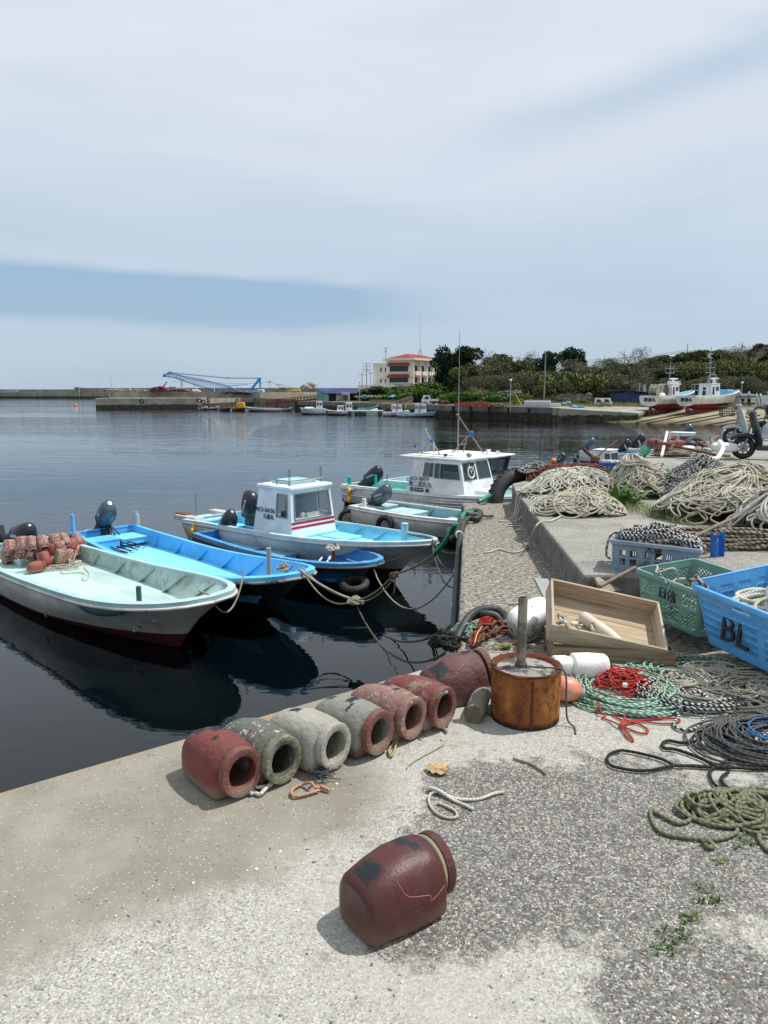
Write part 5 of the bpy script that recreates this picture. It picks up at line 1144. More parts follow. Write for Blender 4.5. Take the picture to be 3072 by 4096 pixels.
def cabin(root, x0, x1, w, z0, z1, m, wins, rake=(.0, .0), tw=.9, roof=.06, roof_m=None, glass=None, frame=None, th=.03, name='cabin', kf=0.):
    """wins: side -> [(u0,v0,u1,v1)] with side in 'front','left','right','back'; rake = (back, front) lean of the top"""
    hw, ht = w/2, w/2*tw; ra, rf = rake
    B_ = [(x0, -hw, z0), (x1, -hw, z0), (x1, hw, z0), (x0, hw, z0)]; T_ = [(x0+ra, -ht, z1), (x1-rf, -ht, z1), (x1-rf, ht, z1), (x0+ra, ht, z1)]
    mb = MB(); fr = MB(); gw = []
    for side, (i, j) in dict(right=(0, 1), front=(1, 2), left=(2, 3), back=(3, 0)).items():
        f = panel(mb, B_[i], B_[j], T_[j], T_[i], wins.get(side, ()), th)
        for h in wins.get(side, ()): gw.append((f, h))
    c = mb.build(name, m, root, smooth=0)
    for f, (a, b_, c_, d) in gw:
        g = MB(); g.add([f(a, b_, th*.5), f(c_, b_, th*.5), f(c_, d, th*.5), f(a, d, th*.5)], [(0, 1, 2, 3)])
        wn2 = MB(); q = [(a, b_), (c_, b_), (c_, d), (a, d)]
        for (x, y), (z, w_) in zip(q, q[1:]+q[:1]): wn2.tube([f(x, y, -.004), f(z, w_, -.004)], .014 if w > .6 else .008, 4, tw=PI/4)
        wo_ = wn2.build('window_frame', frame or alu, c, smooth=0); g.build('pane', glass or gl, c, smooth=0)
    if roof:
        e = .04; mb = MB(); mb.prism([(T_[0][0]-e, -ht-e), (T_[1][0]+e, -ht-e), (T_[1][0]+e, ht+e), (T_[0][0]-e, ht+e)], z1, z1+roof); mb.build('cabin_roof', roof_m or m, root, bev=.02)
    return c
# ---- 4 cabin boat with red stripes
b4 = thing('cabin_boat', 'white cabin boat with two red stripes and a light blue deck', 'boat')
m4 = dict(hull=mat('boat_white_grimy4', (.52, .53, .51), .5, c2=(.38, .38, .35), sc=2.5, amt=(.45, .68), c3=(.16, .16, .15), sc3=10, amt3=(.68, .74)), bottom=redb, cap=mat('cap_blue_white', (.40, .62, .70), .5, c2=(.60, .62, .6), sc=6, amt=(.5, .58)), inner=mat('aqua_paint', (.16, .60, .80), .5, c2=(.2, .66, .84), sc=4), deck=mat('aqua_deck', (.22, .66, .86), .5, c2=(.3, .66, .8), sc=3))
f4 = make_hull(b4, 6.1, 1.70, m4, zm=.62, zb=.80, zs=.52, floor=.32, cap=.06, tb=.50, p=1.75, s0=.80, rake=.11, ribs=7)
cw = mat('cabin_white', (.78, .79, .79), .4, c2=(.66, .66, .63), sc=4, amt=(.55, .75), c3=(.3, .2, .13), sc3=13, amt3=(.70, .76))
CX0, CX1, CZ0, CZ1 = 2.15, 3.28, .40, 1.40
cabin(b4, CX0, CX1, 1.16, CZ0, CZ1, cw, dict(front=[(.08, .46, .93, .93)], right=[(.60, .50, .90, .92)], left=[(.10, .50, .40, .92)], back=[(.3, .1, .7, .9)]), rake=(.16, .10), tw=.86, roof=.07, glass=glc, th=.03)
aq = m4['inner']
for z, h_ in ((.78, .045), (.70, .045)):
    mb = MB()
    def pf(x, y, z): return V((x, y, z))
    k0, k1 = (z-CZ0)/(CZ1-CZ0), (z+h_-CZ0)/(CZ1-CZ0)
    def cor(k, e=.004):
        hw = .57*(1-.14*k)+e; return (CX0+.16*k-e, CX1-.10*k+e, hw)
    a0, a1, ah = cor(k0); c0_, c1_, ch = cor(k1)
    for s in (-1, 1): mb.add([(a0+.02, s*ah, z), (a1, s*ah, z), (c1_, s*ch, z+h_), (c0_+.02, s*ch, z+h_)], [(0, 1, 2, 3)])
    mb.add([(a1, -ah, z), (a1, ah, z), (c1_, ch, z+h_), (c1_, -ch, z+h_)], [(0, 1, 2, 3)])
    mb.build('red_stripe', mat('stripe_red', (.42, .015, .04), .5, bump=0), b4, smooth=0)
MB().box((2.715, 0, .45), (1.18, 1.21, .20)).build('cabin_base', aq, b4, bev=.01)
MB().box((3.80, -.02, .42), (1.0, 1.05, .16)).build('fore_deck', m4['deck'], b4, bev=.01)
for (x, y, a_, b_) in ((3.72, .24, .62, .48), (3.70, -.32, .55, .46)): MB().box((x, y, .525), (a_, b_, .05)).build('hatch', m4['deck'], b4, bev=.008)
mb = MB(); mb.cyl((5.45, 0, .6), (5.45, 0, 1.02), .06, n=14); mb.build('post', pb, b4, bev=.01)
text_mesh('AC3-36536', .115, ink, b4, face_M((2.52, -.551, .99), (1, .0, 0), (0, .09, 1)), name='registration_number', ext=.004)
text_mesh('久盛丸', .10, ink, b4, face_M((2.62, -.562, .87), (1, .0, 0), (0, .09, 1)), name='boat_name', ext=.004)
mb = MB()
for (p_, q_) in (((2.32, -.42, 1.56), (3.07, -.42, 1.56)), ((3.07, -.42, 1.56), (3.07, .42, 1.56)), ((2.32, .42, 1.56), (3.07, .42, 1.56)), ((2.32, -.42, 1.46), (2.32, -.42, 1.56)), ((3.07, -.42, 1.46), (3.07, -.42, 1.56)), ((2.72, -.42, 1.46), (2.72, -.42, 1.56))): mb.cyl(p_, q_, .013, n=8)
mb.build('roof_rail', alu, b4)
MB().box((2.65, .05, 1.50), (.55, .65, .05)).build('roof_hatch', pb, b4, bev=.01)
mb = MB(); mb.add([(3.05, -.38, 1.48), (3.05, .42, 1.48), (2.99, .40, 1.76), (2.99, -.36, 1.76)], [(0, 1, 2, 3)]); mb.build('wind_screen', glassm('screen_glass', (.2, .25, .28), .85), b4, smooth=0)
for y in (-.38, .42): MB().box((3.02, y, 1.62), (.03, .04, .30)).build('screen_bracket', glassm('clear_glass'), b4)
mb = MB(); mb.box((3.05, 0, .84), (.26, .9, .03)); mb.build('dashboard', cw, b4)
mb = MB(); mb.cyl((3.04, -.33, .85), (3.04, -.33, 1.0), .05, .06, 12); mb.box((3.06, .12, .89), (.12, .3, .08)); mb.ell((3.05, -.1, .91), (.05, .05, .05)); mb.build('cabin_clutter', white_b, b4, smooth=40)
mb = MB(); mb.cyl((2.55, 0, .65), (2.55, 0, .9), .15, n=12); mb.build('seat', hose_m, b4)
MB().box((-.15, .0, .46), (.6, .7, .05)).build('stern_platform', m4['cap'], b4, bev=.01)
for y in (-.45, .42): 
    MB().box((-.12, y, .52), (.85, .22, .10), taper=(.9, .9)).build('stern_bracket', grimy, b4, bev=.01)
MB().box((-.40, -.40, .58), (.35, .16, .03)).build('rust_plate', rustc, b4, bev=.005)
mb = MB(); mb.cyl((-.42, -.05, .5), (-.42, -.05, 1.0), .015, n=8); mb.build('flag_pole', alu, b4)
outboard(b4, (1.2, .12, .60), .12, 1.15, cowl_dk, 'YAMAHA', side=-1, tiller=False, stripe=None, leg=False)
outboard(b4, (.25, -.18, .60), .0, .0001, leg_dk, tiller=False) if 0 else None
mb = MB(); mb.ell((.55, -.82, .36), (.06, .06, .09), 12, 8); mb.cyl((.55, -.82, .44), (.55, -.8, .52), .02, n=8); mb.build('small_fender', mat('yellow_fender', (.75, .45, .02), .5), b4, smooth=50)
place(b4, (-3.75, 15.65), (.52, 11.9)); M4 = b4.matrix_world.copy()
# ---- 5 small white skiff with tyres
b5 = thing('skiff', 'small weathered white skiff with hanging tyres, alongside the stone ledge', 'boat')
m5 = dict(hull=mat('hull_rusty_white', (.66, .67, .64), .55, c2=(.52, .51, .46), sc=3, c3=(.20, .10, .05), sc3=9, amt3=(.66, .71)), bottom=mat('hull_rust_brown', (.10, .045, .03), .8, c2=(.05, .03, .02), sc=6), cap=mat('cap_chipped', (.66, .67, .64), .6, c2=(.4, .5, .52), sc=6, c3=(.22, .12, .07), sc3=18, amt3=(.6, .66)), inner=mat('faded_teal', (.22, .38, .42), .6, c2=(.35, .42, .42), sc=5), deck=pbd)
f5 = make_hull(b5, 4.7, 1.38, m5, zm=.50, zb=.70, zs=.50, floor=.30, cap=.07, tb=.62, p=2.2, ribs=5)
hatch(b5, (1.15, .12), (.8, .62, .12), pbd, .30); hatch(b5, (2.75, -.1), (.8, .85, .08), pbd, .30); hatch(b5, (3.5, .1), (.7, .75, .14), pbd, .30)
MB().box((.30, 0, .45), (.5, 1.1, .06)).build('stern_deck', pbd, b5, bev=.008)
outboard(b5, (.25, .05, .62), .95, 1.1, cowl_gr, 'YAMAHA', side=-1)
for x, y in ((.06, .55), (.42, -.5)): 
    mb = MB(); mb.cyl((x, y, .48), (x, y, .72), .05, n=10); mb.build('post', white_b, b5, bev=.006)
place(b5, (-.42, 17.55), (2.95, 14.35)); M5 = b5.matrix_world.copy()
def tyre(label, M, R1=.22, r=.065, group=None, name='tyre', squash=.9):
    mb = MB(); mb.torus((0, 0, 0), R1, r, n=28, k=10)
    for k in range(40): mb.box((R1+r-.004, 0, 0), (.012, .02, r*.9), M=TR((0, 0, 0), 0, 0, 2*PI*k/40))
    o = mb.build(name, rubber, smooth=50); o.matrix_world = M; return tag(o, label, 'tyre', group)
tyre('black tyre fender hanging amidships on the small white skiff', M5 @ TR((1.35, -.79, .22), PI/2-.12, 0, 0), .20, .06)
tyre('black tyre fender on the stern corner of the small white skiff', M5 @ TR((.02, -.62, .20), PI/2, 0, .9), .20, .05)
tyre('black tyre lashed under the bow of the deep blue skiff', M3 @ TR((4.36, -.3, .32), .3, .1, .3), .17, .06)
# ---- 6 white cabin boat with turquoise deck
b6 = thing('cabin_boat', 'large white cabin boat with turquoise deck and a black outboard tilted up', 'boat')
m6 = dict(hull=white_b, bottom=redb, cap=white_b, inner=mat('pale_turquoise', (.45, .72, .66), .5), deck=tq)
f6 = make_hull(b6, 8.2, 2.15, m6, zm=.72, zb=1.0, zs=.68, floor=.42, cap=.09, tb=.52, p=1.8, s0=.85, rake=.10, ribs=0)
mb = MB()
for s in (-1, 1):
    for dz in (.16, .24, .34): mb.tube([f6[1](t, s, .006-dz*.12)-V((0, 0, dz)) for t in [i/24 for i in range(24)]], .02, 5)
mb.build('hull_moulding', white_b, b6, smooth=180)
X0, X1, Z0_, Z1_ = 2.95, 5.35, .62, 1.82
cabin(b6, X0, X1, 1.78, Z0_, Z1_, cw, dict(right=[(.25, .54, .44, .90), (.47, .52, .95, .90)], left=[(.25, .54, .44, .90), (.47, .52, .95, .90)], front=[(.05, .50, .47, .94), (.53, .50, .95, .94)], back=[(.35, .05, .65, .9)]), rake=(.30, .32), tw=.86, roof=.0, frame=alu, glass=glassm('tinted_glass', (.03, .045, .055), .45))
mb = MB(); mb.prism([(2.65, -.84), (5.10, -.80), (5.14, .80), (2.65, .84)], Z1_, Z1_+.07); mb.prism([(2.85, -.70), (4.9, -.66), (4.9, .66), (2.85, .70)], Z1_+.07, Z1_+.11); mb.build('cabin_roof', cw, b6, bev=.025)
mb = MB()
for k, x in enumerate((4.35,)): mb.beam((x-.03, -.855, 1.24), (x-.03, -.81, 1.68), .04)
mb.build('window_bar', alu, b6)
mb = MB(); mb.torus((0, 0, 0), .17, .022, M=TR((5.20, -.40, 1.46), 0, PI/2-.24, 0), n=22); 
for k in range(3): mb.cyl((5.20, -.40, 1.46), (5.22-.0, -.40+.17*math.cos(k*2.1+.5), 1.62+.17*math.sin(k*2.1+.5)), .012, n=6)
mb.build('steering_wheel', mat('wheel_white', (.75, .75, .73), .4, bump=0), b6, smooth=60)
mb = MB()
for p_, q_ in (((3.2, -.4, 1.93), (3.45, -.15, 2.27)), ((3.2, .3, 1.93), (3.4, .0, 2.23)), ((3.75, -.1, 1.93), (3.15, -.1, 2.67)), ((3.3, -.1, 2.27), (3.5, -.1, 2.31))): mb.cyl(p_, q_, .022, n=8)
mb.ell((3.15, -.1, 2.69), (.05, .05, .04)); mb.build('mast', mat('mast_grey', (.32, .32, .32), .5, c2=(.2, .15, .12), sc=20), b6)
mb = MB(); mb.cyl((3.42, -.12, 2.32), (3.42, -.12, 2.40), .06, n=12); mb.cyl((3.0, -.45, 2.11), (3.0, -.45, 2.23), .045, n=10); mb.build('blue_lamp', mat('blue_plastic', (.01, .16, .55), .4, bump=0), b6)
mb = MB(); mb.tube([(3.0, -.74, 1.98), (4.7, -.68, 1.98)], .012, 6)
for x in (3.0, 3.6, 4.2, 4.7): mb.cyl((x, -.72, 2.08), (x, -.72, 2.18), .01, n=6)
mb.build('roof_rail', mat('rail_brown', (.15, .12, .1), .6), b6)
mb = MB(); mb.ell((4.9, -.1, 1.97), (.10, .07, .07)); mb.build('search_lamp', alu, b6)
MB().box((4.35, -.6, 1.96), (.08, .08, .10)).build('side_lamp', ink, b6)
text_mesh('AC3-38779', .17, ink, b6, face_M((3.50, -.868, 1.17), (1, .0, 0), (0, .10, 1)), name='registration_number', ext=.004)
text_mesh('第二清玄丸', .19, ink, b6, face_M((3.55, -.895, .99), (1, .0, 0), (0, .10, 1)), name='boat_name', ext=.004)
mb = MB()
for x, w_ in ((3.22, .13), (3.52, .36), (3.86, .11)): mb.box((x, -.905, .82), (w_, .012, .12))
mb.build('plate', mat('plate_dark', (.05, .06, .08), .5, bump=0), b6, bev=.003)
text_mesh('240-52143', .07, white_ink, b6, face_M((3.52, -.914, .82), (1, 0, 0), (0, .1, 1)), name='plate_lettering', ext=.003)
text_mesh('N', .09, white_ink, b6, face_M((3.22, -.914, .82), (1, 0, 0), (0, .1, 1)), name='plate_lettering', ext=.003)
outboard(b6, (.50, -.05, .80), .95, 1.55, cowl_dk, 'YAMAHA', side=-1, tiller=False)
outboard(b6, (2.15, .55, .75), .45, 1.25, cowl_dk, None, tiller=False, leg=False)
mb = MB(); mb.cyl((.35, -.82, .68), (.35, -.82, .98), .07, n=12); mb.build('green_post', tq, b6)
MB().box((1.7, .1, .47), (1.0, 1.2, .10)).build('engine_deck', tq, b6, bev=.01)
mb = MB(); mb.cyl((1.6, -.3, .5), (1.75, -.4, 1.15), .02, n=6); mb.cyl((1.3, -.5, .5), (1.3, -.5, 1.1), .04, n=8); mb.build('green_stanchion', tq, b6)
for k, z in enumerate((.50, .22)):
    mb = MB(); mb.ell((.55, -1.05, z), (.085, .085, .13), 12, 9); mb.build('yellow_float', mat('yellow_fender', (.75, .45, .02), .5), b6, smooth=180)
MB().box((5.75, -.2, .85), (.5, .9, .2)).build('fore_hatch', white_b, b6, bev=.02)
mb = MB(); mb.tube(catmull([(.1+.2*k, -1.0-.03*(k % 2), .62-.04*(k % 2)) for k in range(6)], 4), .03, 6); mb.build('rope_fringe', grimy, b6, smooth=180)
place(b6, (-.75, 21.3), (5.45, 15.9)); b6.matrix_world = b6.matrix_world @ Matrix.Scale(.80, 4); M6 = b6.matrix_world.copy()
# ---- 7 grey boat with dark wheelhouse behind it
b7 = thing('cabin_boat', 'grey boat with a dark open wheelhouse and tripod mast behind the white cabin boat', 'boat')
m7 = dict(hull=mat('boat_grey', (.36, .38, .40), .5, c2=(.30, .31, .32), sc=3), bottom=redb, cap=white_b, inner=pb, deck=pbd)
f7 = make_hull(b7, 8.0, 2.2, m7, zm=.75, zb=1.0, zs=.7, floor=.45, cap=.09, tb=.52, p=1.8, s0=.85, ribs=0)
dkc = mat('wheelhouse_black', (.03, .03, .032), .6); gyc = mat('wheelhouse_grey', (.36, .38, .40), .5, bump=.05)
cabin(b7, 3.3, 5.5, 1.7, .62, 1.25, gyc, {}, rake=(.0, -.03), tw=1.02, roof=0)
cabin(b7, 3.3, 5.53, 1.73, 1.25, 2.05, dkc, dict(right=[(.08, .12, .92, .9)], left=[(.1, .12, .9, .9)], front=[(.04, .08, .47, .95), (.53, .08, .96, .95)]), rake=(-.1, -.16), tw=1.06, roof=0, frame=alu, glass=glassm('tinted_glass'))
mb = MB(); mb.prism([(2.4, -1.0), (5.85, -1.02), (5.85, 1.02), (2.4, 1.0)], 2.06, 2.13); mb.build('cabin_roof', cw, b7, bev=.02)
mb = MB()
for p_, q_ in (((3.6, -.5, 2.13), (4.0, 0, 2.85)), ((4.8, .1, 2.13), (3.5, 0, 3.75)), ((3.5, .5, 2.13), (4.0, 0, 2.85)), ((3.8, -.25, 2.5), (3.8, .25, 2.5)), ((3.6, -.1, 2.85), (4.2, 0, 2.88))): mb.cyl(p_, q_, .03, n=8)
mb.ell((3.49, 0, 3.77), (.08, .08, .06)); mb.build('tripod_mast', mat('mast_brown', (.17, .14, .11), .6, c2=(.3, .28, .25), sc=14), b7)
mb = MB(); mb.cyl((4.22, .0, 2.92), (4.22, .0, 3.08), .10, n=14); mb.build('blue_lamp', mat('blue_plastic', (.01, .16, .55)), b7, bev=.01)
mb = MB(); mb.torus((0, 0, 0), .22, .028, M=TR((5.50, -.10, 1.70), 0, PI/2+.12, 0), n=24)
for k in range(3): mb.cyl((5.50, -.10, 1.70), (5.50, -.10+.22*math.cos(k*2.1+.5), 1.70+.22*math.sin(k*2.1+.5)), .014, n=6)
mb.build('steering_wheel', mat('wheel_white', (.75, .75, .73), .4), b7, smooth=60)
mb = MB(); mb.box((5.3, -.35, 2.25), (.10, .25, .22)); mb.cyl((5.5, .1, 2.13), (5.5, .1, 2.28), .07, n=10); mb.cyl((2.8, -.8, 2.1), (2.8, -.8, 2.55), .03, n=8); mb.build('roof_fitting', cw, b7, bev=.015)
mb = MB(); mb.cyl((3.4, .2, 2.1), (3.4, .2, 7.4), .022, .010, n=8); mb.cyl((3.4, .2, 2.0), (3.4, .2, 3.6), .035, .03, n=8); mb.build('whip_antenna', mat('antenna_grey', (.30, .31, .32), .5, bump=0), b7)
MB().box((6.1, -.3, .95), (.9, 1.0, .35)).build('fore_hatch', pb, b7, bev=.02)
place(b7, (.35, 23.0), (6.85, 17.7)); b7.matrix_world = b7.matrix_world @ Matrix.Scale(.66, 4)
# ---- mooring lines
def sag(a, b, s, n=9):
    a, b = V(a), V(b); return [a+(b-a)*k/(n-1)-V((0, 0, s*4*(k/(n-1))*(1-k/(n-1)))) for k in range(n)]
bow1, bow2, bow3, bow4 = M1 @ V((L1-.05, 0, .82)), M2 @ V((L2-.05, 0, .84)), M3 @ V((4.42, 0, .54)), M4 @ V((6.0, 0, .82))
cB = crop(700, 1900, 1.659)
mr = ropemat('mooring_rope', (.36, .33, .26), (.27, .25, .19), 40); mrd = ropemat('mooring_rope_dark', (.13, .12, .09), (.07, .065, .05), 40, dirt=(.04, .035, .03))
mrg = ropemat('mooring_rope_mossy', (.20, .20, .12), (.12, .12, .07), 40)
knot = V((-.36, 9.0, -1.12))
rope('mooring_rope', 'slack pale mooring rope between the bows of the mint and light blue skiffs', 'rope', [bow1+V((-.15, .1, .03)), bow1]+sag(bow1, M2 @ V((L2-.5, -.55, .85)), .36)[1:], .012, mr)
for k in range(3): rope('mooring_rope', ['thick grey mooring rope from the light blue bow down to the big knot', 'second mooring rope from the light blue bow, hanging lower', 'thin mooring rope beside the thick one at the light blue bow'][k], 'rope', sag(bow2+V((.02*k, .05*k, .02)), knot+V((0, .03*k, 0)), (.05, .22, .1)[k]), (.017, .011, .009)[k], mr)
end_g = D(*cA(650, 745), 8.4)
rope('mooring_rope', 'mossy mooring rope from the big knot up to the green hose', 'rope', sag(knot, V((.12, 8.75, -.72)), .07)+sag(V((.12, 8.75, -.72)), end_g, .03)[1:], .014, mrg)
rope('mooring_rope', 'second mossy mooring rope running just below the first', 'rope', sag(knot+V((-.08, 0, -.02)), V((.13, 8.72, -.76)), .11)+[V((.12, 8.74, -.98))], .011, mrg)
rope('mooring_rope', 'long sagging rope from the big knot towards the dark ropes on the ledge wall', 'rope', sag(knot+V((.02, 0, -.08)), V((.57, 6.1, -.72)), .36, 14), .012, mrd)
rope('mooring_rope', 'rope from the deep blue bow sagging to the black hose', 'rope', sag(bow3+V((-.4, .3, .05)), bow3, .0, 3)+sag(bow3, V((.80, 7.9, -.45)), .55, 12)[1:], .011, mr)
rope('mooring_rope', 'taut grey line from the cabin boat bow to the ledge rim', 'rope', sag(M3 @ V((4.2, .2, .56)), V((.88, 8.2, -.02)), .12), .007, mrd)
rope('mooring_rope', 'pale line hanging from the ledge rim steeply down into the water', 'rope', sag(V((.88, 7.9, .02)), V((.10, 4.3, -1.7)), .35, 10), .008, mr)
for k in range(3): rope('mooring_rope', ['upper dark line round the post of the cabin boat', 'middle dark line from the cabin boat to the ledge', 'lower dark line from the cabin boat to the ledge'][k], 'rope', [M4 @ V((5.45, 0, .84))]+sag(bow4+V((0, .05*k, 0)), V((.83, 8.3-.3*k, -.35-.1*k)), .08+.12*k), .011, mrd)
rope('mooring_rope', 'thick dark rope sagging from the black hose to the water below the quay', 'rope', sag(V((.62, 6.3, -.55)), V((.0, 7.9, -1.2)), .12, 10), .013, mrd)
for k, (p_, s_) in enumerate(((knot, .09), (V((.12, 8.75, -.74)), .06), (bow2+V((-.2, .05, .03)), .08), (bow3+V((-.12, .05, .03)), .09))):
    mound('rope_knot', ['big tangled knot of mooring ropes hanging over the water', 'dark knot in the mossy mooring rope', 'rope lashing round the light blue bow', 'rope lashing round the deep blue bow'][k], (p_.x, p_.y), s_, s_*.8, s_*.8, p_.z-s_*.5, 16, .011, mr if k != 1 else mrd, 70+k, 0, 0, R1=s_*.55, core=False, cat='rope knot')
# big tyre over the corner with its rope
o = tyre('huge black tyre hung over the far corner of the raised pavement', TR((1.93, 10.22, -.10), 1.30, .0, .42), .43, .11, squash=1)
mound('rope_knot', 'grey rope wound over the top of the huge tyre', (2.12, 10.28), .34, .12, .10, .36, 26, .014, speck, 81, .4, .2, cat='rope knot', R1=.09, core=False)
# ================================================================ THE FAR SHORE
f5c = crop(600, 1440, 1659/700); f6c = crop(1200, 1340, 1659/600); f7c = crop(1750, 1340, 1659/700); f8c = crop(2400, 1340, 1659/672); f9c = crop(1300, 1560, 1659/500)
def Pf(cr, x, y, d): return D(*cr(x, y), d)
cream_w = mat('cream_wall', (.72, .69, .60), .85, c2=(.62, .59, .50), sc=.3, bump=0); roof_r = mat('red_roof', (.26, .035, .03), .95, c2=(.20, .035, .03), sc=.6, bump=0)
dkwin = mat('dark_window', (.03, .035, .04), .15, bump=0); frame_dk = mat('frame_dark', (.05, .05, .05), .5, bump=0); con_pole = mat('pole_concrete', (.26, .25, .23), .8, bump=0)
# ---- three storey building
bld = thing('building', 'cream three storey building with red hip roof and balconies', 'building'); c0 = D(*f6c(1232, 640), 215)
A_ = R(35); M = Matrix(((-math.cos(A_), math.sin(A_), 0), (math.sin(A_), math.cos(A_), 0), (0, 0, 1))).transposed(); 
ux = V((math.cos(A_), -math.sin(A_), 0)); uy = V((math.sin(A_), math.cos(A_), 0))
Mb = Matrix((ux, uy, V((0, 0, 1)))).transposed().to_4x4(); Mb.translation = V((c0.x, c0.y, .5)); bld.matrix_world = Mb
# local: x to the right along the left-front face (ends at 0), y runs away along the right face
Z3 = lambda yy: D(*f6c(1232, yy), 215).z-.5
zt, zb1, zb2 = Z3(278), Z3(405), Z3(530)
W1, W2 = 8.8, 15.5
mb = MB(); hs = [(.13, (Z3(404)+0)/zt, .87, (Z3(338))/zt), (.12, Z3(525)/zt, .87, Z3(470)/zt)]
panel(mb, (-W1, 0, 0), (0, 0, 0), (0, 0, zt), (-W1, 0, zt), hs, .4)
rh = [(.04+.235*k, Z3(405+5)/zt, .04+.235*k+.17, Z3(335)/zt) for k in range(4)]+[(.04+.235*k, Z3(530)/zt, .04+.235*k+.17, Z3(468)/zt) for k in range(4)]
panel(mb, (0, 0, 0), (0, W2, 0), (0, W2, zt), (0, 0, zt), rh, .4)
panel(mb, (0, W2, 0), (-W1, W2, 0), (-W1, W2, zt), (0, W2, zt), (), .4); panel(mb, (-W1, W2, 0), (-W1, 0, 0), (-W1, 0, zt), (-W1, W2, zt), (), .4)
mb.box((-W1/2, W2/2, zt-.2), (W1-.9, W2-.9, .3)); mb.build('wall', cream_w, bld, smooth=0)
for (a, b_, c_, d_) in hs:
    x0, x1 = -W1+W1*a, -W1+W1*c_
    wn_o = MB().box(((x0+x1)/2, .3, zt*(b_+d_)/2), (x1-x0, .08, zt*(d_-b_))).build('window', dkwin, bld)
    mb = MB()
    for k in range(9): mb.box((x0+(x1-x0)*k/8, .22, zt*(b_+d_)/2), (.10, .08, zt*(d_-b_)))
    mb.build('mullions', frame_dk, wn_o, smooth=0)
    mb = MB(); mb.add([(x0-.5, -.9, zt*d_+.25), (x1+.5, -.9, zt*d_+.25), (x1+.2, -.01, zt*d_+.95), (x0-.2, -.01, zt*d_+.95), (x0-.5, -.9, zt*d_+.05), (x1+.5, -.9, zt*d_+.05), (x1+.5, -.01, zt*d_+.05), (x0-.5, -.01, zt*d_+.05)], [(0, 1, 2, 3), (4, 5, 1, 0), (4, 0, 3, 7), (1, 5, 6, 2), (4, 7, 6, 5)]); mb.build('window_hood', roof_r, bld, smooth=0)
    MB().box(((x0+x1)/2, -.30, zt*b_-.15), (x1-x0+.9, .6, .25)).build('sill', cream_w, bld)
for (a, b_, c_, d_) in rh:
    y0, y1 = W2*a, W2*c_; wn_o = MB().box((-.3, (y0+y1)/2, zt*(b_+d_)/2), (.08, y1-y0, zt*(d_-b_))).build('window', dkwin, bld)
    mb = MB()
    for k in range(4): mb.box((-.22, y0+(y1-y0)*k/3, zt*(b_+d_)/2), (.08, .10, zt*(d_-b_)))
    mb.build('mullions', frame_dk, wn_o, smooth=0)
    if b_ > .45: MB().box((.55, (y0+y1)/2, zt*b_-.35), (1.1, y1-y0-.4, 1.1)).build('balcony', cream_w, bld, bev=.05)
for k in range(5): MB().box((.35, W2*(.02+.235*k), zt*.62), (.7, .45, zt*.74)).build('pillar', cream_w, bld)
MB().box((.25, W2*.5, zt*.49), (.5, W2, .30)).build('floor_band', mat('pinkish_band', (.45, .25, .18), .8, bump=0), bld)
MB().box((-W1/2+.4, W2/2, zt+.25), (W1+2.2, W2+1.6, .55)).build('eaves', mat('eaves_cream', (.66, .62, .52), .8, bump=0), bld, bev=.05)
mb = MB(); e = .9; zz_ = zt+.53
mb.add([(-W1-.3, -.5, zz_), (1.1, -.5, zz_), (1.1, W2+.5, zz_), (-W1-.3, W2+.5, zz_), (-W1/2, 4.0, zz_+1.5), (-W1/2, W2-4, zz_+1.5)], [(0, 1, 4), (1, 2, 5, 4), (2, 3, 5), (3, 0, 4, 5)]); mb.build('roof', roof_r, bld, smooth=0)
# left wing
wl = 5.6; zw = Z3(300)
mb = MB(); wh = [(.48, Z3(400)/zw, .58, Z3(355)/zw), (.78, Z3(400)/zw, .88, Z3(355)/zw), (.48, Z3(527)/zw, .58, Z3(484)/zw), (.78, Z3(527)/zw, .88, Z3(484)/zw)]
panel(mb, (-W1-wl, 1.0, 0), (-W1, 1.0, 0), (-W1, 1.0, zw), (-W1-wl, 1.0, zw), wh, .3); panel(mb, (-W1-wl, 9, 0), (-W1-wl, 1, 0), (-W1-wl, 1, zw), (-W1-wl, 9, zw), [(.5, Z3(455)/zw, .9, Z3(365)/zw), (.5, Z3(555)/zw, .9, Z3(500)/zw)], .3)
mb.box((-W1-wl/2, 5, zw-.2), (wl-.7, 7.6, .3)); panel(mb, (-W1, 9, 0), (-W1-wl, 9, 0), (-W1-wl, 9, zw), (-W1, 9, zw), (), .3); mb.build('wing_wall', cream_w, bld, smooth=0)
for (a, b_, c_, d_) in wh:
    x0, x1 = -W1-wl+wl*a, -W1-wl+wl*c_; MB().box(((x0+x1)/2, 1.2, zw*(b_+d_)/2), (x1-x0, .08, zw*(d_-b_))).build('window', dkwin, bld)
    MB().box(((x0+x1)/2, .9, zw*d_+.12), (x1-x0+.5, .35, .15)).build('lintel', roof_r if 0 else mat('eaves_cream', (.66, .62, .52)), bld)
for z0, z1 in ((455, 365), (555, 500)): MB().box((-W1-wl+.2, 3.4, (Z3(z0)+Z3(z1))/2), (.08, 3.2, Z3(z1)-Z3(z0))).build('window', dkwin, bld)
MB().box((-W1+.4, 5, zw+1.1), (2.6, 3, 1.6)).build('roof_tank', mat('tank_white', (.55, .55, .52), .7, bump=0), bld, bev=.05)
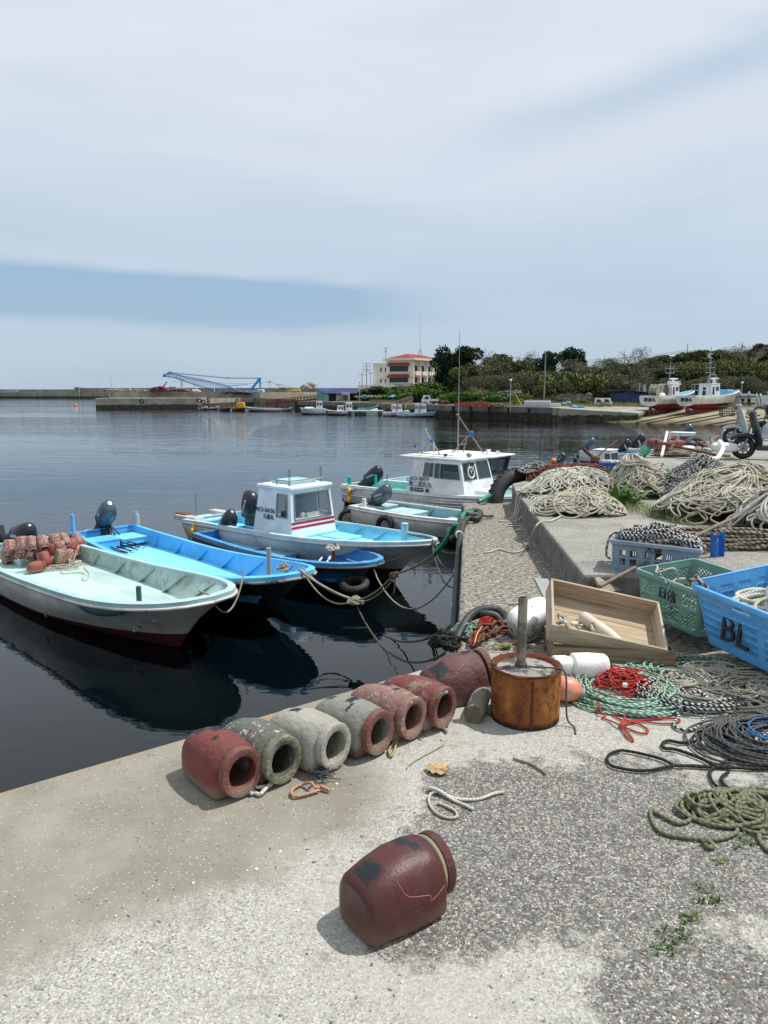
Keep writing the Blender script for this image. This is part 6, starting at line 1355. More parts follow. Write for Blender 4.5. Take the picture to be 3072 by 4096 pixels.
# entrance block with lettering, red lean-to roof
MB().box((-W1-1.0, -2.0, Z3(600)), (12.5, 4.4, 2*(Z3(552)-Z3(600)))).build('entrance_block', cream_w, bld, bev=.04)
text_mesh('篠島漁業協同組合', .50, frame_dk, bld, face_M((-W1-.4, -4.22, Z3(573)), (1, 0, 0), (0, 0, 1)), name='lettering', ext=.02)
for x, w_ in ((-W1-5, .8), (-W1+.5, 2.0)): MB().box((x, -4.23, Z3(612)), (w_, .06, Z3(598)-Z3(622))).build('window', dkwin, bld)
mb = MB(); mb.add([(0.1, -1, Z3(535)), (.1, 5, Z3(535)), (4.5, 5, Z3(580)), (4.5, -1, Z3(580)), (.1, -1, Z3(545)), (4.5, -1, Z3(590)), (4.5, 5, Z3(590)), (.1, 5, Z3(545))], [(0, 3, 2, 1), (0, 4, 5, 3), (3, 5, 6, 2)]); mb.build('lean_to_roof', roof_r, bld, smooth=0)
mb = MB(); q = (-W1-3, 4, zw); mb.cyl(q, (q[0], q[1], q[2]+4.6), .06, n=6)
for z, w_ in ((4.6, 1.0), (4.0, .6), (3.5, .7), (3.1, .4)): mb.cyl((q[0]-w_, q[1], q[2]+z), (q[0]+w_, q[1], q[2]+z), .05, n=5)
mb.build('tv_aerial', frame_dk, bld); mb = MB(); mb.ell((q[0]-.1, q[1]-.3, zw+.6), (.5, .15, .5), 12, 8); mb.build('satellite_dish', mat('dish_white', (.7, .7, .68), bump=0), bld, smooth=180)
mb = MB(); q = (-2.5, 8.5, zt+1.9); mb.cyl(q, (q[0], q[1], q[2]+12), .07, .02, n=6)
for k in range(4): mb.cyl((q[0]+1.2*math.cos(k*1.57), q[1]+1.2*math.sin(k*1.57), q[2]-.8), (q[0], q[1], q[2]+1.8), .06, n=4)
mb.build('radio_mast', mat('mast_pale', (.4, .42, .45), bump=0), bld)
# ---- blue roofed shed
roof_b = mat('blue_roof', (.018, .03, .10), .9, c2=(.03, .06, .2), sc=.5, bump=0); teal_w = mat('teal_wall', (.12, .30, .28), .8, bump=0)
sh = thing('shed', 'long fishing shed with dark blue roof and green end wall', 'building'); d = 116
a, b_ = Pf(f6c, 265, 722, d), Pf(f6c, 682, 722, d); sh.matrix_world = axis(V((a.x, a.y, FZ+.06)), V((1, .42, 0))); L_ = (b_-a).length*1.02; hq = 1.2
mb = MB(); f_ = [(.13, 0, .34, .98), (.46, 0, .62, .96), (.70, 0, .96, .92)]; panel(mb, (0, 0, 0), (L_, 0, 0), (L_, 0, hq), (0, 0, hq), f_, .15); mb.box((L_/2, 3.2, hq/2), (L_, .1, hq)); mb.box((L_-.1, 1.6, hq/2), (.1, 3.1, hq)); mb.build('wall', mat('shed_wall', (.28, .40, .37), .8, c2=(.4, .42, .4), sc=.8, bump=0), sh, smooth=0)
mb = MB(); mb.add([(0, 0, 0), (0, 3.4, 0), (0, 3.4, hq+.75), (0, 0, hq)], [(3, 2, 1, 0)]); mb.build('end_wall', teal_w, sh, smooth=0, solid=.1)
mb = MB(); mb.add([(-.15, -.35, hq-.02), (L_+.2, -.35, hq-.02), (L_+.2, 3.5, hq+.75), (-.15, 3.5, hq+.8)], [(0, 1, 2, 3)]); mb.build('roof', roof_b, sh, smooth=0, solid=.07)
MB().box((L_/2, 2.9, hq*.45), (L_-.6, 5.2, hq*.8)).build('dark_interior', mat('dark_store', (.02, .02, .02), .9, bump=0), sh) if 0 else None
MB().box((L_*.56, -.5, hq*.52), (L_*.20, .9, hq*1.05)).build('porch', mat('porch_pinkish', (.42, .36, .32), .8, bump=0), sh, bev=.03)
MB().box((L_*.53, -.97, hq*.40), (L_*.14, .04, hq*.78)).build('roller_door', mat('roller_brown', (.06, .045, .035), .7, bump=0), sh)
MB().box((L_*.24, .25, hq*.46), (L_*.2, .06, hq*.9)).build('doorway', mat('dark_store', (.02, .02, .02), .9, bump=0), sh); MB().box((L_*.83, .25, hq*.44), (L_*.24, .06, hq*.86)).build('doorway', mat('dark_store', (.02, .02, .02)), sh)
# ---- poles and lamps
def pole(label, cr, x, y0, y1, d, r=.14, arms=(), cat='utility pole', lamp=False, name='utility_pole', m=None):
    r *= .6; b0, t0 = Pf(cr, x, y0, d), Pf(cr, x, y1, d); t_ = thing(name, label, cat, (b0.x, b0.y, b0.z)); h = t0.z-b0.z; m = m or con_pole
    mb = MB(); mb.cyl((0, 0, -.5), (0, 0, h), r, r*.7, 8); mb.build('pole', m, t_)
    for z, w_ in arms: MB().box((0, 0, h*z), (w_*1.4, .08, .08)).build('crossarm', frame_dk, t_)
    if arms:
        mb = MB()
        for z, w_ in arms:
            for k in (-.9, -.4, .4, .9): mb.cyl((w_*k*.7, 0, h*z+.04), (w_*k*.7, 0, h*z+.25), .05, n=6)
        mb.build('insulators', mat('insulator', (.5, .5, .48), bump=0), t_)
    if lamp: mb = MB(); mb.ell((0, 0, h+.10), .15, 12, 9); mb.build('globe', mat('globe_white', (.75, .76, .75), .3, bump=0), t_, smooth=180)
    return t_
pale_pole = mat('pole_pale', (.42, .45, .45), .6, bump=0)
pole('tall utility pole with crossarms and transformers left of the building', f6c, 738, 560, 312, 200, .22, ((.97, 1.6), (.86, 1.6), (.72, 1.9), (.64, 1.2)))
pole('shorter utility pole with one crossarm left of the tall one', f6c, 687, 560, 410, 190, .20, ((.80, 1.7),)); pole('plain dark pole just left of the building wall', f6c, 779, 620, 405, 190, .15, ((.9, .8),))
pole('globe lamp post at the right end of the blue roofed shed', f6c, 660, 722, 520, 113, .10, lamp=True, cat='lamp post', name='lamp_post', m=pale_pole)
pole('globe lamp post in the shrubs before the balconies of the building', f6c, 1417, 665, 545, 118, .09, lamp=True, cat='lamp post', name='lamp_post', m=pale_pole)
pole('white globe lamp post on the quay by the row of red drums', f7c, 688, 678, 440, 79, .09, lamp=True, cat='lamp post', name='lamp_post', m=pale_pole)
pole('tall concrete pole with a side bracket before the dark trees', f7c, 1010, 615, 175, 92, .17, ((.50, .9),)); pole('utility pole with transformers in front of the balconies', f6c, 1450, 560, 290, 190, .18, ((.96, 1.4), (.78, 1.2)))
pole('thin pole standing by the scaffold below the building', f6c, 1175, 770, 600, 104, .07); pole('slender pole in the shrubs right of the white truck', f6c, 1341, 740, 575, 110, .06)
pole('thin white lamp post on the left quay arm', crop(0, 1440, 1659/700), 1058, 338, 155, 137, .09, cat='lamp post', name='lamp_post', m=pale_pole)
pole('white post in front of the crane boom', f5c, 612, 330, 232, 150, .10, cat='post', name='post', m=white_b); pole('grey post on the left quay arm near the crane ship', f5c, 425, 345, 180, 138, .07, cat='post', name='post')
pole('post on the quay right of the crane', f5c, 1138, 375, 205, 140, .08, ((.97, .3),), cat='post', name='post'); pole('street lamp with two flat heads near the yellow machines', f5c, 1226, 335, 235, 150, .10, ((.98, 1.0),), cat='lamp post', name='lamp_post')
pole('leaning concrete pole at the right edge by the sheds', f8c, 1605, 640, 245, 118, .20, ((.94, .5), (.35, 1.3))).rotation_euler = (0, .03, 0)
pole('lamp post with a double lamp between the second ship and the small shed', f8c, 1385, 730, 478, 96, .10, lamp=True, cat='lamp post', name='lamp_post', m=pale_pole)
pole('very tall thin pole rising above the trees behind the first ship', f8c, 846, 420, 80, 135, .14); pole('slim post between the two hauled out ships', f8c, 732, 715, 440, 90, .06, cat='post', name='post', m=pale_pole); pole('slim post in front of the second ship', f8c, 1062, 720, 560, 88, .06, cat='post', name='post', m=pale_pole)
for k, (ax, ay, bx, by) in enumerate(((50, 218, 850, 150), (60, 245, 850, 165), (850, 150, 1500, 140), (850, 165, 1659, 155))):
    pts = sag(Pf(f8c, ax-900, ay+8, 135) if ax < 100 else Pf(f8c, ax, ay, 135), Pf(f8c, bx, by, 135), 1.0); mb = MB(); mb.tube(pts, .035, 4); tag(mb.build('power_line', frame_dk, smooth=0), 'thin power line crossing the sky above the hill trees', 'cable', 'power lines above the hill')
for k, (ax, ay, bx, by, d) in enumerate(((430, 190, 1138, 210, 150), (1138, 210, 1659, 280, 150))):
    mb = MB(); mb.tube(sag(Pf(f5c, ax, ay, d), Pf(f5c, bx, by, d), .5), .025, 4); tag(mb.build('power_line', frame_dk, smooth=0), ['thin cable over the crane boom', 'thin cable from the post by the crane towards the shed'][k], 'cable')
# ---- crane ship behind the left quay
crb = mat('crane_blue', (.06, .25, .52), .5, c2=(.04, .2, .45), sc=1, bump=0); d = 200
cr = thing('crane', 'bright blue lattice boom crane with its boom lowered, beyond the left quay', 'crane')
def K(x, y, dy=0): p_ = Pf(f5c, x, y, d); p_.y += dy; return p_
ctr = K(950, 330); cr.location = ctr; inv = Matrix.Translation(-ctr)
def lattice(mb, P, n, wz, r=.16, dep=.7):
    """P: list of (top, bottom) pixel pairs; four chords with zig-zag lacing"""
    ch = {}
    for s in (-1, 1):
        T_ = [K(x, y, s*dep) for (x, y), _ in P]; B2 = [K(x, y, s*dep) for _, (x, y) in P]; mb.tube(T_, r, 5, M=inv); mb.tube(B2, r, 5, M=inv); ch[s] = (T_, B2)
        for i in range(n):
            f = lambda C_, t: C_[min(int(t*(len(C_)-1)), len(C_)-2)].lerp(C_[min(int(t*(len(C_)-1)), len(C_)-2)+1], t*(len(C_)-1)-min(int(t*(len(C_)-1)), len(C_)-2))
            a_, b2, c2_ = f(T_, i/n), f(B2, (i+.5)/n), f(T_, (i+1)/n); mb.tube([a_, b2, c2_], r*.6, 4, M=inv)
    for i in range(n+1):
        t_ = i/n; a_ = ch[-1][0][0].lerp(ch[-1][0][-1], t_) if len(P) == 2 else f(ch[-1][0], t_); b2 = ch[1][0][0].lerp(ch[1][0][-1], t_) if len(P) == 2 else f(ch[1][0], t_); mb.tube([a_, b2], r*.5, 4, M=inv)
mb = MB(); lattice(mb, [((310, 150), (320, 200)), ((500, 185), (500, 255)), ((720, 240), (720, 300)), ((900, 310), (880, 318))], 26, 1, .085); mb.build('boom', crb, cr, smooth=0)
mb = MB(); lattice(mb, [((135, 135), (140, 155)), ((220, 125), (225, 165)), ((310, 150), (320, 195))], 7, 1, .11)
mb.tube([K(128, 152, -1), K(150, 135), K(190, 110), K(205, 125)], .16, 6, M=inv); mb.ell(K(135, 150)-ctr, (.35, .4, .35)); mb.ell(K(195, 118)-ctr, (.45, .4, .35)); mb.build('boom_head', crb, cr, smooth=40)
mb = MB(); mb.tube([K(1045, 170), K(1045, 285)], .24, 5, M=inv); mb.tube([K(1040, 175), K(945, 290)], .26, 5, M=inv); mb.tube([K(1045, 172, 1.5), K(950, 290, 1.5)], .14, 5, M=inv); mb.tube([K(1012, 175), K(1052, 170)], .2, 5, M=inv); mb.tube([K(740, 245), K(930, 232)], .08, 5, M=inv); mb.tube([K(825, 238), K(820, 280)], .06, 5, M=inv); mb.build('gantry', crb, cr, smooth=30)
mb = MB(); mb.box(K(975, 316)-ctr, (4.4, 2, 1.1)); mb.box(K(905, 308)-ctr, (1.2, 1.6, 1.1)); mb.box(K(980, 298)-ctr, (2.2, 1.8, .5)); mb.box(K(890, 325)-ctr, (1.4, 1.6, .5)); mb.build('machinery_house', crb, cr, bev=.1)
mb = MB(); mb.box(K(1052, 305)-ctr, (1.6, 2.4, 1.5)); cw_o = mb.build('counterweight', mat('counterweight_white', (.6, .62, .62), .5, bump=0), cr, bev=.1)
mb = MB()
for k in range(3): mb.tube([K(1030+14*k, 328, -1.25), K(1044+14*k, 288, -1.25)], .10, 4, M=inv)
mb.build('blue_stripe', crb, cw_o, smooth=0)
mb = MB()
for y in (0, 7): mb.tube([K(200, 118+y), K(730, 168+y), K(1040, 170+y)], .05, 4, M=inv)
mb.tube([K(175, 165), K(240, 212), K(285, 200)], .03, 4, M=inv); mb.tube([K(320, 195), K(600, 318)], .03, 4, M=inv); mb.build('stay_ropes', mat('stay_dark', (.04, .06, .09), bump=0), cr, smooth=0)
MB().box(K(732, 170)-ctr, (.7, .4, .3)).build('stay_link', crb, cr)
sp_ = thing('work_ship', 'white bridge of the crane ship with a railed deck behind the left quay', 'ship'); q = K(225, 310); sp_.location = q; Mi = Matrix.Translation(-q)
mb = MB(); mb.box(K(232, 304)-q, (6.4, 2, .8)); mb.box(K(225, 287)-q, (7.8, 2.4, .25)); mb.build('bridge', mat('ship_white', (.66, .67, .66), .6, bump=0), sp_, bev=.1)
mb = MB()
for k in range(25): mb.tube([K(95+11*k, 284, -1.2), K(95+11*k, 258, -1.2)], .03, 4, M=Mi)
mb.tube([K(95, 258, -1.2), K(355, 264, -1.2)], .04, 4, M=Mi); mb.tube([K(95, 269, -1.2), K(355, 274, -1.2)], .03, 4, M=Mi); mb.build('railing', mat('ship_white', (.66, .67, .66)), sp_, smooth=0)
MB().box(K(215, 309)-q+V((0, -1.02, 0)), (4.6, .1, .25)).build('window_band', dkwin, sp_)
MB().box(K(222, 263)-q+V((0, -1.3, 0)), (2.1, .1, .5)).build('name_board', mat('ship_white', (.66, .67, .66)), sp_); text_mesh('五湘八宗', .46, frame_dk, sp_, face_M(K(222, 263)-q+V((0, -1.38, 0)), (1, 0, 0), (0, 0, 1)), name='lettering', ext=.03)
mb = MB(); mb.tube([K(297, 262), K(295, 182)], .18, 6, M=Mi); mb.tube([K(310, 262), K(305, 205)], .14, 6, M=Mi); mb.build('funnel', mat('ship_white', (.66, .67, .66)), sp_)
mb = MB()
for x, y in ((155, 214), (143, 231), (129, 246)): mb.ell(K(x, y)-q, (.24, .2, .24))
mb.build('signal_balls', frame_dk, sp_, smooth=180)
# ---- left quay arm: net heaps, tyres, sign
pn = mat('maroon_floats', (.13, .035, .03), .9, c2=(.06, .03, .03), sc=2, c3=(.3, .2, .18), sc3=4, bump=.5, bs=6, bd=.1)
r_ = random.Random(31)
def junk(label, cr, x0, x1, y, d, h, m, name='net_heap', cat='net', n=60, s=.35):
    mb = MB()
    n = int(n*1.35); s *= .92; y -= 56 if d > 98 else 0
    for i in range(n):
        x = x0+(x1-x0)*r_.random(); p_ = Pf(cr, x, y, d); k = math.sin(PI*(x-x0)/(x1-x0))**.5
        mb.ell((p_.x, p_.y+1.5*r_.random(), p_.z+h*k*r_.random()*.8), (s*(.6+.8*r_.random()), s, s*(.4+.5*r_.random())), 7, 5)
    return tag(mb.build(name, m, smooth=180), label, cat)
junk('maroon heap of net floats on the left quay arm below the crane ship', f5c, 0, 165, 352, 136, 1.0, pn, n=170, s=.26); junk('low maroon line of net floats in the middle of the left quay arm', f5c, 150, 360, 355, 136, .5, pn, n=120, s=.2)
junk('long thin maroon net bundle laid along the quay under the crane', f5c, 580, 955, 372, 140, .4, pn, n=160, s=.2); junk('pale sacks and scraps near the left end of the quay arm', crop(0, 1440, 1659/700), 960, 1380, 350, 136, .5, mat('pale_scraps', (.35, .33, .3), .9, c2=(.12, .04, .04), sc=1.5, amt=(.5, .55), bump=0), 'scraps', 'sacks', 60, .2)
junk('small white heap by the grey post on the quay arm', f5c, 400, 450, 356, 136, .5, mat('pale_heap', (.5, .5, .48), bump=0), 'scraps', 'sacks', 16, .35)
for (cr_, x, y, d, lab) in ((crop(0, 1440, 1659/700), 1030, 380, 130.6, 'double tyre fender near the end of the left quay arm'), (crop(0, 1440, 1659/700), 948, 395, 130.6, 'tyre fender nearest the end of the left quay arm'), (crop(0, 1440, 1659/700), 1345, 390, 130.6, 'single tyre fender halfway along the left quay arm'), (f5c, 467, 385, 129.5, 'tyre fender at the corner where the left quay steps back'), (f5c, 507, 400, 130, 'small tyre fender right of the corner of the left quay'), (f5c, 826, 385, 158, 'tyre fender on the wall above the orange tank')):
    p_ = Pf(cr_, x, y, d-.4); mb = MB(); mb.torus((0, 0, 0), .32, .12, n=14, k=6); o = mb.build('tyre', rubber, smooth=180); o.matrix_world = TR(p_, PI/2, 0, 0); tag(o, lab, 'tyre')
sg = crop(0, 1440, 1659/700); a, b_ = Pf(sg, 8, 302, 299.5), Pf(sg, 170, 303, 299.5); sgn = thing('sign', 'white lettered sign on the far breakwater at the left edge', 'sign'); sgn.location = a
hh = Pf(sg, 8, 277, 299.5).z-a.z; MB().box(((b_.x-a.x)/2, 0, hh/2), (b_.x-a.x, .3, hh)).build('board', mat('sign_white', (.62, .63, .62), .7, bump=0), sgn)
text_mesh('東内フロー', hh*.95, mat('sign_grey', (.25, .25, .27), bump=0), sgn, face_M(((b_.x-a.x)/2, -.2, hh/2), (1, 0, 0), (0, 0, 1)), ext=.05, sx=1.6)
mb = MB(); mb.ell(G(*sg(721, 430), WL+.1), .35, 10, 8); tag(mb.build('buoy', mat('float_orange', (.75, .22, .04), .5), smooth=180), 'tiny orange buoy floating in the middle of the harbour', 'buoy')
for k, (x, y, c_, lab) in enumerate(((1330, 337, (.65, .45, .02), 'low yellow machine left of the other on the far quay'), (1390, 330, (.7, .42, .02), 'yellow excavator-like machine with a raised arm on the far quay'))):
    p_ = Pf(f5c, x, y, 160); t_ = thing('machine', lab, 'machine', (p_.x, p_.y, .9)); m = mat('machine_yellow%d' % k, c_, .5, bump=0)
    MB().box((0, 0, .45), (1.9, 1, .45), taper=(.8, .9)).build('body', m, t_, bev=.1); MB().box((0, 0, .12), (2.1, 1.1, .25)).build('tracks', rubber, t_, bev=.05)
    if k: mb = MB(); mb.tube([(-.5, 0, .7), (-.1, 0, 1.1), (.8, 0, .7)], .08, 6); mb.build('arm', m, t_)
junk('pale gravel heap beyond the yellow machines', f5c, 1460, 1590, 340, 158, 1.6, mat('gravel_heap', (.34, .32, .28), .95, bump=.5, bs=4), 'gravel_heap', 'gravel', 40, 1.0)
# ---- gangways
def gangway(label, cr, p0, p1, d, m, w_=1.0, dd=0, gh=9, name='gangway'):
    a, b_ = Pf(cr, p0[0], p0[1], d), Pf(cr, p1[0], p1[1], d+dd); t_ = thing(name, label, 'gangway'); t_.location = a; v = b_-a; n = 16
    mb = MB(); mb.add([(0, 0, -.25), (0, 1.2, -.25), tuple(v+V((0, 1.2, -.25))), tuple(v+V((0, 0, -.25))), (0, 0, .15), (0, 1.2, .05), tuple(v+V((0, 1.2, .05))), tuple(v+V((0, 0, .05)))], [(0, 1, 2, 3), (4, 7, 6, 5), (0, 3, 7, 4), (1, 5, 6, 2), (0, 4, 5, 1), (3, 2, 6, 7)]); mb.build('walkway', m, t_, smooth=0)
    for s in (0, 1.2):
        mb = MB(); mb.tube([V((0, s, w_)), v+V((0, s, w_))], .035, 4); mb.tube([V((0, s, w_*.55)), v+V((0, s, w_*.55))], .04, 4)
        for k in range(n+1): mb.tube([v*(k/n)+V((0, s, .1)), v*(k/n)+V((0, s, w_))], .045, 4)
        mb.build('railing', m, t_, smooth=0)
gangway('dark red gangway sloping from the quay to the moored boats', f5c, (1095, 418), (1580, 365), 120, mat('gangway_red', (.20, .045, .04), .8, c2=(.12, .06, .05), sc=1, bump=0), .6)
gangway('brown railed gangway sloping down to the boats beside the grey pontoon', f6c, (905, 825), (1240, 725), 98, mat('gangway_brown', (.20, .15, .12), .8, c2=(.3, .25, .2), sc=1, bump=0), .55)
gangway('second brown gangway close behind the first, slightly higher', f6c, (960, 830), (1250, 735), 100, mat('gangway_brown', (.20, .15, .12)), .6)
# ---- moored boats on the far side
far_white = mat('far_boat_white', (.74, .76, .76), .5, c2=(.6, .62, .62), sc=1.2, bump=0)
def far_boat(label, cr, x0, x1, y, d, h=.9, cabx=None, cabh=0., inner=None, hull=None, bow=1, bot=None, mast=0, cat='boat', B=2.2, extra=None, name='moored_boat', zb=1.5, cabw=1.6):
    a, b_ = Pf(cr, x0, y, d), Pf(cr, x1, y, d); a.z = b_.z = WL; L_ = (b_-a).length; t_ = thing(name, label, cat)
    m = dict(hull=hull or far_white, bottom=bot or redb, cap=inner or far_white, inner=inner or far_white, deck=inner or far_white)
    make_hull(t_, L_, B, m, zm=h, zb=h*zb, zs=h*1.0, floor=h*.55, cap=.1, tb=.5, p=1.7, s0=.8, rake=.08, n=14, ribs=0, strake=False)
    if bow > 0: t_.matrix_world = axis(a, b_-a+V((0, -.12*L_, 0)))
    else: t_.matrix_world = axis(b_, a-b_+V((0, -.12*L_, 0)))
    for (c0_, c1_, z0, z1, w_) in (cabx or ()):
        c0_, c1_ = c0_*L_, c1_*L_
        wn_ = [(.08, .50, .45, .85), (.55, .50, .92, .85)]
        cabin(t_, c0_, c1_, w_, z0, z1, far_white, dict(right=wn_, left=wn_, front=[(.08, .5, .46, .88), (.54, .5, .92, .88)]), rake=(.05, .12), tw=.92, roof=.10, frame=far_white)
    if mast: mb = MB(); mb.cyl((L_*.4, 0, h), (L_*.4, 0, h+mast), .05, n=6); mb.build('mast', con_pole, t_)
    return t_, L_
blu = mat('far_boat_blue', (.16, .45, .62), .5, bump=0)
t_, L_ = far_boat('large white cabin boat moored below the green end of the shed', f6c, 0, 285, 853, 100, .72, [(.12, .38, .7, 1.62, 1.1)], bow=-1, B=1.9, zb=1.15); MB().box((L_*.62, 0, .80), (L_*.4, 1.1, .3)).build('deck_house', far_white, t_, bev=.1)
far_boat('white cabin boat with a tyre on its cabin, left of the grey green pontoon', f6c, 285, 610, 868, 97, .45, [(.10, .34, .42, 1.5, 1.1), (.38, .62, .42, 1.1, 1.0)], B=1.7, inner=far_white, bow=-1)
far_boat('white boat with a small cabin behind the blue and white one', f6c, 925, 1200, 903, 93, .48, [(.36, .52, .45, 1.34, 1.0), (.56, .74, .45, 1.28, 1.0)], B=1.7)
t_, L_ = far_boat('blue and white fishing boat with a tall white bow post, rightmost of the moored row', f6c, 1075, 1592, 910, 90, .46, [(.38, .48, .44, 1.45, 1.0), (.50, .62, .44, 1.45, 1.1)], inner=blu, B=1.8, zb=2.0)
mb = MB(); mb.box((L_*.83, 0, 1.0), (.2, .18, 1.1)); mb.build('bow_post', far_white, t_, bev=.03)
MB().box((L_*.2, 0, .58), (.7, .6, .35)).build('tank', mat('tank_grey', (.5, .5, .47), bump=0), t_, bev=.05)
for x, m_ in ((1015, 0), (1170, 0)):
    mb = MB(); p_ = Pf(f6c, x, 800, 94); mb.ell(p_, (.12, .12, .42)); tag(mb.build('fender', mat('orange_fender', (.6, .3, .04), .6), smooth=180), ['tall orange fender hanging behind the small cabin boat', 'orange fender hanging at the stern of the blue and white boat'][x > 1100], 'fender')
# pontoon and its skiff
p0, p1 = Pf(f6c, 530, 890, 95), Pf(f6c, 922, 890, 95); pt_ = thing('pontoon', 'long pale grey green pontoon hung with tyres', 'pontoon'); pt_.location = (p0.x, p0.y, WL)
MB().box(((p1.x-p0.x)/2, 1.0, .15), (p1.x-p0.x, 2.0, .95)).build('hull', mat('pontoon_green', (.36, .46, .38), .7, c2=(.20, .28, .18), sc=1.5, c3=(.15, .10, .06), sc3=3, bump=0), pt_, bev=.06)
for k, fx in enumerate((.05, .24, .35, .46, .90)):
    mb = MB(); mb.torus((0, 0, 0), .19, .08, M=TR(((p1.x-p0.x)*fx, -.09, .28-.06*(k % 2)), PI/2, 0, 0), n=14, k=6); mb.build('tyre_fender', rubber, pt_, smooth=180)
far_boat('light blue skiff lying on the far side of the grey green pontoon', f6c, 640, 880, 850, 100, .8, inner=blu, B=1.4, hull=blu)
for k, (x, y, s, c_, lab) in enumerate(((440, 800, .35, (.45, .48, .45), 'white tank on the boat left of the pontoon'), (820, 830, .5, (.6, .62, .62), 'upturned white dinghy on the pontoon'), (700, 850, .25, (.2, .4, .5), 'blue box on the pontoon'))):
    mb = MB(); mb.box((0, 0, 0), (s*2.2, s, s*.6), taper=(.8, .7)); o = mb.build('box', mat('far_box%d' % k, c_, bump=0), bev=.06); o.location = Pf(f6c, x, y, 96.5); o.rotation_euler = (0, -.15 if k == 1 else 0, 0); tag(o, lab, 'box')
# small boats by the orange tank
far_boat('small white skiff with two outboards at the left of the far row', f5c, 465, 550, 460, 122, .35, B=1.2); far_boat('white skiff with a yellow bow cover, second in the far row', f5c, 545, 660, 460, 123, .35, B=1.2)
far_boat('dark low work boat left of the orange tank', f5c, 665, 775, 472, 118, .38, B=1.3, hull=mat('dark_hull', (.10, .12, .11), .7, bump=0), inner=mat('dark_deck', (.14, .2, .24), bump=0)); far_boat('dark wooden raft boat carrying the orange tank', f5c, 785, 915, 476, 117, .35, B=1.4, hull=mat('dark_hull', (.10, .12, .11)), inner=mat('raft_wood', (.15, .11, .08), bump=0))
far_boat('long white skiff right of the orange tank', f5c, 905, 1240, 482, 114, .42, bow=-1, B=1.4); far_boat('small grey boat squeezed in below the red gangway', f5c, 1240, 1350, 478, 116, .35, B=1.2, inner=mat('greyish', (.3, .33, .34), bump=0))
for k, (x, y, lab) in enumerate(((474, 445, 'black outboard at the corner of the far quay'), (560, 440, 'black outboard on the second small white skiff'), (1205, 448, 'pair of red petrol cans under the red gangway'))):
    mb = MB(); mb.ell(Pf(f5c, x, y, 121), (.18, .16, .26), 10, 8); tag(mb.build('outboard' if k < 2 else 'petrol_can', cowl_dk if k < 2 else mat('can_red', (.4, .04, .05), bump=0), smooth=180), lab, 'outboard' if k < 2 else 'can')
mb = MB(); q0 = Pf(f5c, 858, 450, 116.5); mb.box((0, 0, .45), (1.3, 1.0, .9), taper=(.9, .9)); o = mb.build('tank', mat('orange_tank', (.75, .34, .02), .5, c2=(.65, .28, .02), sc=1, bump=0), bev=.10); o.location = (q0.x, q0.y+.3, WL+.40); tag(o, 'bright orange square tank standing on a raft', 'tank')
# ---- quay clutter: drums, gas cylinders, trucks
drm = mat('drum_red', (.55, .03, .025), .5, c2=(.45, .03, .03), sc=2, bump=0)
p0, p1 = Pf(f7c, 178, 663, 81), Pf(f7c, 488, 671, 79); N_ = 14
dproto = thing('drum', 'x', 'drum', group='red drums in a row on the far quay')
mb = MB(); mb.loft([[(r*math.cos(a), r*math.sin(a), z) for a in [2*PI*i/14 for i in range(14)]] for r, z in ((.40, 0), (.42, .04), (.41, .4), (.43, .42), (.41, .44), (.41, .8), (.43, .82), (.41, .84), (.41, 1.2), (.42, 1.24), (.39, 1.24))]); mb.build('body', drm, dproto, smooth=40)
mb = MB(); mb.cyl((0, 0, 1.24), (0, 0, 1.30), .30, n=12); mb.build('lid', mat('drum_lid', (.5, .12, .1), bump=0), dproto)
for k in range(N_):
    o = dproto if k == 0 else dup(dproto); f_ = k/(N_-1); q = p0.lerp(p1, f_); o.location = (q.x, q.y+.9, FZ+.01); o.scale = (.30,)*3; o['label'] = 'leftmost drum of the red row on the far quay' if k == 0 else ('rightmost drum of the red row on the far quay' if k == N_-1 else 'red steel drum inside the row standing on the far quay')
gcm = mat('cylinder_white', (.60, .61, .60), .5, bump=0)
gp_ = thing('gas_cylinder', 'white gas cylinder standing in the crowded row on the far quay', 'gas cylinder', group='white gas cylinders on the far quay')
mb = MB(); mb.loft([[(r*math.cos(a), r*math.sin(a), z) for a in [2*PI*i/10 for i in range(10)]] for r, z in ((.15, 0), (.17, .05), (.17, 1.15), (.13, 1.3), (.06, 1.36))]); mb.build('body', gcm, gp_, smooth=60); MB().box((0, 0, 1.45), (.14, .14, .18)).build('valve', gcm, gp_)
p0, p1 = Pf(f7c, 850, 682, 78), Pf(f7c, 1100, 686, 77); k = 0
for r2 in range(3):
    for i in range(22):
        f_ = (i+.5*(r2 % 2)+.25*r_.random())/22; q = p0.lerp(p1, f_); o = gp_ if k == 0 else dup(gp_); o.location = (q.x, q.y+1.2+.16*r2, FZ+.01); o.scale = (.36, .36, .44); k += 1
for i in range(11):
    q = p0.lerp(p1, .98+.036*i); o = dup(gp_, label='shorter white gas cylinder at the right end of the row on the far quay', group='short white gas cylinders at the right end'); o.location = (q.x, q.y+1.1, FZ+.01); o.scale = (.38, .38, .26)
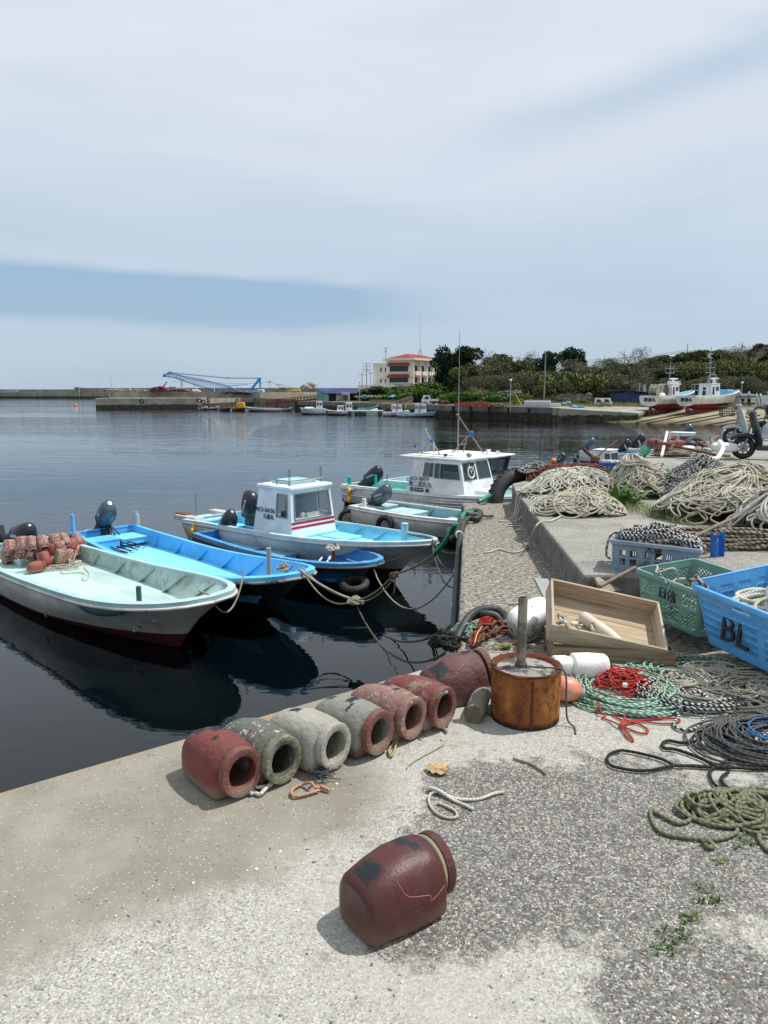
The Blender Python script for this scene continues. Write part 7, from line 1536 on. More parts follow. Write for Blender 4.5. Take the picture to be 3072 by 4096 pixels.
def truck(label, p, rz, bedm, s=1., bed=True, name='small_truck', cat='truck', box_=False):
    t_ = thing(name, label, cat, p, rz); m = mat('truck_white', (.70, .71, .71), .4, bump=0)
    mb = MB(); mb.loft([[(x, y, z) for x, z in ((0.0, .45), (.05, .95), (.45, 1.75), (1.45, 1.80), (1.5, .45))] for y in (-.72, .72)], caps=True); mb.build('cab', m, t_, bev=.05)
    mb = MB(); mb.add([(.10, -.62, 1.02), (.10, .62, 1.02), (.42, .58, 1.66), (.42, -.58, 1.66)], [(0, 1, 2, 3)]); mb.build('windscreen', dkwin, t_, smooth=0, solid=.03, soff=0)
    for y in (-1, 1): mb = MB(); mb.add([(.30, y*.735, 1.05), (1.25, y*.735, 1.05), (1.25, y*.73, 1.62), (.58, y*.73, 1.62)], [(0, 1, 2, 3)]); mb.build('side_window', dkwin, t_, smooth=0, solid=.02, soff=0)
    for y in (-.5, .5): MB().box((.01, y, .72), (.05, .26, .16)).build('headlight', mat('headlamp', (.5, .52, .52), .2, bump=0), t_, bev=.01)
    MB().box((-.02, 0, .45), (.10, 1.4, .20)).build('bumper', frame_dk, t_, bev=.02)
    if box_: MB().box((2.4, 0, 1.10), (1.9, 1.44, 1.35)).build('van_body', m, t_, bev=.06)
    elif bed:
        MB().box((2.45, 0, .72), (1.85, 1.46, .10)).build('bed', bedm, t_)
        for c_, d_ in (((2.45, -.72, .92), (1.85, .05, .32)), ((2.45, .72, .92), (1.85, .05, .32)), ((3.37, 0, .92), (.05, 1.46, .32))): MB().box(c_, d_).build('bed_side', bedm, t_)
        mb = MB()
        for y in (-.68, 0, .68): mb.cyl((1.58, y, .7), (1.58, y, 1.7), .03, n=6)
        mb.cyl((1.58, -.68, 1.7), (1.58, .68, 1.7), .03, n=6); mb.build('guard_frame', m, t_)
    for x in (.55, 2.6):
        for y in (-.66, .66): mb = MB(); mb.cyl((x, y-.09, .28), (x, y+.09, .28), .28, n=16); w_ = mb.build('wheel', rubber, t_, bev=.02); mb = MB(); mb.cyl((x, y-.1, .28), (x, y+.1, .28), .14, n=10); mb.build('rim', alu, w_)
    t_.scale = (s,)*3; return t_
q = Pf(f6c, 1345, 765, 93); truck('small white pickup truck parked on the quay above the blue and white boat', (q.x, 92.0, FZ), .12, mat('truck_white', (.70, .71, .71)), .60)
q = Pf(f7c, 1500, 688, 84); truck('white small truck with dark load bed, left of the two parked by the slipway', (q.x+1.05, 84.5, LZ), 2.75, frame_dk, .62)
q = Pf(f7c, 1600, 688, 84); truck('white small truck on the right of the two parked by the slipway', (q.x+1.0, 85.3, LZ), 2.75, frame_dk, .62)
q = Pf(f6c, 1150, 705, 125); truck('white van half hidden by scaffolding below the building', (q.x, 128, .3), 2.9, frame_dk, .72, box_=True, name='van', cat='van'); q = Pf(f6c, 1215, 700, 127); truck('second white van behind the scaffolding, further right', (q.x, 130, .3), 2.9, frame_dk, .72, box_=True, name='van', cat='van')
tarp = mat('blue_tarp', (.10, .36, .55), .6, c2=(.2, .45, .6), sc=1, bump=.5, bs=4, bd=.05)
for cr_, x0, x1, y, d, m, nm, cat, lab, h in ((f7c, 1205, 1270, 655, 82, tarp, 'tarpaulin', 'tarpaulin', 'blue tarpaulin mound right of the gas cylinders', .7), (f7c, 1285, 1390, 690, 79, tarp, 'tarpaulin', 'tarpaulin', 'blue and white tarpaulin bundles left of the parked trucks', .6), (f8c, 145, 215, 705, 88, tarp, 'tarpaulin', 'tarpaulin', 'blue tarpaulin heap right of the parked trucks', .6),
        (f6c, 690, 745, 745, 106, tarp, 'tarpaulin', 'tarpaulin', 'blue crate heap on the quay right of the shed', .8), (f6c, 985, 1060, 745, 104, tarp, 'tarpaulin', 'tarpaulin', 'grey blue tarpaulin above the brown gangways', .8), (f6c, 600, 900, 745, 107, mat('pale_scraps', (.35, .33, .3)), 'scraps', 'scrap', 'grey white scraps along the quay edge right of the shed', .6),
        (f6c, 1560, 1650, 755, 88, pn, 'net_heap', 'net', 'maroon nets and boxes on the quay right of the pickup truck', .9), (f7c, 520, 625, 668, 79, frame_dk, 'net_heap', 'net', 'dark nets lying between the red drums and the lamp post', .4), (f8c, 1320, 1360, 755, 92, pn, 'net_heap', 'net', 'rusty scraps beside the cradle', .4)):
    junk(lab, cr_, x0, x1, y, d+1.5, h*.45, m, nm, cat, 26, .17)
mb = MB(); q = Pf(f6c, 712, 700, 118); mb.box((0, 0, 0), (1.0, .8, .65), taper=(.85, .9)); o = mb.build('tank', mat('orange_tank', (.75, .34, .02)), bev=.08); o.location = q; tag(o, 'orange container standing on the grass right of the shed', 'container')
mb = MB(); a, b_ = Pf(f7c, 740, 560, 80), Pf(f7c, 800, 672, 79.5); mb.tube([a, b_], .05, 5); tag(mb.build('yellow_pole', mat('machine_yellow0', (.65, .45, .02))), 'leaning yellow pole beside the globe lamp on the quay', 'pole')
# scaffold and fence below the building
sc_ = thing('scaffold', 'dark pole scaffold with grey sheets below the building', 'scaffold'); q = Pf(f6c, 930, 705, 135); sc_.location = q; mb = MB(); L_ = Pf(f6c, 1200, 705, 135).x-q.x
for i in range(9): mb.cyl((L_*i/8, 0, 0), (L_*i/8, 0, 1.9+.2*(i % 3)), .05, n=5)
for z in (1.0, 1.8): mb.cyl((0, 0, z), (L_, 0, z), .05, n=5)
mb.build('frame', mat('scaffold_brown', (.08, .06, .045), bump=0), sc_); MB().box((L_*.25, .3, .6), (L_*.42, .1, 1.2)).build('sheet', mat('sheet_grey', (.42, .42, .40), .8, c2=(.25, .25, .24), sc=.8, bump=0), sc_); MB().box((L_*.55, .5, 1.7), (L_*.8, 1.5, .08)).build('roof', mat('scaffold_brown', (.08, .06, .045)), sc_)
fe = thing('fence', 'dark wire fence at the foot of the hill behind the gas cylinders', 'fence'); q, e = Pf(f7c, 815, 640, 96), Pf(f7c, 1659, 640, 96); fe.location = (q.x, 96, LZ); L_ = e.x-q.x; mb = MB()
for i in range(34): mb.cyl((L_*i/33, 0, 0), (L_*i/33, 0, 1.1), .03, n=4)
mb.build('posts', frame_dk, fe); mb = MB()
for z in (.3, .5, .7, .9, 1.1): mb.cyl((0, 0, z), (L_, 0, z), .012, n=4)
mb.build('wires', frame_dk, fe)
# posts and lines on the middle quay wall
mb = None
for k, x in enumerate((145, 310, 487, 668, 863)):
    p_ = Pf(f7c, x, 715, 75); p_ = G(*f7c(x, 790), WL); o = MB().box((0, 0, 0), (.28, .2, 1.0)).build('fender_post', mat('tarred_wood', (.02, .018, .015), .9, bump=0), bev=.03); f_ = (p_.x-fc.x)/(fd.x-fc.x); yq = fc.y+(fd.y-fc.y)*f_; o.location = (p_.x*yq/p_.y, yq-.12, -.80); tag(o, 'black timber fender on the middle quay wall', 'fender', 'timber fenders on the middle quay wall')
# ---- sheds and ships on the slipway
navy = mat('navy_sheet', (.02, .035, .12), .7, bump=0)
s1_ = thing('shed', 'dark navy corrugated shed left of the hauled out ships', 'building'); q = Pf(f8c, 248, 708, 90); s1_.location = (q.x, 90, LZ)
W_ = Pf(f8c, 560, 700, 90).x-q.x; H_ = Pf(f8c, 250, 545, 90).z-LZ
MB().box((W_/2, 3, H_/2-.16), (W_, 6, H_-.32)).build('wall', navy, s1_); mb = MB(); mb.add([(-.2, -.3, H_), (W_+.3, -.5, H_-.3), (W_+.3, 6.5, H_-.3), (-.3, 6.5, H_)], [(0, 1, 2, 3)]); mb.build('roof', mat('shed_roof_blue', (.05, .09, .25), .6, bump=0), s1_, smooth=0, solid=.06)
MB().box((W_*.30, -.04, H_*.33), (W_*.2, .1, H_*.42)).build('door', mat('door_dark', (.04, .045, .05), bump=0), s1_)
MB().box((W_*.25, -.03, .18), (W_*.5, .1, .36)).build('base_wall', mat('block_grey', (.35, .35, .32), bump=0), s1_); mb = MB(); mb.cyl((W_*.67, 1, H_-.4), (W_*.67, 1, H_+.65), .15, n=12); mb.cyl((W_*.51, 1, H_-.6), (W_*.51, 1, H_+.9), .05, n=8); mb.build('flue', mat('flue_grey', (.42, .44, .45), bump=0), s1_)
for lab, x0, x1, yb, ye, yr, d, wc_, hip in (('pale shed with blue roof behind the second hauled out ship', 1105, 1350, 720, 580, 538, 95, (.48, .46, .42), 1), ('small cream hut with blue roof at the right, beside the lamp post', 1370, 1560, 702, 600, 578, 94, (.52, .49, .43), 0), ('low blue roofed hut at the far right edge behind the last ship', 1600, 1760, 700, 615, 595, 96, (.40, .42, .40), 0)):
    q = Pf(f8c, x0, yb, d); t_ = thing('shed', lab, 'building', (q.x, d, LZ)); W_ = Pf(f8c, x1, yb, d).x-q.x; H_ = Pf(f8c, x0, ye, d).z-LZ; Hr = Pf(f8c, x0, yr, d).z-LZ
    mb = MB(); panel(mb, (0, 0, 0), (W_, 0, 0), (W_, 0, H_), (0, 0, H_), [(.12, .45, .28, .72), (.42, .02, .60, .72)] if W_ > 1 else (), .15); mb.box((W_/2, 5, H_/2), (W_, .2, H_)); mb.box((.1, 2.5, H_/2), (.2, 4.8, H_)); mb.box((W_-.1, 2.5, H_/2), (.2, 4.8, H_)); mb.build('wall', mat('hut%d' % int(x0), wc_, .8, bump=0), t_, smooth=0)
    MB().box((W_*.5, .35, H_*.4), (W_*.8, .06, H_*.7)).build('glazing', dkwin, t_); mb = MB(); mb.add([(-.2, -.3, H_-.02), (W_+.2, -.3, H_-.02), (W_+.2, 2.5, Hr), (-.2, 2.5, Hr), (W_+.2, 5.3, H_), (-.2, 5.3, H_)], [(0, 1, 2, 3), (3, 2, 4, 5)]); mb.build('roof', mat('shed_roof_slate', (.07, .09, .17), .6, bump=0), t_, smooth=0, solid=.06)
ship_w = mat('ship_hull_white', (.66, .66, .61), .5, c2=(.55, .54, .48), sc=.8, bump=0); ship_r = mat('ship_bottom_red', (.26, .02, .035), .6, c2=(.14, .02, .03), sc=.8, bump=0); ship_b = mat('ship_pale_blue', (.22, .46, .60), .5, bump=0)
def ship(label, cr, xs, ys, d, dirn, L_=13., B=3.6, nm='摩漁丸', big=True, z0=None):
    """xs, ys: pixel of the lower transom corner; hull sits on a cradle with its keel clear of the slip"""
    t_ = thing('fishing_ship', label, 'ship'); q = Pf(cr, xs, ys, d); m = dict(hull=ship_w, bottom=ship_r, cap=far_white, inner=ship_b, deck=ship_b)
    make_hull(t_, L_, B, m, zm=1.25, zb=2.1, zs=1.25, floor=.7, cap=.15, tb=.5, p=1.7, s0=.92, rake=.09, n=18, ribs=0, strake=True, flare=.94)
    M = axis(q, V(dirn)); t_.matrix_world = M @ Matrix.Scale(.72, 4) @ TR((0, -B*.46, 0))
    mb = MB(); mb.loft([[(x, -w_, -.15), (x, 0, z), (x, w_, -.15)] for x, w_, z in ((1.2, .5, -.6), (3, 1.1, -.9), (8, 1.2, -.9), (11.5, .3, -.5))], closed=False); mb.box((5.5, 0, -.95), (9, .25, .4)); mb.build('keel', ship_r, t_, smooth=30)
    mb = MB(); mb.box((.35, 0, -.75), (.5, .12, 1.2)); mb.build('rudder', ship_r, t_); mb = MB()
    for k in range(3): mb.ell((0, 0, .3), (.05, .14, .32), 8, 6, M=TR((.85, 0, -.85), 2.1*k, 0, 0))
    mb.build('propeller', mat('bronze', (.35, .22, .08), .4, metal=.6, bump=0), t_, smooth=180)
    text_mesh(nm, .62, ink, t_, face_M((-.03, -.1, .66), (0, -1, 0), (0, 0, 1)), name='ship_name', ext=.06, sx=1.0) if nm else None
    mb = MB()
    for z, o_ in ((1.12, .12), (.92, .10)): mb.box((1.12, 0, z), (2.2, B*.95+o_, .08))
    mb.build('stern_sponson', ship_w, t_, bev=.03)
    cabin(t_, 4.6, 6.9, 2.1, .8, 2.9, far_white, dict(right=[(.10, .3, .35, .85), (.5, .55, .9, .85)], left=[(.1, .5, .9, .8)], front=[(.1, .55, .9, .88)], back=[(.3, .1, .6, .8)]), rake=(.05, .2), tw=.95, roof=.12, frame=far_white)
    cabin(t_, 6.5, 7.6, 1.7, 2.9, 3.3, far_white, dict(right=[(.15, .45, .85, .85)], left=[(.15, .45, .85, .85)], front=[(.08, .45, .92, .88)], back=[]), rake=(.1, .2), tw=.92, roof=.12, frame=far_white) if big else None
    mb = MB(); mb.ell((6.8, 0, 3.75), (.3, .8, .12), 12, 6); mb.cyl((6.8, 0, 3.0), (6.8, 0, 3.75), .22, n=10); mb.build('radar', far_white, t_, smooth=60)
    mb = MB(); mb.cyl((5.6, 0, 3), (5.6, 0, 6.4), .07, .04, n=6)
    for z in (4.6, 5.3): mb.cyl((5.6, -.7, z), (5.6, .7, z), .04, n=4)
    for y in (-.7, .7): mb.cyl((5.6, y, 4.6), (5.6, y, 5.9), .03, n=4)
    mb.build('mast', mat('mast_grey2', (.36, .38, .38), bump=0), t_); return t_
s_a = ship('white fishing ship with red bottom and net drums aft, hauled out on the left', f8c, 388, 686, 79, (.75, .66, 0), 13.2, 3.3)
for k in range(3):
    mb = MB()
    for y in (-.55, .55): mb.cyl((1.6+1.0*k, y-.06, 2.1), (1.6+1.0*k, y+.06, 2.1), .85, n=20)
    mb.cyl((1.6+1.0*k, -.5, 2.1), (1.6+1.0*k, .5, 2.1), .5, n=14); mb.build('net_drum', [mat('drum_grey', (.28, .26, .22), .8, bump=0), mat('drum_grey', (.28, .26, .22)), mat('drum_rusty', (.10, .045, .03), .8, bump=0)][k], s_a, bev=.04)
mb = MB(); mb.ell((2.0, -.9, 1.3), (.7, .4, .4)); mb.build('white_bundle', far_white, s_a, smooth=180)
s_b = ship('white fishing ship with red bottom and a tall lattice mast, hauled out on the right', f8c, 752, 686, 78, (.82, .57, 0), 13.5, 3.3, big=False)
mb = MB()
for p_, q_ in (((6.3, -.9, 2.6), (6.3, -.5, 4.3)), ((6.3, .9, 2.6), (6.3, .5, 4.3)), ((6.3, -.5, 4.3), (4.9, -.5, 4.3)), ((4.9, -.5, 4.3), (5.6, 0, 3.2)), ((6.3, -.5, 4.3), (6.3, .5, 4.3)), ((5.6, 0, 4), (5.4, 0, 8.3)), ((4.8, 0, 7.3), (6.0, 0, 7.3)), ((4.9, 0, 6.7), (5.9, 0, 6.7)), ((5.0, 0, 6.0), (5.8, 0, 6.0))): mb.cyl(p_, q_, .06, n=6)
mb.box((4.95, 0, 7.0), (.35, .3, .5)); mb.build('lattice_mast', mat('mast_blue_grey', (.30, .36, .42), bump=0), s_b)
mb = MB()
for y in (-.9, .9): mb.tube([(2.6, y, 2.0), (4.2, y, 2.0), (4.2, y, 2.9), (2.6, y, 2.9)], .05, 5, closed=True); mb.tube([(3.4, y, 1.2), (3.4, y, 2.9)], .05, 5)
mb.build('rail_frame', mat('mast_grey2', (.36, .38, .38)), s_b)
MB().box((10.2, 0, 1.7), (1.6, 1.4, .9)).build('deck_gear', ship_b, s_b, bev=.08)
s_c = ship('white and blue ship at the far right edge, mostly cut off by the frame', f8c, 1490, 700, 84, (.93, .36, 0), 12, 3.2, nm='', big=False)
def cradle(label, cr, x0, x1, y, d):
    a, b_ = Pf(cr, x0, y, d), Pf(cr, x1, y, d); t_ = thing('cradle', label, 'cradle'); t_.location = (a.x, a.y, a.z); W_ = b_.x-a.x; t_.scale = (1, 1, .5); m = mat('cradle_red', (.16, .02, .025), .7, bump=0)
    mb = MB()
    for yy in (0, 2.2): mb.box((W_/2, yy, .35), (W_, .3, .35))
    for k in range(5): mb.box((W_*(.05+.225*k), 1.1, .60), (.3, 2.8, .18))
    mb.build('frame', m, t_)
    for x in (.15, .5, .85): mb = MB(); mb.cyl((W_*x, -.15, .15), (W_*x, .15, .15), .28, n=12); mb.build('wheel', m, t_)
for args in (('red cradle carriage under the left ship', f8c, 690, 770, 745, 84), ('red cradle carriage under the right ship', f8c, 1000, 1075, 755, 83), ('empty long red carriage on the rails right of the ships', f8c, 1130, 1390, 775, 80), ('red carriage behind the empty one, near the lamp post', f8c, 1330, 1500, 730, 92)): cradle(*args)
# ---- vegetation
def leafm(name, a, b, v=.5):
    if name in MC: return MC[name]
    t = NT(name); n = t.noise(.9, 4, .6); c = t.mix(t.ss(n, .35, .65), a, b); i = t.n.new('ShaderNodeObjectInfo'); c = t.mix(t.math('MULTIPLY', i.outputs['Random'], .45), c, tuple(x*.6 for x in a))
    MC[name] = t.done(c, .8, None, 0, .2); return MC[name]
def crown(n, blobs, s, m, parent, seed, up=.0):
    q = random.Random(seed); mb = MB(); tot = sum(b_[3]*b_[4] for b_ in blobs)
    for (cx, cy, cz, r, rz) in blobs:
        for i in range(int(n*1.5*r*rz/tot)):
            a = q.random()*2*PI; u = q.random()*2-1; rr = (.55+.5*q.random()**.7); w_ = math.sqrt(1-u*u)
            lump = 1+.28*noise.noise((a*1.5+cx, u*3+cy, seed))
            c = V((cx+r*rr*lump*w_*math.cos(a), cy+r*rr*lump*w_*math.sin(a), cz+rz*rr*lump*u))
            d1 = V((q.gauss(0, 1), q.gauss(0, 1), q.gauss(0, .6))).normalized(); d2 = d1.cross(V((q.gauss(0, 1), q.gauss(0, 1), q.gauss(0, 1)))).normalized()
            if up: d1 = (d1+V((0, 0, up))).normalized()
            e = s*.78*(.6+.8*q.random()); mb.add([c-d1*e, c+d2*e*.55, c+d1*e, c-d2*e*.55], [(0, 1, 2, 3)])
    return mb.build('crown', m, parent, smooth=0)
def limbs(parent, h, r, m, seed, depth=3, spread=.5, name='trunk', lean=0., fork=4):
    q = random.Random(seed); mb = MB()
    def go(p, d, l, r, k):
        pts = [p]; dd = d.copy()
        for i in range(3): dd = (dd+V((q.gauss(0, .12), q.gauss(0, .12), .04))).normalized(); pts.append(pts[-1]+dd*l/3)
        mb.tube(pts, [r*(1-.18*i) for i in range(4)], 5 if k < 2 else 3)
        if k < depth:
            for j in range(fork if k else 3):
                nd = (dd+V((q.gauss(0, spread), q.gauss(0, spread), q.gauss(.05, spread*.4)))).normalized(); go(pts[-1] if j else pts[2], nd, l*(.55+.25*q.random()), r*.52, k+1)
    go(V((0, 0, -.3)), V((lean, 0, 1)).normalized(), h*.42, r, 0); return mb.build(name, m, parent, smooth=180)
bark = mat('bark', (.07, .058, .045), .9, bump=0); bark_l = mat('bark_pale', (.26, .23, .20), .9, bump=0)
pine = leafm('pine_leaf', (.014, .034, .014), (.026, .055, .020)); olive = leafm('olive_leaf', (.12, .14, .045), (.08, .10, .032)); green = leafm('green_leaf', (.09, .17, .03), (.06, .12, .025)); brownl = leafm('brown_twig_leaf', (.14, .14, .078), (.095, .10, .055)); yel = leafm('yellow_green', (.22, .22, .08), (.14, .16, .05)); bamb = leafm('bamboo_leaf', (.17, .18, .07), (.10, .12, .045)); bloss = leafm('pale_blossom', (.40, .36, .30), (.12, .13, .06))
def mk(name, label, cat, seed, h, m, n, s, blobs, br=.14, mt=None, up=0, group='x', depth=2):
    t_ = thing(name, label, cat, group=group); limbs(t_, h, br, mt or bark, seed, depth); crown(n, blobs, s, m, t_, seed, up); return t_
def rb(seed, n, w_, z0, z1, r0, r1): q = random.Random(seed); return [(q.uniform(-w_, w_), q.uniform(-w_, w_), q.uniform(z0, z1), q.uniform(r0, r1), q.uniform(r0, r1)*.75) for _ in range(n)]
P_pine = mk('pine_tree', 'x', 'pine tree', 1, 8.5, pine, 5200, .26, rb(4, 17, 2.4, 3.2, 8.4, 1.0, 1.7), .22)
P_olive = mk('broadleaf_tree', 'x', 'tree', 2, 6.5, olive, 3800, .23, rb(6, 12, 2.3, 2.6, 6.2, 1.0, 1.7)); P_brown = mk('broadleaf_tree', 'x', 'tree', 3, 6, brownl, 2000, .18, rb(8, 12, 2.4, 2.4, 6.2, 1.0, 1.7), .12, bark_l, depth=4)
P_green = mk('broadleaf_tree', 'x', 'tree', 5, 5.5, leafm('dull_green_leaf', (.085, .11, .038), (.05, .075, .028)), 3800, .23, rb(9, 11, 2.2, 1.4, 5.0, 1.0, 1.6)); P_shrub = mk('shrub', 'x', 'shrub', 7, 2, green, 3000, .17, rb(11, 9, 1.5, .5, 1.8, .7, 1.1), .06)
P_yel = mk('shrub', 'x', 'shrub', 8, 2.2, yel, 2600, .17, rb(12, 9, 1.6, .6, 2.1, .7, 1.1), .06)
P_bam = mk('bamboo_clump', 'x', 'bamboo', 9, 3, bamb, 3000, .30, rb(13, 9, 1.8, 1.0, 3.4, .8, 1.4), .05, None, 1.6)
P_bare = thing('bare_tree', 'x', 'tree', group='x'); limbs(P_bare, 7.5, .26, bark_l, 12, 5, .48, fork=3); crown(1500, rb(33, 10, 2.2, 3.6, 7.0, .9, 1.4), .10, brownl, P_bare, 5)
used_p = set()
def plant(P, x, y, s, label, group=None, z=None, sz=1.):
    o = P if P.name not in used_p else dup(P)
    used_p.add(P.name); o.location = (x, y, hill_z(x, y)-.1 if z is None else z); o.rotation_euler = (0, 0, rnd.random()*6.3); o.scale = (s, s, s*sz); o['label'] = label
    if group: o['group'] = group
    elif 'group' in o: del o['group']
    return o
def plant_px(P, cr, xc, ytop, d, s, label, group=None, hgt=8., z=None):
    """tree whose top shows at (xc, ytop) when it stands d metres away"""
    p_ = Pf(cr, xc, ytop, d); zg_ = hill_z(p_.x, d)-.1 if z is None else z; o = plant(P, p_.x, d, s, label, group, zg_); o.scale = (s, s, max(.3, (p_.z-zg_)/hgt)); return o
# tall pines by the building
plant_px(P_pine, f7c, 160, 95, 112, 0.78, 'dark pine with two crowns just right of the balconies, left half', None, 9.6, FZ); plant_px(P_pine, f7c, 285, 92, 114, 0.74, 'tall dark pine right behind the red drums, highest of the left group', None, 9.6, FZ)
plant_px(P_pine, f7c, 50, 190, 116, 0.64, 'lower dark pine touching the building with the balconies', None, 9.6, FZ)
plant_px(P_pine, f7c, 1075, 140, 112, 0.48, 'narrow dark evergreen just right of the concrete pole', None, 9.6); plant_px(P_pine, f7c, 1260, 112, 118, 0.78, 'dark evergreen with a flat top, highest on the right half of the hill', None, 9.6)
plant_px(P_pine, f7c, 1150, 300, 108, 0.52, 'dark evergreen bush low on the hill right of the concrete pole', None, 9.6); plant_px(P_pine, f8c, 1620, 75, 118, 0.67, 'dark pine at the upper right edge', None, 9.6); plant_px(P_pine, f8c, 265, 335, 106, 0.41, 'small dark evergreen above the navy shed', None, 9.6); plant_px(P_pine, f8c, 640, 340, 106, 0.44, 'small dark evergreen behind the left ship', None, 9.6); plant_px(P_pine, f7c, 890, 200, 114, 0.44, 'ragged dark evergreen left of the concrete pole', None, 9.6); plant_px(P_pine, f8c, 700, 200, 122, 0.52, 'dark evergreen on the skyline right of the bare tree', None, 9.6)
plant_px(P_bare, f8c, 395, 95, 114, 1.1, 'large bare tree on the skyline above the parked trucks', None, 7.8); plant_px(P_bare, f8c, 1400, 65, 116, 1.25, 'broad leafless tree on the skyline at the right', None, 7.8); plant_px(P_bare, f7c, 490, 120, 112, 1.0, 'grey leafless tree behind the pines', None, 7.8)
plant_px(P_bare, f7c, 880, 130, 112, .8, 'bare twiggy tree left of the concrete pole', None, 7.8); plant_px(P_bare, f8c, 10, 200, 112, .7, 'small bare tree above the trucks at the left of the gap', None, 7.8); plant_px(P_bare, f7c, 340, 510, 96, .5, 'low leafless shrub right behind the red drums', None, 7.8, FZ); plant_px(P_bare, f8c, 440, 300, 104, .7, 'pale bare tree standing low before the hill', None, 7.8); plant_px(P_bare, f8c, 110, 380, 103, .6, 'crooked pale branches of a bare tree above the trucks', None, 7.8)
for (x, y, d, s, P, l) in ((620, 160, 114, 1.1, P_olive, 'olive brown tree, broadest crown left of the globe lamp'), (520, 200, 110, 1.0, P_brown, 'greyish budding tree between the pines and the olive tree'), (720, 230, 112, 1.0, P_olive, 'olive tree directly above the globe lamp'), (400, 250, 108, .9, P_brown, 'brownish twiggy tree before the pines'), (280, 260, 104, .9, P_olive, 'low yellowish tree under the tall pine'), (780, 330, 106, .8, P_brown, 'brownish bush above the globe lamp'), (950, 330, 106, .9, P_green, 'green tree low behind the concrete pole'), (1330, 190, 112, 1.0, P_brown, 'brown tree at the right foot of the flat topped evergreen'), (1450, 290, 116, 1.0, P_olive, 'olive tree in the dip of the hill'), (1560, 280, 112, 1.0, P_green, 'green tree in the dip of the hill')): plant_px(P, f7c, x, y, d, s, l, None, 7.2)
r_ = random.Random(77)
for (cr_, x0, x1, y, d, n, P, s, h, lab, grp) in ((f8c, 0, 1659, 290, 117, 15, P_green, 1.0, 6.4, 'olive tree on the crest of the hill', 'olive trees along the crest'), (f8c, 60, 1600, 330, 113, 15, P_brown, 1.0, 7.0, 'brown budding tree on the slope', 'brown trees on the slope'), (f8c, 0, 1600, 380, 109, 13, P_green, .95, 6.4, 'green tree halfway up the slope', 'green trees on the slope'),
        (f8c, 850, 1659, 215, 121, 7, P_olive, 1.05, 7.2, 'taller olive tree on the right part of the crest', 'taller olive trees on the right'), (f8c, 900, 1650, 300, 112, 8, P_bam, 1.2, 4.4, 'tall yellow green reed clump on the right slope', 'reed clumps on the right'), (f7c, 720, 1659, 400, 104, 9, P_bam, 1.1, 4.4, 'yellowish bamboo clump on the lower slope', 'bamboo clumps on the lower slope'),
        (f7c, 250, 1300, 430, 103, 10, P_brown, .7, 7.0, 'brown bush at the foot of the slope', 'brown bushes at the foot of the slope'), (f8c, 0, 1659, 470, 103, 13, P_brown, .75, 7.0, 'dull brown bush low on the slope behind the sheds', 'brown bushes behind the sheds'), (f8c, 0, 1659, 520, 102, 11, P_green, .6, 6.4, 'dark green bush behind the sheds', 'green bushes behind the sheds'),
        (f7c, 120, 800, 545, 94, 8, P_shrub, 1.0, 2.9, 'bright green shrub behind the red drums and lamp', 'green shrubs behind the red drums'), (f6c, 1180, 1650, 575, 112, 9, P_shrub, 1.5, 2.9, 'bright green shrub in front of the building', 'green shrubs before the building'), (f6c, 1220, 1640, 640, 104, 8, P_shrub, 1.2, 2.9, 'green bush beside the white pickup truck', 'green bushes by the pickup truck'),
        (f7c, 700, 1500, 615, 88, 9, P_yel, .6, 3.1, 'dry grassy clump along the foot of the fence', 'dry clumps along the fence')):
    n = int(n*1.35); s *= .92; y -= 56 if d > 98 else 0
    for i in range(n):
        x = x0+(x1-x0)*(i+.5+.6*(r_.random()-.5))/n; flat = cr_ is f6c or d < 97
        plant_px(P, cr_, x, y+75*(r_.random()-.5), d+3*(r_.random()-.5), s*(.75+.5*r_.random()), lab, grp, h, (FZ if cr_ is f6c else LZ) if flat else None)
for x, y, d, s_, P, l in ((120, 215, 119, .9, P_brown, 'budding brown tree on the skyline left of the big bare tree'), (560, 200, 120, 1.0, P_olive, 'olive tree on the skyline right of the big bare tree'), (1000, 150, 121, 1.1, P_brown, 'tall twiggy brown tree on the skyline behind the ship masts'), (1240, 140, 121, .9, P_bare, 'bare tree on the skyline between the mast and the broad leafless tree'), (1520, 150, 119, 1.0, P_olive, 'yellowish olive tree below the pine at the upper right'), (830, 215, 120, .9, P_green, 'dull green tree on the skyline behind the left ship')):
    plant_px(P, f8c, x, y-20, d, s_, l, None, 7.4)
plant_px(P_green, f6c, 730, 545, 120, 1.1, 'round dark tree between the shed and the building', None, 6.4, FZ); plant_px(P_green, f6c, 830, 560, 122, .9, 'darker tree touching the left corner of the building', None, 6.4, FZ); plant_px(P_shrub, f6c, 880, 640, 116, 1.5, 'low green hedge below the left wing of the building', None, 2.9, FZ)
plant_px(P_yel, f7c, 470, 500, 95, 1.0, 'yellow green shrub before the pines', None, 3.1, FZ)
o = plant_px(P_yel, f7c, 620, 495, 94, 1.0, 'shrub with pale blossom beside the globe lamp', None, 3.1, FZ)
for ch in o.children:
    if ch.name.startswith('crown'): ch.data = ch.data.copy(); ch.data.materials[0] = bloss
plant_px(P_brown, f5c, 1265, 318, 155, .5, 'small dark bush by the street lamp behind the quay', None, 7.0, .1)
mb = MB(); r_ = random.Random(9)
for i in range(9000):
    if i % 3: x, y = r_.uniform(-2, 9), r_.uniform(103, 112)
    else: x, y = r_.uniform(9, 40), r_.uniform(80, 97)
    h_ = .15+.35*r_.random()*(noise.noise((x*.4, y*.3, 2))+.7); mb.add([(x, y, FZ), (x+.22, y, FZ), (x+.1+.2*r_.gauss(0, 1), y+.1, FZ+h_)], [(0, 1, 2)])
tag(mb.build('grass', [leafm('grass_far', (.13, .15, .04), (.20, .17, .08))], smooth=0), 'rough tall grass growing behind the far quays', 'grass', kind='stuff')
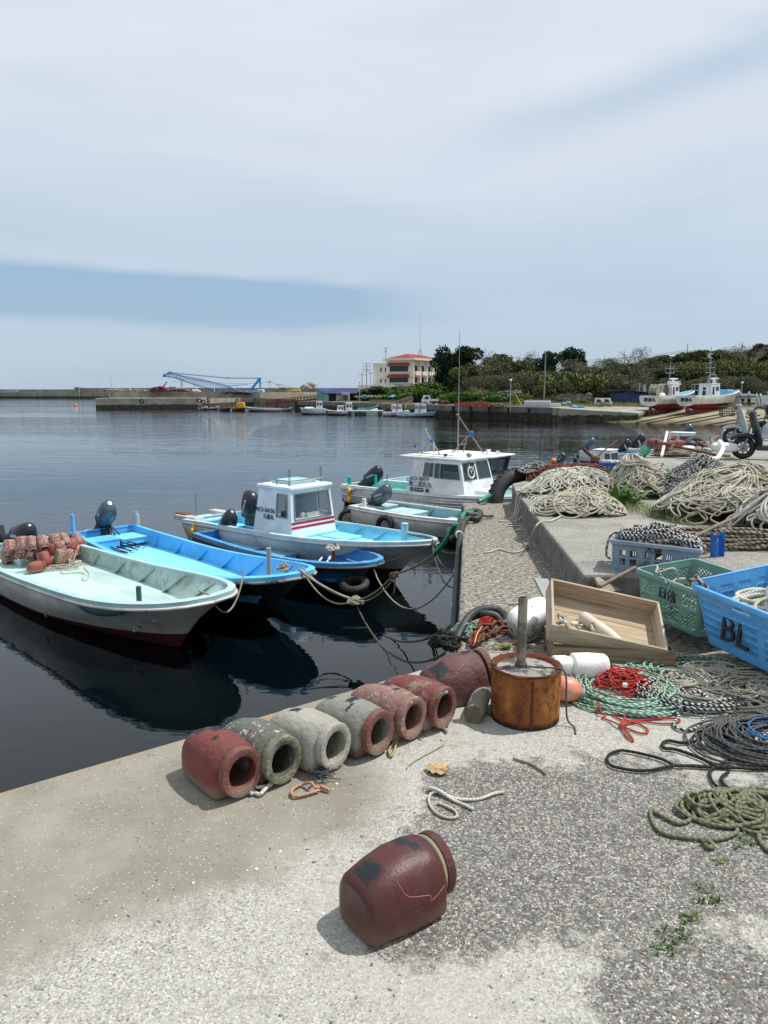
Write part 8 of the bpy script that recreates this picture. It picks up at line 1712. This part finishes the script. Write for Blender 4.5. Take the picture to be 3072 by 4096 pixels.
# exposed rock patch on the slope
mb = MB()
for i in range(46): p_ = Pf(f7c, 1120+330*r_.random(), 560+50*r_.random(), 101); mb.ell((p_.x, p_.y, p_.z), (.45, .3, .12+.15*r_.random()), 7, 5)
tag(mb.build('rocks', mat('bank_rock', (.24, .20, .16), .9, c2=(.15, .12, .09), sc=1, bump=.5, bs=3, bd=.1), smooth=40), 'bare brown rock showing in the bank behind the trucks', 'rock', kind='stuff')
# ================================================================ FURTHER ALONG THE PAVEMENT
def white_cabin_boat(label, S, Bw, num, L=6.2, B=1.7, mats=None, cab=(1.9, 3.3), h=1.25, seed=0, sc=1., motor=True, wins=None, dark=False):
    b = thing('cabin_boat', label, 'boat'); m = mats or dict(hull=white_b, bottom=redb, cap=pb, inner=pb, deck=pbd)
    make_hull(b, L, B, m, zm=.55, zb=.78, zs=.52, floor=.32, cap=.07, tb=.52, p=1.85, ribs=3, n=18)
    cabin(b, cab[0], cab[1], B*.66, .42, .42+h, cw, wins or dict(front=[(.07, .48, .93, .92)], right=[(.52, .50, .92, .90)], left=[(.10, .5, .45, .9)]), rake=(.10, .18), tw=.88, roof=.06, glass=glassm('tinted_glass'))
    if num: text_mesh(num, .20, ink, b, face_M((cab[0]+.50, -B*.33*.955-.004, .42+h*.36), (1, 0, 0), (0, .12, 1)), name='registration_number', ext=.004)
    if motor: outboard(b, (.05, .1, .68), .75, 1.2, cowl_dk, 'YAMAHA' if num else None, side=-1)
    place(b, S, Bw)
    sc *= .72
    if sc != 1: b.matrix_world = b.matrix_world @ Matrix.Scale(sc, 4)
    return b
cq = crop(2150, 1700, 1659/500)
def GW_(cr, x, y, h=0): q = G(*cr(x, y), WL+h); return q
bA = white_cabin_boat('white cabin boat numbered AC3-37779 beyond the rusty anchor', (6.5, 27.8), (10.9, 24.1), None, L=5.2, B=1.5, cab=(2.15, 3.3), h=1.05, motor=False,
    wins=dict(front=[(.06, .42, .94, .90)], right=[(.68, .45, .96, .88)]))
text_mesh('AC3-37779', .17, ink, bA, face_M((2.58, -.50, .85), (1, 0, 0), (0, .08, 1)), name='registration_number', ext=.004)
outboard(bA, (.15, .0, .70), .55, 1.15, cowl_bl, 'YAMAHA', side=-1)
mb = MB(); mb.ell((-.25, .25, .72), .17, 14, 10); mb.build('orange_float', mat('float_orange', (.75, .22, .04), .5), bA, smooth=180)
MB().box((1.2, -.1, .56), (.5, .5, .08)).build('hatch', white_b, bA, bev=.01)
mb = MB()
for x, y in ((.75, -.45), (.9, -.1), (1.3, -.5)): mb.cyl((x, y, .5), (x, y, .78), .05, .045, 10)
mb.build('bottles', mat('bottle_clear', (.45, .48, .45), .3), bA, smooth=50)
for k, (lab, S, Bw, om, cm) in enumerate((('blue and white skiff with black outboard behind the AC3-37779 boat', (9.1, 33.4), (13.1, 30.0), .7, cowl_gr), ('skiff with pale blue thwarts beside the blue crate, outboard tilted over the deck', (10.3, 32.4), (14.0, 29.7), .75, cowl_dk), ('white skiff with yellow float, big black outboard tilted up', (11.7, 34.9), (15.7, 32.1), .8, cowl_dk))):
    b = thing('skiff', lab, 'boat'); m = dict(hull=white_b, bottom=redb, cap=[pb, lb, white_b][k], inner=[pb, lb, grimy][k], deck=[pbd, lbd, grimy][k])
    make_hull(b, 5.2, 1.5, m, zm=.55, zb=.78, zs=.55, floor=.30, cap=.08, tb=.6, p=2, ribs=4, n=16)
    outboard(b, (.1, .0, .72), om, [1.1, 1.2, 1.45][k], cm, None, stripe=silver_ink if k else None, side=-1)
    for j in range(3): MB().box((1.4+1.1*j, 0, .47), (.22, 1.25, .05)).build('thwart', m['cap'], b, bev=.01)
    if k == 2: mb = MB(); mb.ell((1.0, -.55, .82), (.11, .11, .15), 12, 8); mb.build('yellow_float', mat('yellow_fender', (.75, .45, .02)), b, smooth=180)
    place(b, S, Bw); b.matrix_world = b.matrix_world @ Matrix.Scale(.9, 4)
white_cabin_boat('white cabin boat with framed side windows behind the heap of red pots', (12.3, 34.5), (16.4, 31.3), None, L=5.0, B=1.7, cab=(1.4, 3.0), h=1.35, wins=dict(right=[(.12, .50, .42, .88), (.48, .5, .9, .88)], front=[(.06, .45, .47, .92), (.53, .45, .94, .92)]))
white_cabin_boat('white cabin boat with a dark sliding window, at the right behind the scooters', (16.8, 38.4), (21.4, 35.8), 'AC3-38734', L=5.6, B=1.6, cab=(.9, 3.6), h=1.15, motor=False, wins=dict(right=[(.08, .50, .60, .90), (.66, .5, .9, .9)], left=[(.1, .5, .9, .9)], front=[(.1, .45, .9, .9)]))
b = thing('skiff', 'small skiff with grey outboard raised behind the half buried tyre', 'boat'); make_hull(b, 5, 1.5, dict(hull=white_b, bottom=redb, cap=pb, inner=pb, deck=pbd), ribs=0, n=14)
outboard(b, (.1, 0, .9), .4, 1.5, cowl_gr, None); place(b, (16.4, 40.5), (20.8, 37.3)); b.matrix_world = b.matrix_world @ Matrix.Scale(.85, 4)
# anchors
anc = mat('anchor_rust', (.11, .04, .025), .9, c2=(.22, .085, .045), sc=8, c3=(.04, .015, .01), sc3=30, bump=.7, bs=50)
def anchor(label, c, M, s=1., name='anchor'):
    mb = MB(); mb.tube([(0, 0, 0), (0, 0, 1.0)], [.045, .03], 8)
    for a in range(4):
        q = a*PI/2+.4; d = V((math.cos(q), math.sin(q), 0))
        mb.tube(catmull([V((0, 0, .02)), d*.22+V((0, 0, .05)), d*.42+V((0, 0, .22))], 6), [.05-.002*i for i in range(13)], 8)
        mb.box((0, 0, 0), (.02, .13, .16), M=axis(d*.40+V((0, 0, .22)), d))
    mb.torus((0, 0, 1.05), .06, .016, M=TR((0, 0, 0)), n=14)
    mb.ell((0, 0, .03), (.09, .09, .07), 10, 7)
    o = mb.build(name, anc, smooth=50); o.matrix_world = M @ Matrix.Scale(s, 4); return tag(o, label, 'anchor')
q = G(*cq(770, 520), PZ+.15)
mb = MB(); cxy = (2.83, 11.05)
P_ = lambda x, y, d=11.0: D(*cq(x, y), d)
mb = MB()
mb.tube([P_(595, 305, 10.8), P_(700, 400), P_(770, 450)], [.03, .024, .026], 8); mb.tube([P_(770, 450), P_(880, 340), P_(1070, 200, 11.3)], [.012, .009, .014], 7)
mb.tube([P_(740, 470), P_(640, 550, 10.9), P_(540, 635, 10.8)], [.02, .017, .013], 8); mb.tube([P_(780, 460), P_(830, 530), P_(880, 600, 10.8)], [.03, .026, .024], 8); mb.tube([P_(750, 450), P_(742, 520), P_(740, 590, 11.1)], [.024, .024, .026], 8)
mb.ell(P_(765, 450, 10.95), (.075, .06, .05), 12, 8)
for k in range(3): mb.torus(P_(760+k*12, 470, 10.9), .05-.01*k, .012, n=14)
tag(mb.build('anchor', anc, smooth=60), 'rusty four armed anchor standing up beside the blue crate', 'anchor')
mb = MB(); a, b_ = D(*cS(662, 120), 12.6), D(*cS(608, 358), 11.9); mb.cyl(a, b_, .024, n=14)
tag(mb.build('white_pipe', white_b, smooth=50), 'white plastic pipe standing upright against the long rusty anchor', 'pipe')
mb = MB(); a, b_ = D(*cS(640, 238), 12.2), D(*cS(1140, 345), 12.0); mb.tube([a, (a+b_)/2, b_], [.024, .02, .026], 8)
mb.tube(catmull([D(*cS(650, 240), 12.2), D(*cS(680, 195), 12.4), D(*cS(760, 170), 12.6), D(*cS(690, 300), 11.8)], 6), .018, 8); mb.ell(a, (.05, .035, .035))
tag(mb.build('anchor', anc, smooth=60), 'long rusty anchor lying beyond the cream pile, its shank pointing to the scooter', 'anchor')
# brown net heap
net = mat('brown_net', (.11, .035, .022), .95, c2=(.17, .07, .045), sc=8, c3=(.03, .012, .01), sc3=30, bump=1., bs=60, bd=.02)
mound('net_heap', 'heap of red brown fishing net beside the rusty anchor', (2.62, 10.1), .72, .45, .20, PZ, 190, .010, ropemat('net_brown', (.19, .07, .05), (.10, .035, .025), 40, dirt=(.05, .03, .02)), 61, -.35, .3, cat='net', R1=.2)
mb = MB(); mb.ell((0, 0, 0), (.20, .12, .07), 18, 10, e=.8); o = mb.build('stone_slab', mat('slab', (.36, .31, .24), .9, c2=(.2, .15, .1), sc=8, bump=.6, bs=20, bd=.02), smooth=180); o.location = G(*cq(740, 615), PZ+.12); tag(o, 'rough flat stone lying on the brown net under the anchor', 'stone')
mb = MB(); q = G(*cq(310, 580), PZ+.10); M = axis(q, (1, .05, 0)); mb.ell((0, 0, 0), (.21, .06, .06), 16, 10, M=M, e=.7)
o = mb.build('float', mat('brown_float', (.10, .035, .03), .6, c2=(.14, .06, .05), sc=9), smooth=180); tag(o, 'dark brown sausage float lying by the rope at the pavement corner', 'float')
# blue crate far
bc = basket('plastic_crate', 'royal blue plastic crate of plastic bags standing beside the rusty anchor', 'crate', axis(G(*cq(835, 500), PZ+.19), V((.72, -.12, 0))), .44, .30, .17, .02, mat('royal_blue_plastic', (.04, .10, .42), .5), lambda x, W, v, s: (.25 < v < .8 and (x/.03) % 1 < .4 and .06 < x/W < .94 and (v*8) % 1 < .7), .93, du=.012)
bc.rotation_euler.z += .0
mb = MB(); r_ = random.Random(3)
for k in range(7): mb.ell((.08+.28*r_.random(), .08+.14*r_.random(), -.01), (.06+.04*r_.random(), .05, .04), 9, 6, M=bc.matrix_world)
tag(mb.build('plastic_bags', mat('clear_bags', (.45, .47, .46), .35, c2=(.3, .32, .3), sc=8, bump=.8, bs=18, bd=.03), smooth=180), 'crumpled grey plastic bags filling the royal blue crate', 'plastic bag')
rope('hose', 'thin dark hose arching out of the royal blue crate to the ground', 'hose', [D(*cq(1050, 495), 10.9), D(*cq(1150, 490), 10.8), D(*cq(1220, 530), 10.7), D(*cq(1275, 590), 10.6)], .009, mat('dark_cord', (.09, .085, .07)))
# mint net bag, bucket
mb = MB(); q = G(*cS(480, 375), PZ); 
mb.grid(lambda u, v: (q.x+.03+.095*math.sin(v*PI)**.6*math.cos(u)*(1+.25*noise.noise((math.cos(u)*2, math.sin(u)*2, v*3)))-.05*(1-v), q.y+.2+.09*math.sin(v*PI)**.6*math.sin(u), q.z+.24*v+.015*noise.noise((u*2, v*6, 1))), [2*PI*i/20 for i in range(21)], [i/12 for i in range(13)])
tag(mb.build('net_bag', mat('mint_net', (.14, .55, .42), .8, c2=(.20, .62, .5), sc=14, bump=1, bs=50, bd=.03), smooth=180), 'bunched mint green net bag behind the tall cream rope pile', 'net bag')
mb = MB(); q = G(*cS(385, 445), PZ); mb.loft([[(q.x+r*math.cos(a), q.y+r*math.sin(a), q.z+z) for a in [2*PI*i/18 for i in range(18)]] for r, z in ((.05, 0), (.062, .11), (.068, .11), (.068, .12), (.06, .12), (.045, .02))])
tag(mb.build('bucket', mat('bucket_white', (.55, .57, .55), .5), smooth=50), 'small white bucket left of the mint net bag', 'bucket')
mb = MB(); q = G(*cS(305, 520), PZ); mb.loft([[(q.x+r*math.cos(a), q.y+r*math.sin(a), q.z+z) for a in [2*PI*i/20 for i in range(20)]] for r, z in ((.07, 0), (.09, .05), (.10, .05), (.095, .045), (.07, .01))])
tag(mb.build('basin', mat('basin_pale', (.42, .52, .55), .5), smooth=50), 'shallow pale blue basin left of the tall cream rope pile', 'basin')
q = G(*cS(725, 360), PZ); coil('rope_coil', 'flat coil of cream rope behind the white pipe', (q.x+.05, q.y+.15), .40, .30, 34, .010, cream, 71, .7, PZ, .16)
# heap of pots, floats and junk near the scooter
redh = potmat('heap_pot_red', (.19, .05, .04), (.24, .11, .09), (.35, .28, .22), (.55, .7), (.66, .72))
for k, (x, y, rz, ry, lab) in enumerate(((610, 290, .2, 0, 'red pot under the white pipe at the left of the junk heap'), (650, 215, 2.8, .1, 'upper left red pot of the heap beside the white pipe'), (700, 245, 3.4, -.2, 'red pot in the middle of the heap behind the anchor shank'), (770, 225, .1, .1, 'big red pot on top of the heap right of the cabin'), (820, 240, 3.0, 0, 'red pot at the right end of the heap by the black float'), (560, 245, .0, 0, 'crusted brown pot at the left end of the heap'))):
    o = make_pot(lab, redh if k < 5 else brown, group='octopus pots in the junk heap'); q = D(*cS(x, y), 13.6); o.matrix_world = TR((q.x-.11, q.y, q.z-.075), 0, ry, rz, .66)
mb = MB(); q = D(*cS(895, 245), 13.8); mb.ell(q, (.12, .1, .085), 16, 10); tag(mb.build('float', hose_m, smooth=180), 'black round float right of the red pots', 'float')
o = tyre('big worn tyre leaning behind the black float', TR(D(*cS(960, 250), 14.6)-V((0, 0, .10)), 1.0, .2, .2), .25, .07, squash=1)
r_ = random.Random(14)
for k, (x, y, lx, lz, m, lab) in enumerate(((870, 280, .30, .12, white_b, 'white foam float on the ground below the red pots'), (950, 285, .2, .08, mat('lime_plastic', (.35, .55, .2), .5), 'lime green plastic scrap beside the white float'), (1050, 300, .32, .12, mat('speckled_bag', (.45, .45, .43), .8, c2=(.08, .08, .08), sc=16, amt=(.5, .56)), 'speckled white sack beyond the anchor shank'), (1120, 270, .25, .18, white_b, 'white tub left of the driftwood shaped foam'),
        (995, 235, .2, .12, mat('maroon_bits', (.12, .04, .04), .8), 'maroon bundle leaning on the big worn tyre'), (1230, 270, .50, .20, foam, 'large white foam block beside the scooter wheel'), (1100, 235, .08, .2, mat('grey_jug', (.33, .35, .34), .5), 'grey plastic jug among the junk'))):
    mb = MB(); lx *= .42; lz *= .42; mb.ell((0, 0, 0), (lx, lx*.7, lz), 14, 9, e=.7 if k != 5 else .45)
    o = mb.build(['float', 'plastic_scrap', 'sack', 'tub', 'bundle', 'foam_block', 'jug'][k], m, smooth=180); o.location = D(*cS(x, y), 13.4); o.rotation_euler = (0, 0, r_.random()*2 if k != 5 else .1); tag(o, lab, ['float', 'plastic', 'sack', 'tub', 'bundle', 'foam', 'jug'][k])
rope('foam_piece', 'curved white foam tube standing and bending down to the pavement by the scooter', 'foam', [D(*cS(x, y), d) for x, y, d in ((1180, 210, 12.9), (1195, 240, 12.8), (1215, 280, 12.7), (1190, 330, 12.5), (1170, 365, 12.4), (1130, 385, 12.3), (1080, 382, 12.3))], .036, foam, n=12)
mb = MB(); a, b_ = D(*cS(1020, 260), 13.9), D(*cS(1170, 150), 14.2); mb.tube([a, b_], .016, 6); a, b_ = D(*cS(960, 205), 13.3), D(*cS(1060, 260), 13.3); mb.tube([a, b_], .01, 6)
tag(mb.build('driftwood', wd, smooth=50), 'dark driftwood poles sticking out of the junk behind the tyre', 'wood')
for k, (x, y, w_, lab) in enumerate(((1240, 380, .42, 'grey stone slab under the curved foam tube'), (1210, 350, .36, 'brown timber block under the large foam block'), (1000, 320, .5, 'weathered plank lying along the anchor shank'))):
    o = MB().box((0, 0, 0), (w_*.7, .14, .05)).build('slab' if k == 0 else 'timber', wb if k != 1 else wd, bev=.02); q = G(*cS(x, y), PZ+.025); o.location = q; o.rotation_euler = (0, 0, -.2*k); tag(o, lab, 'slab' if k == 0 else 'timber')
rope('branch', 'dark weathered branch lying on the quay edge by the blue skiff', 'branch', [D(*cq(1160, 465), 13), D(*cq(1240, 425), 13), D(*cq(1330, 395), 13), D(*cq(1400, 400), 13)], .02, wd)
# ---------------------------------------------------------------- scooters
blk = mat('scooter_black', (.012, .014, .020), .35, bump=0, var=.05); blk2 = mat('matt_black', (.015, .015, .016), .6, bump=0); chrome = mat('chrome', (.6, .6, .6), .15, metal=1, bump=0)
def scooter(label, p, rz, body, s=1., basket_=False, pale=None):
    t_ = thing('scooter', label, 'scooter'); hub = mat('wheel_dark', (.03, .03, .03), .5)
    for x, nm in ((0, 'front_wheel'), (1.22, 'rear_wheel')):
        mb = MB(); mb.torus((0, 0, 0), .175, .050, M=TR((x, 0, .225), PI/2, 0, 0), n=30, k=10); w_ = mb.build(nm, rubber, t_, smooth=180)
        mb = MB(); mb.torus((0, 0, 0), .130, .014, M=TR((x, 0, .225), PI/2, 0, 0), n=26, k=6)
        for k in range(7): q = 2*PI*k/7; mb.tube([(x, 0, .225), (x+.13*math.cos(q+.2), 0, .225+.13*math.sin(q+.2))], .014, 5)
        mb.cyl((x, -.05, .225), (x, .05, .225), .03, n=12); mb.build('rim', chrome if pale else hub, w_, smooth=50)
        if x == 0: mb = MB(); mb.cyl((0, -.045, .225), (0, -.05, .225), .085, n=20); mb.build('brake_disc', alu, w_)
    mb = MB(); mb.loft([[(x-.02+.01*j, y, z) for j, (y, z) in enumerate(((-.075, z0), (-.09, z0+.05), (0, z0+.09), (.09, z0+.05), (.075, z0)))] for x, z0 in ((-.24, .36), (-.12, .42), (.05, .44), (.22, .38), (.28, .28))], closed=False); mb.build('front_fender', body, t_, smooth=180, solid=.012)
    mb = MB(); mb.loft([[(x+dx, y, z) for dx, y in ((0, -w_), (-.06, -w_*.5), (-.08, 0), (-.06, w_*.5), (0, w_), (.05, w_*.7), (.07, 0), (.05, -w_*.7))] for x, z, w_ in ((.26, .22, .10), (.28, .34, .17), (.23, .55, .20), (.15, .78, .19), (.10, .92, .14), (.09, .99, .06))]); mb.build('front_apron', body, t_, smooth=60)
    mb = MB(); mb.box((.52, 0, .235), (.62, .32, .10), taper=(.95, .85)); mb.build('footboard', body, t_, bev=.03)
    mb = MB(); mb.loft([[(x, w_*math.copysign(abs(math.cos(q))**.7, math.cos(q)), z+h_*math.copysign(abs(math.sin(q))**.7, math.sin(q))) for q in [2*PI*i/16 for i in range(16)]] for x, z, w_, h_ in ((.72, .34, .12, .14), (.84, .44, .16, .20), (1.1, .52, .19, .19), (1.4, .58, .17, .15), (1.66, .64, .08, .07))]); mb.build('rear_body', body, t_, smooth=60)
    mb = MB(); mb.loft([[(x, w_*math.copysign(abs(math.cos(q))**.6, math.cos(q)), z+h_*math.copysign(abs(math.sin(q))**.6, math.sin(q))) for q in [2*PI*i/14 for i in range(14)]] for x, z, w_, h_ in ((.72, .68, .10, .03), (.86, .72, .14, .05), (1.15, .73, .15, .05), (1.5, .78, .12, .05), (1.58, .79, .05, .02))]); mb.build('seat', blk2, t_, smooth=60)
    mb = MB(); mb.cyl((.02, 0, .30), (.16, 0, .98), .028, n=8); mb.cyl((-.0, -.05, .225), (.06, -.05, .42), .02, n=8); mb.cyl((0, .05, .225), (.06, .05, .42), .02, n=8); mb.build('fork', alu, t_)
    mb = MB(); mb.tube(catmull([(.30, -.36, 1.02), (.20, -.22, 1.03), (.14, -.08, .99), (.14, .08, .99), (.20, .22, 1.03), (.30, .36, 1.02)], 5), .014, 8)
    for y in (-1, 1): mb.cyl((.27, y*.27, 1.025), (.32, y*.40, 1.02), .022, n=8)
    hb_ = mb.build('handlebar', blk2, t_, smooth=60)
    mb = MB(); mb.ell((.10, 0, .93), (.10, .11, .08), 14, 9); mb.build('headlight', mat('headlight_glass', (.20, .21, .22), .1, bump=0), t_, smooth=180)
    for y in (-1, 1):
        mb = MB(); mb.tube([(.24, y*.24, 1.04), (.20, y*.30, 1.20)], .008, 6); m_ = mb.build('mirror', blk2, hb_); 
        mb = MB(); mb.ell((.20, y*.32, 1.25), (.018, .07, .055), 12, 8); mb.build('mirror_glass', chrome, m_, smooth=180)
        mb = MB(); mb.ell((.03, y*.14, .84), (.035, .03, .02), 8, 6); mb.build('indicator', mat('amber', (.5, .2, .03), .3), t_, smooth=180)
    if basket_:
        mb = MB()
        for k in range(5):
            z = .72+.055*k; e = .13+.008*k; mb.tube([(-.16-e, -e, z), (-.16+e, -e, z), (-.16+e, e, z), (-.16-e, e, z)], .005, 4, closed=True)
        for k in range(24):
            q = 2*PI*k/24; c_, s_ = max(-1, min(1, 1.4*math.cos(q))), max(-1, min(1, 1.4*math.sin(q))); mb.tube([(-.16+.13*c_, .13*s_, .72), (-.16+.162*c_, .162*s_, .94)], .004, 4)
        mb.build('wire_basket', blk2, t_, smooth=0)
    t_.location = p; t_.rotation_euler = (0, 0, rz); t_.scale = (s,)*3; return t_
q = G(2922, 1838, PZ); scooter('dark navy scooter parked at the right edge facing the water', (q.x+.26, q.y+.1, PZ), -.36, blk, .90)
q = G(2978, 1790, PZ); scooter('silver white scooter with a black front basket parked behind the dark one', (q.x-.05, q.y+.5, PZ), -.15, mat('scooter_silver', (.42, .46, .50), .3, bump=0), .92, True, True)
q = G(3040, 1775, PZ); scooter('second dark scooter at the very edge, half behind the others', (q.x+.6, q.y+1.2, PZ), -.2, blk, .92)
